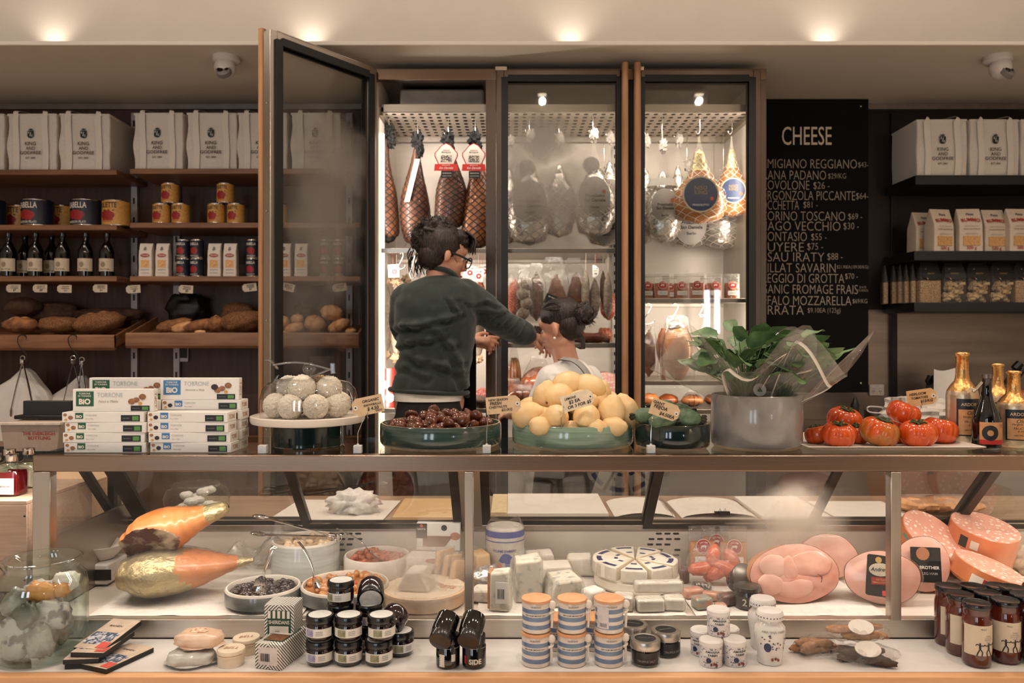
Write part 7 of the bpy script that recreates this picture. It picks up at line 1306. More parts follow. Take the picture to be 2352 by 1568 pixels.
# papers and things on the bench behind the rear windows
def bpos(px, Y, z=ZW): return Vector(((px-CX)*Y/F, Y, z+.001))
def sheet(px0, px1, Y0, Y1, lab, m=PAPER, th=.004, yaw=0, nm='paper_sheet', cat='paper'):
    a, b = bpos(px0, (Y0+Y1)/2), bpos(px1, (Y0+Y1)/2); o = MB().box((0, 0, th/2), (b.x-a.x, Y1-Y0, th)).build(nm, m, bevel=min(.002, th*.3)); return tag(o, lab, cat, None, ((a.x+b.x)/2, (Y0+Y1)/2, ZW+.001), R_(yaw))
sheet(650, 900, 2.58, 2.92, 'white sheets on the bench left of the beige board', yaw=-3); sheet(915, 1062, 2.60, 2.90, 'beige cutting board on the bench left of the centre mullion', mat('beige_board', (206, 170, 120), .6, rgb2=(216, 182, 134), vs=6), .014, nm='cutting_board', cat='board')
o = MB().blob((0, 0, .03), (.085, .06, .04), .55, 10, 2, 30, 16).build('white_cloth', mat('white_cloth', (230, 226, 220), .9, bump=.4, bs=10), sharp=180); tag(o, 'crumpled white cloth on the bench sheets', 'cloth', None, bpos(812, 2.72, ZW+.004))
sheet(1165, 1385, 2.62, 2.95, 'stack of white wrapping paper right of the centre mullion', th=.022); sheet(1130, 1165, 2.6, 2.9, 'cream carton edge against the mullion', mat('cream_card', (222, 200, 160), .6), .03)
def book(px0, px1, lab, clip):
    c = bpos((px0+px1)/2, 2.76); w = (px1-px0)*2.76/F; t = thing('notebook', lab, 'notebook', c); MB().surf(lambda u, v: (-w/2+w*u, -.13+.26*v, .004+.016*sin(pi*u)**.6+.003*sin(9*v)*u), 16, 8, wrap=False).build('top_page', PAPER, t, sharp=180); MB().box((0, 0, .002), (w, .26, .004)).build('cover', CARD, t)
    if clip: MB().box((.01, -.125, .018), (.05, .012, .012)).tube([(-.002, -.13, .024), (.0, -.135, .036), (.006, -.13, .024)], .001, 5).tube([(.014, -.13, .024), (.018, -.135, .036), (.022, -.13, .024)], .001, 5).build('binder_clip', BLACKM, t)
    else:
        b = MB()
        for k in range(14): b.tube([(w/2-.004+.006*cos(q), -.12+.018*k, .010+.010*sin(q)) for q in [j*.5 for j in range(13)]], .0008, 5)
        b.build('spiral_binding', STEELD, t)
book(1402, 1535, 'white spiral notebook straddling the dark window stile', False); book(1548, 1712, 'thick curling white notebook held with a black binder clip', True)
sheet(1716, 1865, 2.62, 2.95, 'white tray paper behind the clouded front glass', th=.012); sheet(1890, 2070, 2.6, 2.9, 'white sheet under the clear pastry tray, right window')
t = thing('pastry_tray', 'clear tray of golden flat pastries behind the right window', 'tray', bpos(2160, 2.72, ZW+.006)); MB().box((0, 0, .022), (.24, .16, .042)).build('clear_tray', GLASS, t)
for k in range(5): MB().blob((-.09+.045*k, .01*(k % 2), .022), (.05, .06, .022), .3, 8, k, 20, 10).build('pastry', CR3, t)
t = thing('sweet_jar', 'low glass jar of white sweets behind the left window', 'jar', bpos(452, 2.72)); MB().lathe([(0, 0), (.085, 0), (.105, .02), (.108, .06), (.095, .085), (.08, .09), (.085, .10), (.08, .102), (.075, .09)], 40).build('jar_glass', JARGLASS, t, sharp=180)
for k in range(12): MB().blob((.065*cos(k*2.4)*((k % 3+1)/3), .065*sin(k*2.4)*((k % 3+1)/3), .02+.016*(k % 4)), (.022, .02, .014), .3, 8, k, 12, 8).build('sweet', PAPER, t)
# ------------------------------------------------------------------ on the marble ledge
LZ = ZL+.0005
def lp(px, Y, z=LZ): return Vector(((px-CX)*Y/F, Y, z))
t = thing('glass_jar', 'big open glass jar of wrapped packets at the left end of the ledge', 'jar', lp(96, 1.895)); R0 = .099
MB().lathe([(0, .004), (.085, 0), (.096, .008), (R0, .03), (R0, .165), (.094, .188), (.080, .203), (.078, .212), (.086, .222), (.088, .230), (.083, .233), (.078, .228)], 56).lathe([(0, .008), (.083, .006), (.094, .03), (.095, .165), (.090, .186), (.076, .203), (.074, .214), (.078, .228)], 56).build('jar_glass', clear('jar_thick_glass', (.93, .97, .955), ior=1.75), t, sharp=180)
jc = t.location.copy(); GPK = mat('grey_green_packet', (100, 98, 86), .4, rgb2=(160, 156, 146), vs=9, ramp=(.4, .6), coat=.4); WPK = mat('printed_white_packet', (196, 190, 184), .45, rgb2=(112, 108, 110), vs=12, ramp=(.5, .6)); OPK = mat('orange_packet', (200, 122, 50), .4, rgb2=(222, 160, 90), vs=10, coat=.4); DPK = mat('dark_green_packet', (52, 54, 46), .35, rgb2=(84, 86, 74), vs=10, coat=.4)
for i, (x, y, z, m, r, a, lab) in enumerate(((-.045, -.055, .05, WPK, (.034, .016, .045), 14, 'printed white packet low at the front left of the jar'), (.03, -.060, .045, GPK, (.034, .016, .035), -20, 'grey-green packet low at the front right of the jar'), (.045, -.03, .100, WPK, (.038, .016, .030), 8, 'printed white packet on the right side of the jar'), (-.01, -.058, .105, DPK, (.034, .015, .026), -35, 'dark green packet in the middle of the jar'), (-.05, -.03, .125, GPK, (.030, .016, .032), 30, 'grey-green packet at the upper left of the jar'), (.01, -.02, .150, OPK, (.030, .018, .022), 10, 'orange packet at the top of the jar pile'), (.05, .0, .150, OPK, (.022, .018, .016), -10, 'small orange packet beside the top orange one'), (.055, .02, .165, PAPER, (.028, .02, .02), 0, 'white crumpled packet near the jar neck'), (0, .045, .06, GPK, (.045, .03, .05), 0, 'grey packet at the back bottom of the jar'), (-.02, .04, .12, WPK, (.04, .03, .04), 0, 'white packet at the back of the jar'))):
    o = MB().blob((0, 0, 0), r, .28, 8, i, 24, 14, pw=.6).build('wrapped_packet', m, sharp=180); tag(o, lab, 'packet', 'packets in the glass jar', jc+Vector((x*.86, y*.86, z+.005)), (0, R_(a), R_(a*.6)))
# flat boxed bars
def bar(px, Y, z, yaw, tilt, lab, top):
    t = thing('chocolate_bar', lab, 'chocolate', lp(px, Y, z), (R_(tilt), 0, R_(yaw)), 'boxed bars by the jar'); MB().box((0, 0, .0055), (.078, .135, .011)).build('box', BLACK, t, bevel=.001); l = MB().box((0, 0, .0114), (.077, .134, .0008)).build('kraft_top', mat('pale_kraft_top', (204, 182, 160), .6), t)
    MB().box((-.002, -.022, .0122), (.066, .052, .0006)).build('blue_picture', mat('blue_picture', (60, 74, 98), .5, rgb2=(206, 206, 208), vs=40, ramp=(.44, .56)), l); MB().box((.026, -.050, .0127), (.024, .026, .0006)).build('red_corner', mat('coral_red', (214, 84, 70), .5), l); text('BAHEN', .01, INK, l, (-.004, .034, .0124), (R_(-90), 0, 0), width=.034, bold=0); return t
bar(212, 1.885, LZ, 12, 0, 'lower boxed bar of the tilted pile beside the glass jar', 0); bar(214, 1.878, LZ+.0122, 6, 0, 'second boxed bar in the pile beside the glass jar', 0); bar(272, 1.862, LZ, -22, 0, 'boxed bar with coral corner sliding out to the right', 1); bar(250, 1.905, LZ+.036, -12, 9, 'topmost tilted boxed bar with kraft and blue picture', 2); bar(238, 1.885, LZ+.0244, -3, 0, 'third boxed bar just under the topmost tilted one', 1)
# wrapped cheeses and round boxes
def parcel(px, Y, z, m, lab, seed, yaw):
    t = thing('wrapped_cheese', lab, 'cheese', lp(px, Y, z), R_(yaw), 'puffy wrapped cheeses'); MB().blob((0, 0, .017), (.054, .040, .0175), .14, 8, seed, 32, 14, pw=.75).surf(lambda u, v: Vector((.05*cos(2*pi*u)*(1+.25*v*(abs(cos(4*pi*u)))), .037*sin(2*pi*u)*(1+.2*v*abs(cos(4*pi*u))), .010-.004*v)), 32, 3).build('wrapper', m, t, sharp=180)
    e = MB().poly(disc(.022, 24, .015), -.0006, .0006, M=Matrix.Translation((0, 0, .0352)) @ Matrix.Rotation(R_(-90), 4, 'X')).build('printed_oval', mat('pale_oval_print', (226, 206, 178), .5, rgb2=(190, 120, 84), vs=60, ramp=(.5, .6)), t); return t
parcel(440, 1.845, LZ, mat('grey_film_wrapper', (178, 178, 170), .35, rgb2=(206, 202, 194), vs=14, bump=.4, bs=20, coat=.3), 'grey-green wrapped cheese at the bottom of the pair', 1, 4); parcel(458, 1.865, LZ+.034, mat('peach_film_wrapper', (214, 174, 142), .4, rgb2=(228, 200, 174), vs=14, bump=.4, bs=20, coat=.3), 'peach wrapped cheese on top of the grey-green one', 2, -6)
rbx = thing('round_box', '', 'box', (0, 0, 0)); MB().lathe([(0, 0), (.030, 0), (.030, .022), (.0315, .0225), (.0315, .034), (.0305, .0355), (0, .036)], 40).build('box_body', mat('cream_box', (224, 206, 180), .6, var=.04), rbx); text('BELL', .01, mat('tan_ink', 0), rbx, (0, 0, .0365), (R_(-90), 0, 0), width=.034, bold=0, shear=.3); patch(MB(), .0318, .026, .0275, -1.2, 1.2).build('seam_line', mat('tan_ink', 0), rbx)
rk = Kind(rbx); rk(lp(531, 1.845), 0, 'small round cream cheese box in front beside the striped carton', 'round cream boxes'); rk(lp(566, 1.915), R_(15), 'small round cream cheese box behind, half hidden by the striped carton', 'round cream boxes'); 
# striped cracker cartons
def stripes():
    m = bpy.data.materials.new('diagonal_stripe_carton'); m.use_nodes = True; nt = m.node_tree; L = nt.links; p = nt.nodes['Principled BSDF']; p.inputs['Roughness'].default_value = .5
    sx_ = N(nt, 'ShaderNodeSeparateXYZ'); L.new(coords(nt), sx_.inputs[0]); a = N(nt, 'ShaderNodeMath', operation='ABSOLUTE'); L.new(sx_.outputs[0], a.inputs[0]); b = N(nt, 'ShaderNodeMath', operation='ADD'); L.new(a.outputs[0], b.inputs[0]); L.new(sx_.outputs[2], b.inputs[1]); c = N(nt, 'ShaderNodeMath', operation='ADD'); L.new(b.outputs[0], c.inputs[0]); L.new(sx_.outputs[1], c.inputs[1])
    d = N(nt, 'ShaderNodeMath', operation='MULTIPLY', i_1=125.0); L.new(c.outputs[0], d.inputs[0]); f = N(nt, 'ShaderNodeMath', operation='FRACT'); L.new(d.outputs[0], f.inputs[0]); g = N(nt, 'ShaderNodeMath', operation='GREATER_THAN', i_1=.42); L.new(f.outputs[0], g.inputs[0])
    r = N(nt, 'ShaderNodeMix', data_type='RGBA'); L.new(g.outputs[0], r.inputs[0]); r.inputs[6].default_value = (*lin(38, 50, 46), 1); r.inputs[7].default_value = (*lin(226, 218, 208), 1); L.new(r.outputs[2], p.inputs['Base Color']); return m
STRP = stripes(); DGR = mat('deep_green_print', (26, 64, 46), .5); CRK = mat('brown_cracker', (96, 58, 36), .7, rgb2=(140, 92, 60), vs=50)
t = thing('cracker_box', 'striped cracker carton standing upright behind the lying one', 'box', lp(652, 1.905), R_(-4)); w, d, h = .072, .062, .125; MB().box((0, 0, h/2), (w, d, h)).build('carton', STRP, t, bevel=.0015)
f = MB().poly([(-.028, .008), (.028, .008), (.028, .112), (-.028, .112)], -d/2-.0008, -d/2).build('green_front', DGR, t); b = MB()
for k in range(5): b.poly([(-.027+.0115*k, .094), (-.0205+.0115*k, .094), (-.0205+.0115*k, .111), (-.0237+.0115*k, .1115), (-.027+.0115*k, .111)], -d/2-.0014, -d/2-.0006)
b.build('white_awning', WHITEINK, f); text('SHERIDANS', .01, WHITEINK, f, (0, -d/2-.0016, .085), width=.050, bold=.02, tall=1.2); e = MB().poly(rrect(.046, .045, .001), -d/2-.0014, -d/2-.0006, M=Matrix.Translation((0, 0, .053))).build('white_panel', WHITEINK, f); text('irish\nbrown bread\ncrackers', .008, GREENINK, e, (-.004, -d/2-.0018, .058), width=.032, bold=0); MB().poly(rrect(.05, .014, .001), -d/2-.0014, -d/2-.0006, M=Matrix.Translation((0, 0, .019))).build('window', CRK, f)
t = thing('cracker_box', 'striped cracker carton lying towards the shopper with window on top', 'box', lp(622, 1.822), R_(-14)); w, d, h = .066, .125, .058; MB().box((0, d/2-.012, h/2), (w, d, h)).build('carton', STRP, t, bevel=.0015); MB().box((.002, .050, h+.0004), (.05, .088, .001)).build('green_top', DGR, t); MB().box((.002, .026, h+.0012), (.044, .034, .001)).build('window', CRK, t); MB().box((.002, .062, h+.0012), (.044, .030, .001)).build('white_panel', WHITEINK, t)
e = MB().poly(rrect(.048, .040, .001), -.0128, -.012, M=Matrix.Translation((0, 0, .030))).build('end_panel', mat('pale_end_panel', (206, 196, 192), .5), t); bars(e, -.018, .018, -.0130, .022, .018)
# mini jam jars
JAM = mat('dark_jam', (22, 12, 14), .1, rgb2=(40, 20, 22), vs=9, coat=.7); LIDB = mat('black_lid', (16, 15, 16), .25, coat=.4); LIDW = mat('white_lid_print', (216, 212, 204), .4, rgb2=(196, 196, 190), vs=30); JLAB = mat('white_jar_label', (218, 212, 202), .5, var=.04); LAV = mat('lavender_print', (132, 128, 160), .5, rgb2=(170, 166, 184), vs=40); OLIV = mat('olive_print', (110, 110, 74), .5, rgb2=(160, 156, 124), vs=40)
def make_jam(pm):
    t = thing('jam_jar', '', 'jar'); r = .0315; MB().lathe([(0, .001), (.024, 0), (.029, .004), (r, .010), (r, .034), (.028, .040), (0, .041)], 40).build('jar_glass', JAM, t)
    MB().lathe([(0, .040), (.030, .040), (.0325, .042), (.0325, .052), (.031, .0555), (.0265, .056)], 40).build('lid', LIDB, t); MB().lathe([(.0265, .056), (0, .0563)], 32).build('lid_print', LIDW, t); l = patch(MB(), r+.0005, .011, .031, -1.35, 1.35, 20).build('paper_label', JLAB, t); patch(MB(), r+.0009, .013, .029, -.75, -.1, 8).build('fruit_print', pm, l); b = MB()
    for k in range(3): patch(b, r+.0009, .016+.004*k, .0175+.004*k, .1, .6, 6)
    b.build('small_print', GREYINK, l); return t
jl, jo = Kind(make_jam(LAV)), Kind(make_jam(OLIV)); H = .0566; G = 'black-lidded mini jars'
A = (735, 801, 870); fa = ((jl, 'front left'), (jo, 'front middle'), (jo, 'front right'))
for k, (kind, nm) in enumerate(fa):
    kind(lp(A[k], 1.850), R_(8*k), 'bottom mini jar of the %s stack' % nm, G); kind(lp(A[k]+(0, 0, 6)[k], 1.851, LZ+H), R_(-10+14*k), 'upper mini jar of the %s stack' % nm, G)
jo(lp(772, 1.935), 0, 'bottom mini jar at the back left, mostly hidden', G); jo(lp(782, 1.930, LZ+H), R_(20), 'second mini jar at the back left, under the highest one', G); jo(lp(783, 1.928, LZ+2*H), R_(-20), 'highest upright mini jar at the back left', G); jo(lp(845, 1.935), 0, 'bottom mini jar at the back middle, mostly hidden', G); jl(lp(848, 1.93, LZ+H), 0, 'second mini jar at the back middle, under the tilted one', G); jo(lp(920, 1.905), R_(25), 'bottom mini jar at the right end of the group', G)
jl(lp(853, 1.962, LZ+2*H+.034), (R_(112), 0, R_(8)), 'mini jar lying on top, base towards the shopper, middle', G); jo(lp(916, 1.940, LZ+H+.034), (R_(118), 0, R_(-24)), 'mini jar lying tilted on the right end jar', G)
# dark condiment jars
SJ = mat('dark_condiment_glass', (12, 10, 10), .08, var=.1, coat=.7)
def make_side(word):
    t = thing('condiment_jar', '', 'jar'); r = .0275; MB().lathe([(0, .001), (.022, 0), (r, .004), (r, .048), (.024, .053), (.024, .056), (0, .056)], 40).build('jar_glass', SJ, t); MB().lathe([(0, .055), (.0262, .055), (.0262, .071), (.025, .073), (0, .0735)], 40).build('lid', LIDB, t); b = MB()
    for k in range(3): patch(b, r+.001, .047, .048, -1.2+.9*k, -.5+.9*k, 6)
    b.build('embossed_marks', GREYINK, t)
    if word: text('SIDE', .012, WHITEINK, t, (.004, 0, .018), width=.030, wrap=r+.0006, bold=.03); patch(MB(), r+.0006, .012, .030, -.85, -.62, 3).build('red_slash', REDINK, t)
    else: l = patch(MB(), r+.0006, .006, .034, -.7, -.2, 6).build('barcode_label', JLAB, t); l2 = patch(MB(), r+.0006, .018, .034, .35, .7, 6).build('side_label', JLAB, t); text('|||||', .01, INK, l, (-.0125, 0, .02), width=.018, wrap=r+.001, roll=pi/2)
    return t
s0, s1 = Kind(make_side(False)), Kind(make_side(True)); G = 'dark condiment jars'
s0(lp(1029, 1.835), 0, 'bottom left dark condiment jar with barcode label', G); s1(lp(1089, 1.835), 0, 'bottom right dark condiment jar lettered SIDE', G); s0(lp(1031, 1.862, LZ+.102), (R_(118), 0, R_(-14)), 'dark condiment jar lying on the left one, base forward', G, ); s0(lp(1090, 1.862, LZ+.102), (R_(118), 0, R_(-10)), 'dark condiment jar lying on the SIDE jar, base forward', G)
# striped salt pots
POTW = mat('cream_glazed_pot', (214, 200, 186), .3, var=.04, coat=.4); POTB = mat('blue_glaze_band', (108, 132, 158), .35, rgb2=(92, 114, 144), vs=12, coat=.4); TERRA = mat('terracotta_lid', (206, 140, 92), .45, rgb2=(220, 166, 122), vs=14, bump=.1)
def make_pot(word):
    t = thing('striped_pot', '', 'pot'); r = .033; zs = [0, .006, .010, .020, .028, .038, .046, .056, .067]; pr = [(0, 0), (r-.002, 0), (r, .002)]+[(r, z) for z in zs[2:]]+[(r-.001, .069), (0, .069)]
    MB().lathe(pr, 44, [0, 0, 0, 1, 0, 1, 0, 1, 0, 0, 0]).build('pot_body', [POTW, POTB], t); MB().lathe([(0, .069), (.0345, .069), (.035, .071), (.0345, .0745), (.026, .0758), (.022, .075), (.014, .0765), (0, .0765)], 44).build('lid', TERRA, t)
    text('OLSSON\'S', .005, INK, t, (0, 0, .0615), width=.024, wrap=r+.0006, bold=0); 
    if word == 'text': text('RED GUM SMOKED SALT', .005, INK, t, (0, 0, .042), width=.050, wrap=r+.0006, bold=.01)
    else: l = patch(MB(), r+.0008, .012, .062, -1.15, -.25, 10).build('barcode_label', mat('pale_end_panel', 0), t); text('|||||||', .01, INK, l, (-.022, 0, .02), width=.016, wrap=r+.0014, bold=.01)
    b = MB().tube([(.036, -.012, .010), (.037, -.014, .030), (.036, -.013, .052)], .003, 8).blob((.037, -.013, .062), (.009, .006, .010), nu=14, nv=10).tube([(.030+.010*sin(q), -.004-.016*q/3, .048+.003*cos(q)) for q in [k*.35 for k in range(10)]], .003, 6); b.build('white_spoon', CERW, t); return t
pt_, pb_ = Kind(make_pot('text')), Kind(make_pot('bar')); G = 'blue striped salt pots'
for k, (px, nm) in enumerate(((1231, 'left'), (1313, 'middle'), (1398, 'right'))):
    pt_(lp(px, 1.848), R_(-6+6*k), 'bottom striped pot of the %s stack' % nm, G); (pb_ if k == 2 else pt_)(lp(px+1, 1.850, LZ+.0768), R_(-4+5*k), ('top striped pot of the right stack with barcode label' if k == 2 else 'top striped pot of the %s stack' % nm), G)
pt_(lp(1278, 1.945), 0, 'striped pot standing behind, between the left and middle stacks', G); pt_(lp(1362, 1.945), 0, 'striped pot standing behind, between the middle and right stacks', G)
# truffle salt jars
SALT = mat('dark_truffle_salt', (40, 38, 36), .5, rgb2=(120, 114, 106), vs=140, ramp=(.5, .7)); SILV = mat('satin_silver_lid', (188, 180, 170), .3, .9, var=.05)
def make_salt():
    t = thing('truffle_salt_jar', '', 'jar'); r = .034; MB().lathe([(0, .004), (.028, .004), (.031, .008), (.031, .030), (0, .030)], 40).build('salt', SALT, t); MB().lathe([(0, 0), (.030, 0), (r, .005), (r, .036), (.031, .040)], 44).build('jar_glass', JARGLASS, t, sharp=180); MB().lathe([(0, .037), (.034, .037), (.0348, .039), (.0348, .054), (.033, .057), (.025, .0575), (.024, .0568)], 44).build('lid', SILV, t); MB().lathe([(.0245, .0572), (0, .0576)], 36).build('black_lid_label', BLACK, t)
    l = patch(MB(), r+.0006, .006, .034, -.9, .9, 14).build('dark_label', mat('clear_dark_label', (26, 26, 26), .3), t); text('TRUFFLE SALT', .006, GREYINK, l, (0, 0, .015), width=.044, wrap=r+.001, bold=0); text('TRUFFLE SALT', .006, GREYINK, t, (0, 0, .0581), (R_(-90), 0, 0), width=.034, bold=0); return t
sk = Kind(make_salt()); sk(lp(1482, 1.850), R_(-4), 'silver-lidded truffle salt jar in front', 'truffle salt jars'); sk(lp(1529, 1.905), R_(20), 'silver-lidded truffle salt jar behind on the right', 'truffle salt jars'); sk(lp(1455, 1.945), R_(-20), 'silver-lidded truffle salt jar behind, beside the striped pots', 'truffle salt jars')
# painted cherry tins and vases
PAT = mat('painted_pattern', (212, 204, 200), .3, rgb2=(70, 70, 96), vs=75, ramp=(.56, .64), coat=.5); CHER = mat('painted_cherry', (124, 62, 46), .4); BLU2 = mat('painted_blue', (38, 44, 78), .4); WGL = mat('white_enamel_lid', (222, 216, 210), .35, var=.03)
def cherries(par, r, z):
    b = MB()
    for a, dz in ((-.12, 0), (.12, .002), (.34, -.001)): b.surf(lambda u, v: ((r)*sin(a+.10*v*cos(2*pi*u)), -(r)*cos(a+.10*v*cos(2*pi*u)), z+dz+.0035*v*sin(2*pi*u)), 12, 1)
    b.build('cherry_print', CHER, par)
def make_tin2():
    t = thing('cherry_tin', '', 'tin'); r = .0262; MB().lathe([(0, 0), (r-.001, 0), (r, .002), (r, .048), (0, .048)], 40).build('tin_body', PAT, t); MB().lathe([(0, .047), (r+.0008, .047), (r+.0008, .056), (r-.002, .059), (0, .0595)], 40).build('lid', WGL, t); patch(MB(), r+.0005, .026, .040, -.9, .9, 12).build('white_band', WGL, t); text('AMARENA\nFABBRI', .006, INK, t, (.0, 0, .033), width=.034, wrap=r+.001, bold=.02); b = MB().surf(lambda u, v: ((r+.001)*sin(-.35+.22*v*cos(2*pi*u)), -(r+.001)*cos(-.35+.22*v*cos(2*pi*u)), .017+.006*v*sin(2*pi*u)), 18, 1).build('blue_dot', BLU2, t); cherries(t, r+.0012, .008); return t
tk = Kind(make_tin2()); G = 'painted cherry tins'
tk(lp(1633, 1.842), R_(-5), 'front left painted cherry tin at the bottom', G); tk(lp(1687, 1.846), R_(14), 'front right painted cherry tin at the bottom', G); tk(lp(1612, 1.905), R_(-30), 'painted cherry tin behind on the left', G); tk(lp(1672, 1.915), R_(10), 'painted cherry tin behind, under the top one', G); tk(lp(1650, 1.872, LZ+.060), R_(-8), 'painted cherry tin on top of the others', G)
def make_vase():
    t = thing('painted_vase', '', 'jar'); MB().lathe([(0, 0), (.026, 0), (.028, .003), (.029, .02), (.033, .05), (.036, .072), (.034, .085), (.026, .094), (.024, .098), (.024, .104)], 48).build('vase_body', mat('white_glazed_vase', (220, 214, 208), .2, var=.03, coat=.6), t); MB().lathe([(.024, .102), (.031, .103), (.0315, .106), (.0305, .116), (.027, .121), (0, .123)], 44).build('lid', WGL, t); b = MB()
    for k in range(26): a = k*2*pi/26; b.surf(lambda u, v: ((.0316)*sin(a+.05*v*cos(2*pi*u)), -.0316*cos(a+.05*v*cos(2*pi*u)), .110+.0016*v*sin(2*pi*u)), 8, 1)
    b.build('lid_dots', BLU2, t); rr = lambda z: .0298+(.0362-.029)*min(1, max(0, (z-.02)/.052)); text('AMARENA FABBRI', .006, GREYINK, t, (0, 0, .080), width=.060, wrap=.0362, bold=.01); b = MB(); rd = random.Random(2)
    for k in range(26):
        a, z = -.95+1.9*rd.random(), .028+.044*rd.random(); q = rr(z)+.0008; c = rd.random()*3; b.surf(lambda u, v: (q*sin(a+.055*v*cos(2*pi*u+c)), -q*cos(a+.055*v*cos(2*pi*u+c)), z+.0042*v*sin(2*pi*u)*cos(pi*u)), 10, 1)
    b.build('blue_leaf_print', BLU2, t); b = MB(); q = rr(.044)+.0012; b.surf(lambda u, v: (q*sin(-.45+.25*v*cos(2*pi*u)), -q*cos(-.45+.25*v*cos(2*pi*u)), .044+.010*v*sin(2*pi*u)), 20, 1); b.build('blue_plum', BLU2, t); cherries(t, rr(.018)+.0012, .016); return t
vk = Kind(make_vase()); vk(lp(1768, 1.855), 0, 'painted white vase jar in front with blue plum', 'painted vases'); vk(lp(1752, 1.942), R_(10), 'painted white vase jar behind the front one', 'painted vases')
# biscuit bags
BIS = mat('almond_biscuit', (150, 98, 58), .8, rgb2=(196, 148, 104), vs=26, bump=.5); BISD = mat('dark_biscuit', (48, 32, 24), .7, rgb2=(84, 58, 42), vs=24, bump=.5); SIL = mat('pale_paper_oval', (222, 212, 200), .5, var=.04)
def biscuits(px, Y, z, m, n, lab, w, yaw, oval=True, seed=0):
    rd = random.Random(seed); t = thing('biscuit_bag', lab, 'packet', lp(px, Y, z), R_(yaw), 'clear bags of biscuits')
    for k in range(n): MB().blob(((rd.random()-.5)*w*.62, (rd.random()-.5)*.035, .010+.013*(k % 2)), (.030, .010, .008), .3, 10, k, 16, 9, pw=.75, M=Matrix.Rotation(rd.uniform(-.4, .4), 4, 'Z')).build('biscuit', m, t, sharp=180)
    MB().surf(lambda u, v: Vector(((-w/2+w*v)*(1+.05*sin(9*u)), .038*sin(2*pi*u)*sin(pi*(v*.92+.04))**.4, .019+.020*cos(2*pi*u)*sin(pi*(v*.9+.05))**.5+.006*noise.noise(Vector((u*6, v*9, seed))))), 26, 22).build('clear_bag', FILM, t, sharp=180)
    if oval: MB().poly(disc(.030, 28, .020), -.001, .001, M=Matrix.Translation((.0, -.020, .037)) @ Matrix.Rotation(R_(-52), 4, 'X')).build('oval_label', SIL, t)
    return t
biscuits(1985, 1.855, LZ, BISD, 7, 'bag of dark biscuits with pale oval label at the bottom', .15, 0, True, 1); biscuits(1968, 1.885, LZ+.040, BIS, 8, 'bag of tan almond biscuits with oval label on top', .14, 3, True, 2); biscuits(1880, 1.905, LZ, BIS, 6, 'open end of a biscuit bag lying left of the others', .12, 18, False, 3)
# tall sauce jars
SAU = mat('red_brown_sauce', (64, 22, 14), .12, rgb2=(92, 34, 20), vs=10, coat=.7); SLAB = mat('cream_sauce_label', (206, 188, 164), .55, var=.04)
def make_sauce():
    t = thing('sauce_jar', '', 'jar'); r = .031; MB().lathe([(0, .002), (.026, 0), (.030, .005), (r, .010), (r, .105), (.0285, .114), (.0275, .118), (.0285, .122), (.0285, .132), (0, .132)], 44).build('jar_glass', SAU, t); MB().lathe([(0, .131), (.0295, .131), (.0305, .133), (.0305, .141), (.029, .1435), (.025, .1425), (0, .142)], 44).build('lid', LIDB, t)
    l = patch(MB(), r+.0005, .030, .098, -1.5, 1.5, 24).build('paper_label', SLAB, t); text('MULLI', .006, INK, l, (-.004, 0, .090), width=.012, wrap=r+.001, bold=0); text('THREE\nCOLOUR\nSPAGHETTI\nSAUCE', .007, GREYINK, l, (.008, 0, .068), width=.022, wrap=r+.001, bold=0); rr = r+.0012; b = MB()
    def man(a, fl):
        for pts, w in (([(0, .046), (0, .055)], .0022), ([(0, .046), (-.004*fl, .038), (-.007*fl, .030)], .0013), ([(0, .046), (.005*fl, .039), (.004*fl, .030)], .0013), ([(0, .054), (.007*fl, .053), (.011*fl, .056)], .001), ([(0, .054), (-.006*fl, .056), (-.009*fl, .053)], .001)):
            for (x0, z0), (x1, z1) in zip(pts, pts[1:]):
                n = Vector((z1-z0, 0, -(x1-x0))).normalized()*w; q = [(x0+n.x, z0+n.z), (x1+n.x, z1+n.z), (x1-n.x, z1-n.z), (x0-n.x, z0-n.z)]; b.add([(rr*sin((x+a)/rr), -rr*cos((x+a)/rr), z) for x, z in q], [(0, 1, 2, 3)])
        q = [(x, z+.0575) for x, z in disc(.0022, 8)]; b.add([(rr*sin((x+a)/rr), -rr*cos((x+a)/rr), z) for x, z in q], [tuple(range(8))])
    man(-.012, 1); man(.008, -1); man(.028, 1); b.build('dancing_figures', INK, l); return t
sj = Kind(make_sauce()); G = 'tall red-brown sauce jars'
for px, Y, yaw, lab in ((2243, 1.842, 4, 'sauce jar nearest the shopper with two dancing figures'), (2205, 1.905, 16, 'sauce jar second from the left of the cluster'), (2178, 1.965, 26, 'sauce jar at the left rear corner of the cluster'), (2309, 1.862, -8, 'sauce jar right of the nearest one'), (2352, 1.90, -10, 'sauce jar at the right edge of the photo, second row'), (2268, 1.915, 8, 'sauce jar behind the nearest one'), (2235, 1.965, 0, 'sauce jar in the back row, second from the left'), (2292, 1.967, 0, 'sauce jar in the back row, third from the left'), (2325, 1.955, 0, 'sauce jar tucked in the back row at right'), (2384, 1.845, 0, 'sauce jar cut off by the right edge, front row'), (2380, 1.965, 0, 'sauce jar at the back, cut off by the right edge')):
    sj(lp(px, Y), R_(yaw), lab, G)
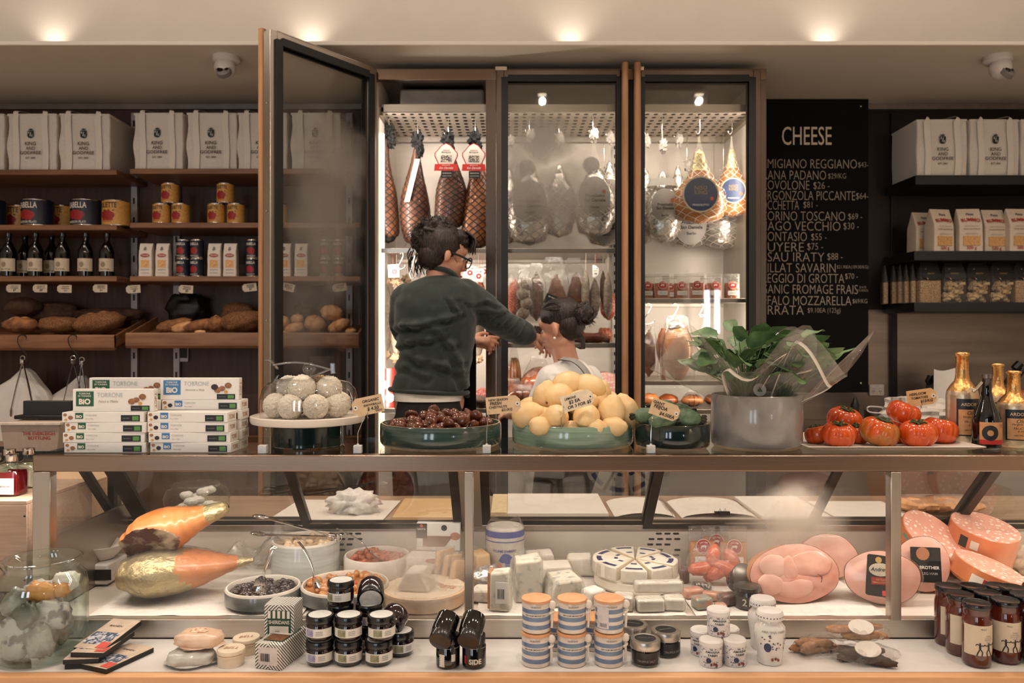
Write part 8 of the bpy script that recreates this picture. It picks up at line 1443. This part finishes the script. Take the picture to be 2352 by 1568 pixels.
# ------------------------------------------------------------------ the two people behind the counter
SKIN = mat('skin', (196, 138, 112), .5, rgb2=(208, 154, 128), vs=6, ss=.12, bump=.03, bs=60); HAIRD = mat('dark_hair', (16, 11, 9), .38, rgb2=(62, 40, 28), vs=9, st=(7, 7, 1.4), ramp=(.42, .75), bump=3)
JACK = mat('bottle_green_canvas', (19, 31, 26), .85, rgb2=(30, 44, 38), vs=9, bump=.12, bs=170, sheen=.25); TROU = mat('black_trousers', (16, 15, 16), .8); TEE = mat('white_cotton', (238, 234, 228), .85, var=.03, bump=.1, bs=60)
def solid(mb, name, m, parent, voxel, smooth=5, disp=None, label=None):
    """fuse overlapping volumes into one continuous skin"""
    o = mb.build('fusing', m); r = o.modifiers.new('fuse', 'REMESH'); r.mode = 'VOXEL'; r.voxel_size = voxel
    k = o.modifiers.new('soft', 'SMOOTH'); k.iterations = smooth; k.factor = .5
    me = bpy.data.meshes.new_from_object(o.evaluated_get(bpy.context.evaluated_depsgraph_get())); bpy.data.objects.remove(o)
    if disp:
        ns = [v.normal.copy() for v in me.vertices]
        for v, n in zip(me.vertices, ns): v.co += n*disp(v.co, n)
    me.name = name; me.materials.clear(); me.materials.append(m); me.polygons.foreach_set('use_smooth', [True]*len(me.polygons)); return put(name, me, parent, label)
def limb(mb, pts, rs, seg=16):
    c = bez(pts, 6); n = len(c)-1; r = [prof_at(rs, i/n) for i in range(n+1)]; mb.tube(c, r, seg)
    mb.blob(c[0], r[0]*.98, nu=14, nv=8); mb.blob(c[-1], r[-1]*.98, nu=14, nv=8)
def head(mb, c, f, up, k=1):
    f = Vector(f).normalized(); u = Vector(up); u = (u-f*u.dot(f)).normalized(); r = f.cross(u)
    M = Matrix(((r.x, f.x, u.x, c[0]), (r.y, f.y, u.y, c[1]), (r.z, f.z, u.z, c[2]), (0, 0, 0, 1))) @ Matrix.Scale(k, 4)
    for p, q in (((0, -.004, .012), (.075, .092, .09)), ((0, .034, -.05), (.058, .058, .068)), ((0, .062, -.100), (.026, .024, .020)), ((0, .07, .018), (.052, .022, .03)), ((.034, .062, -.040), (.022, .022, .02)), ((-.034, .062, -.040), (.022, .022, .02)), ((0, .088, -.078), (.021, .011, .007)), ((0, .087, -.089), (.018, .011, .007)), ((.03, .01, -.08), (.024, .045, .028)), ((-.03, .01, -.08), (.024, .045, .028))): mb.blob(p, q, M=M, nu=18, nv=12)
    mb.tube([(0, .086, -.004), (0, .104, -.030), (0, .108, -.046), (0, .090, -.056)], [.008, .010, .0135, .008], 10, M=M)
    for sg in (-1, 1): mb.surf(lambda a, v: Vector((sg*(.076+.012*v*(1.2-cos(2*pi*a))*.5), -.008-.004*v+(.018-.004*v)*cos(2*pi*a)*(.35+.65*sin(pi*(.25+.75*v))), -.028+.033*sin(2*pi*a)*(.35+.65*sin(pi*(.25+.75*v))))), 18, 8, M=M).blob((sg*.078, -.008, -.028), (.009, .014, .026), M=M, nu=12, nv=8)
    return M
def eyes(M, par):
    for sg in (-1, 1):
        e = MB().blob((sg*.031, .066, -.016), .0125, M=M, nu=14, nv=10).build('eye', mat('eye_white', (214, 204, 196), .2), par); MB().blob((sg*.031, .0762, -.017), (.0055, .004, .0055), M=M, nu=12, nv=8).build('iris', mat('dark_iris', (30, 20, 16), .1), e)
    MB().tube(bez([(-.022, .096, -.083), (0, .101, -.082), (.022, .096, -.083)], 4), .0035, 6, M=M).build('lips', mat('lips', (160, 84, 76), .5), par)
def hand(mb, w, fwd, nrm, side, curl=.5, k=1):
    """palm, four unequal curled fingers and a thumb leaving the side of the palm; nrm = back of the hand, side = +-1 for the thumb"""
    f = Vector(fwd).normalized(); n = Vector(nrm); n = (n-f*n.dot(f)).normalized(); r = f.cross(n)*side; w = Vector(w)
    P = lambda a, b, c: w+(f*a+r*b+n*c)*k
    mb.tube([P(0, 0, 0), P(.03, 0, 0), P(.062, .0, 0), P(.086, .0, 0)], [.022*k, .026*k, .030*k, .024*k], 14)
    mb.blob(P(.05, 0, 0), (.036*k, .036*k, .022*k), nu=14, nv=10)
    for i, (b, L) in enumerate(((.030, .070), (.010, .078), (-.010, .072), (-.029, .056))):
        a0 = curl*(.5+.25*i); p = P(.080-.004*abs(i-1), b, 0); pts = [p]; ang = 0
        for j, q in enumerate((.45, .32, .23)): ang += a0*(.8 if j == 0 else .7); pts.append(pts[-1]+(f*cos(ang)-n*sin(ang))*L*q*k+r*(b*.10)*k)
        mb.tube(pts, [.0095*k, .0088*k, .0082*k, .0068*k], 10).blob(pts[-1], .0068*k, nu=10, nv=8)
    pts = [P(.018, .024, -.004), P(.040, .046, -.012), P(.064, .056, -.022), P(.084, .056, -.030)]; mb.tube(pts, [.013*k, .0115*k, .010*k, .0078*k], 10).blob(pts[-1], .0078*k, nu=10, nv=8)
def ridges(segs, Y, base=0):
    ls = [([Vector((at(x, y, Y).x, at(x, y, Y).z)) for x, y in pts], a, w) for pts, a, w in segs]
    def d(co, n):
        v = .004*noise.noise(co*11)+.0025*noise.noise(co*26)
        if n.y < .35:
            p = Vector((co.x, co.z))
            for pts, a, w in ls:
                for q0, q1 in zip(pts, pts[1:]):
                    e = q1-q0; t = max(0, min(1, (p-q0).dot(e)/e.length_squared)); h = (q0+e*t-p); dd = h.length
                    if dd < 3*w: w *= 1.2; v += a*math.exp(-(dd/w)**2)*.72-(a*.6*math.exp(-((dd-1.7*w)/w)**2) if h.y > 0 else 0)
        return v
    return d
def loft(rows, Y, seg=40, pw=.8, ycen=0):
    """rows of (py, left px, right px, half depth, y shift) -> closed torso"""
    n = len(rows)-1
    def f(u, v):
        x = v*n; i = min(int(x), n-1); t = x-i; A = [rows[i][k]*(1-t)+rows[i+1][k]*t for k in range(5)]; L, Rr = at(A[1], A[0], Y), at(A[2], A[0], Y); a = 2*pi*u
        return Vector(((L.x+Rr.x)/2+(Rr.x-L.x)/2*math.copysign(abs(cos(a))**pw, cos(a)), Y+A[4]+A[3]*math.copysign(abs(sin(a))**pw, sin(a)), L.z))
    b = MB().surf(f, seg, n*4)
    for j in (0, 1): b.surf(lambda u, v: f(u, j)*v+(sum((f(k/8, j) for k in range(8)), Vector())/8)*(1-v), seg, 2)
    return b
# --- woman in the green jacket, back to the camera, reaching right
WY = 3.34; W = lambda x, y, d=0: at(x, y, WY)+Vector((0, d, 0))
wp = thing('person', 'woman in dark green jacket seen from behind, reaching right into the fridge', 'person', (W(985, 0).x, WY, .28)); O = wp.location.copy()
def local(o):
    for v in o.data.vertices: v.co -= O
    for c in o.children: local(c)
    return o
b = MB(); limb(b, [W(1000, 668), W(1008, 640), W(1016, 606)], [.066, .056, .054]); M = head(b, W(1022, 576), (.86, .42, -.28), (.2, .05, 1), 1.0)
b.blob(W(1005, 720), (.15, .10, .13)).blob(W(990, 820), (.13, .09, .16)).blob(W(985, 920), (.15, .10, .12)); RW = W(1218, 768, .30)
limb(b, [W(1078, 676), W(1120, 716, .06), W(1168, 750, .18), W(1214, 768, .30)], [.045, .04, .034, .027]); hand(b, RW, (.75, .45, -.42), (.1, -.35, .9), 1, .75)
limb(b, [W(925, 684), W(925, 760, .12), W(1010, 792, .27), W(1074, 786, .33)], [.045, .04, .034, .026]); hand(b, W(1074, 786, .33), (.9, .2, -.05), (.1, -.9, .35), -1, .7)
for px in (952, 1018): limb(b, [W(px, 930), W(px, 1180, -.02), W(px, 1420, .02), Vector((W(px, 0).x, WY+.02, .33))], [.075, .06, .05, .035]); b.blob(Vector((W(px, 0).x, WY+.07, .325)), (.04, .12, .042))
body = local(solid(b, 'body', SKIN, wp, .0055, 4)); h_eyes = eyes(Matrix.Translation(-O) @ M, wp)
# hair: messy pinned-up dark hair
rd = random.Random(4); b = MB(); b.blob((0, -.022, .020), (.086, .098, .092), .08, 10, 1, 30, 20, M=M).blob((0, -.05, -.03), (.072, .06, .07), .1, 10, 2, 24, 16, M=M).blob(W(1000, 530), (.072, .07, .056), .45, 12, 3, 34, 24).blob(W(985, 552), (.07, .06, .07), .35, 12, 4, 30, 20).blob((0, .036, .060), (.070, .056, .048), .22, 12, 5, 30, 20, M=M)
for i in range(60): a = rd.uniform(-1, 1); p = M @ Vector((.05*a, .05, .10)); b.tube(bez([p, M @ Vector((.075*a+.01, .085, .075)), M @ Vector((.085*a+.012, .094+rd.uniform(-.01, .012), .03+rd.uniform(-.02, .02)))], 4), [.005, .006, .006, .005, .005, .004, .003, .002, .001], 5)
for i in range(150):
    a, q = rd.random()*6.28, rd.random(); p = W(1000+42*cos(a), 540+36*sin(a)*(1 if sin(a) < 0 else 1.5), rd.uniform(-.06, .03)); e = Vector((cos(a)*rd.uniform(.01, .05), rd.uniform(-.03, .02), -sin(a)*rd.uniform(.0, .03)+rd.uniform(-.04, .01)))
    b.tube(bez([p-e*.6, p, p+e*.6+Vector((0, 0, .006)), p+e+Vector((rd.uniform(-.015, .015), 0, -.025*q))], 3), [.0035, .003, .0022, .0018, .0015, .0012, .001, .0008, .0006, .0005], 5)
for i in range(26): p = W(rd.uniform(945, 985), rd.uniform(570, 600), rd.uniform(-.05, 0)); b.tube(bez([p, p+Vector((-.012, 0, -.03)), p+Vector((rd.uniform(-.02, .01), 0, -.075))], 3), [.004, .003, .003, .002, .002, .001, .0006], 5)
local(b.build('hair', HAIRD, wp, sharp=180))
b = MB(); Pm = lambda x, y, z: M @ Vector((x, y, z)); b.tube([Pm(.080, -.004, -.012), Pm(.082, .04, -.012), Pm(.070, .098, -.016)], .0042, 6).tube([Pm(-.080, -.004, -.012), Pm(-.070, .098, -.016)], .003, 6)
for sg in (1, -1): b.tube([Pm(sg*.036+.031*cos(q), .104, -.022+.023*sin(q)) for q in [k*2*pi/20 for k in range(21)]], .0028, 6)
b.tube([Pm(-.008, .106, -.014), Pm(.008, .106, -.014)], .003, 6); gl = local(b.build('eyeglasses', BLACK, wp, 'black framed eyeglasses'))
# jacket
b = loft([(634, 985, 1046, .065, .0), (646, 950, 1074, .085, .0), (660, 926, 1094, .105, .0), (690, 909, 1100, .128, .0), (725, 905, 1098, .135, 0), (765, 909, 1092, .130, .0), (805, 916, 1086, .125, .0), (845, 911, 1080, .130, 0), (880, 901, 1076, .138, 0), (898, 897, 1074, .14, 0)], WY, 44)
limb(b, [W(1066, 678, 0), W(1098, 700, .03), W(1130, 724, .08), W(1168, 750, .18), W(1212, 767, .285)], [.074, .072, .066, .060, .050], 20); limb(b, [W(934, 686), W(926, 760, .10), W(1005, 795, .24), W(1062, 788, .31)], [.068, .062, .054, .046], 18)
jd = ridges([([(910, 754), (935, 748), (965, 748), (1015, 758)], .016, .011), ([(948, 750), (990, 742), (1030, 734), (1060, 724)], .015, .009), ([(918, 795), (950, 784), (990, 780), (1025, 768)], .014, .010), ([(1020, 768), (1042, 792), (1058, 830), (1072, 885)], .015, .012), ([(925, 806), (975, 826), (1030, 838), (1056, 850)], .014, .014), ([(905, 842), (940, 838), (985, 860)], .010, .012), ([(1038, 690), (1052, 712), (1060, 720)], .012, .007), ([(1056, 650), (1060, 690)], .006, .006), ([(1082, 700), (1120, 692), (1140, 702)], .010, .007), ([(1100, 712), (1150, 716)], .011, .008), ([(1128, 728), (1158, 712)], .011, .007), ([(1150, 744), (1172, 722)], .010, .007), ([(1168, 752), (1186, 730)], .010, .007), ([(1190, 766), (1204, 742)], .007, .006), ([(920, 700), (1000, 712)], .004, .02)], WY)
jk = local(solid(b, 'jacket', JACK, wp, .0085, 4, jd))
b = MB().tube([W(1016+33*cos(q)*1.0, 634-14*sin(q)+6*cos(q), -.062*sin(q+.35)) for q in [k*2*pi/24 for k in range(25)]], .011, 8); local(b.build('collar', JACK, jk)); 
b = MB(); c0, ax = W(1209, 766, .28), Vector((.75, .5, -.12)).normalized(); o1 = ax.orthogonal().normalized(); o2 = ax.cross(o1); b.tube([c0+(o1*cos(q)+o2*sin(q))*.047 for q in [k*2*pi/24 for k in range(25)]], .0055, 8); local(b.build('cuff', JACK, jk))
hr = loft([(893, 897, 1074, .141, 0), (905, 897, 1074, .141, 0)], WY); b = MB(); b.tube([W(985.5+89*cos(q), 899+6*cos(q)+4*cos(q*.5), .139*sin(q)) for q in [k*2*pi/40 for k in range(41)]], .010, 8); local(b.build('hem_band', JACK, jk))
local(loft([(880, 905, 1066, .120, 0), (906, 905, 1064, .128, 0), (918, 908, 1062, .128, 0)], WY, 40).build('shirt', TEE, wp, 'white shirt hem below the jacket'))
b = loft([(895, 916, 1058, .115, 0), (960, 908, 1064, .128, 0), (1010, 910, 1062, .12, 0)], WY, 36)
for px in (950, 1022): limb(b, [W(px, 985), W(px, 1180, -.02), W(px, 1420, .02), Vector((W(px, 0).x, WY+.02, .36))], [.10, .082, .066, .058])
local(solid(b, 'trousers', TROU, wp, .011, 4)); b = MB()
for px in (952, 1018): b.blob(Vector((W(px, 0).x, WY+.06, .325)), (.048, .135, .044), pw=.8)
local(b.build('shoes', BLACK, wp)); b = MB(); b.surf(lambda u, v: Vector((W(0, 0).x*0+at(1010+82*u, 760+330*v, WY).x-.0, WY+.15-.09*u*u, at(0, 790+300*v, WY).z)), 10, 14, wrap=False).surf(lambda u, v: Vector((at(1010+82*u, 760, WY).x, WY+.165-.09*u*u, at(0, 790+300*v, WY).z)), 10, 14, wrap=False); local(b.build('apron', TROU, wp, 'black apron at her front'))
# --- young woman in white, turned left, head bowed
YY = 3.53; V = lambda x, y, d=0: at(x, y, YY)+Vector((0, d, 0))
yp = thing('person', 'young woman in white top with dark bun, facing left behind the lemons', 'person', (V(1305, 0).x, YY, .28)); O = yp.location.copy()
b = MB(); limb(b, [V(1312, 862), V(1300, 826), V(1290, 786)], [.066, .055, .056]); M = head(b, V(1287, 744), (-.82, .50, -.24), (-.08, .04, 1), 1.02)
b.blob(V(1306, 910), (.13, .09, .13)).blob(V(1308, 1010), (.14, .10, .12)); limb(b, [V(1262, 866, -.02), V(1240, 930, .03), V(1222, 985, .10), V(1196, 965, .16)], [.046, .042, .034, .027]); hand(b, V(1196, 965, .16), (-.7, .5, .2), (0, -.6, .8), 1, .6)
limb(b, [V(1356, 872, .06), V(1350, 935, .12), V(1300, 980, .19), V(1262, 966, .20)], [.046, .042, .034, .027]); hand(b, V(1262, 966, .20), (-.8, .4, .1), (0, -.5, .8), -1, .6)
for px, dy in ((1282, -.02), (1332, .04)): limb(b, [V(px, 1040, dy), V(px-18, 1190, dy+.07), V(px, 1390, dy-.03), Vector((V(px, 0).x, YY+dy, .33))], [.08, .064, .05, .036]); b.blob(Vector((V(px, 0).x-.05, YY+dy+.04, .325)), (.10, .06, .042))
local(solid(b, 'body', SKIN, yp, .0055, 4)); eyes(Matrix.Translation(-O) @ M, yp)
b = MB().blob((0, -.014, .034), (.082, .097, .080), .03, 8, 1, 34, 22, M=M).blob((0, -.045, -.012), (.072, .062, .072), .05, 8, 2, 26, 16, M=M); B0_ = M @ Vector((0, -.118, .012)); b.blob(B0_, (.044, .042, .048), .35, 14, 3, 30, 20); rd = random.Random(8)
for i in range(60): # combed strands sweeping back to the bun, then loops of the bun
    a = rd.uniform(-1.5, 1.5); p0 = M @ Vector((.078*sin(a), .060*cos(a), .058+.036*cos(a))); p1 = M @ Vector((.088*sin(a), -.035, .045+.062*cos(a))); b.tube(bez([p0, p1, B0_+Vector((rd.uniform(-.02, .02), 0, rd.uniform(-.03, .03)))], 5), [.002]*10+[.001], 5)
for i in range(44): a = rd.random()*6.28; c = B0_+Vector((.036*cos(a), rd.uniform(-.03, .03), .036*sin(a))); e = Vector((cos(a+1.2), rd.uniform(-.5, .5), sin(a+1.2)))*.022; b.tube(bez([c-e, c+Vector((cos(a), 0, sin(a)))*.010, c+e, c+e*1.4+Vector((cos(a), -.2, sin(a)))*rd.uniform(.0, .018)], 3), [.003]*6+[.002, .0015, .001, .0006], 5)
for i in range(14): p = M @ Vector((rd.uniform(.0, .05), -.07, -.065)); b.tube(bez([p, p+Vector((.01, -.01, -.03)), p+Vector((.004+.01*rd.random(), -.012, -.062)), p+Vector((-.008, -.012, -.056))], 3), [.003]*7+[.002, .0015, .0008], 5)
local(b.build('hair', HAIRD, yp, 'dark hair combed back into a bun', sharp=180)); local(MB().blob(M @ Vector((-.090, -.004, -.064)), .0062, nu=14, nv=10).build('earring', mat('pearl', (226, 220, 212), .2, coat=.5), yp, 'white stud earring'))
b = loft([(824, 1282, 1330, .062, 0), (836, 1268, 1348, .080, .0), (850, 1254, 1362, .098, .01), (875, 1246, 1370, .118, .01), (910, 1242, 1373, .125, .01), (960, 1243, 1372, .125, .01), (1030, 1240, 1374, .13, .01)], YY, 40); limb(b, [V(1266, 868, -.03), V(1252, 905, -.01), V(1238, 940, .04)], [.068, .064, .060], 18); limb(b, [V(1354, 872, .06), V(1352, 930, .11), V(1342, 950, .13)], [.066, .062, .058], 18)
local(solid(b, 'white_top', TEE, yp, .008, 4, ridges([([(1262, 870), (1285, 905), (1290, 940)], .008, .008), ([(1280, 858), (1310, 890)], .006, .008), ([(1250, 890), (1262, 930)], .008, .008), ([(1330, 850), (1350, 900)], .006, .008)], YY)))
sp = bez([V(1286, 822, -.065), V(1315, 826, -.098), V(1338, 846, -.122), V(1354, 880, -.134), V(1362, 920, -.135), V(1364, 980, -.135)], 6); n = len(sp)-1; st_ = local(MB().surf(lambda u, v: sp[round(v*n)]+Vector((.022*(u-.5), .012*(u-.5), .012*(u-.5))), 2, n, wrap=False).build('apron_strap', mat('grey_apron_strap', (150, 148, 142), .8), yp, 'grey apron strap')); local(MB().tube([p+Vector((-.012, -.006, -.006)) for p in sp], .0022, 5).build('dark_edge', BLACK, st_))
b = loft([(1010, 1238, 1376, .125, .01), (1060, 1240, 1374, .13, .01), (1100, 1246, 1370, .12, .01)], YY, 30)
for px, dy in ((1282, -.02), (1332, .04)): limb(b, [V(px, 1060, dy), V(px-18, 1190, dy+.07), V(px, 1390, dy-.03), Vector((V(px, 0).x, YY+dy, .36))], [.10, .085, .066, .058])
local(solid(b, 'trousers', TROU, yp, .011, 4)); b = MB()
for px, dy in ((1282, -.02), (1332, .04)): b.blob(Vector((V(px, 0).x-.05, YY+dy+.04, .325)), (.115, .07, .044), pw=.8)
local(b.build('shoes', BLACK, yp))
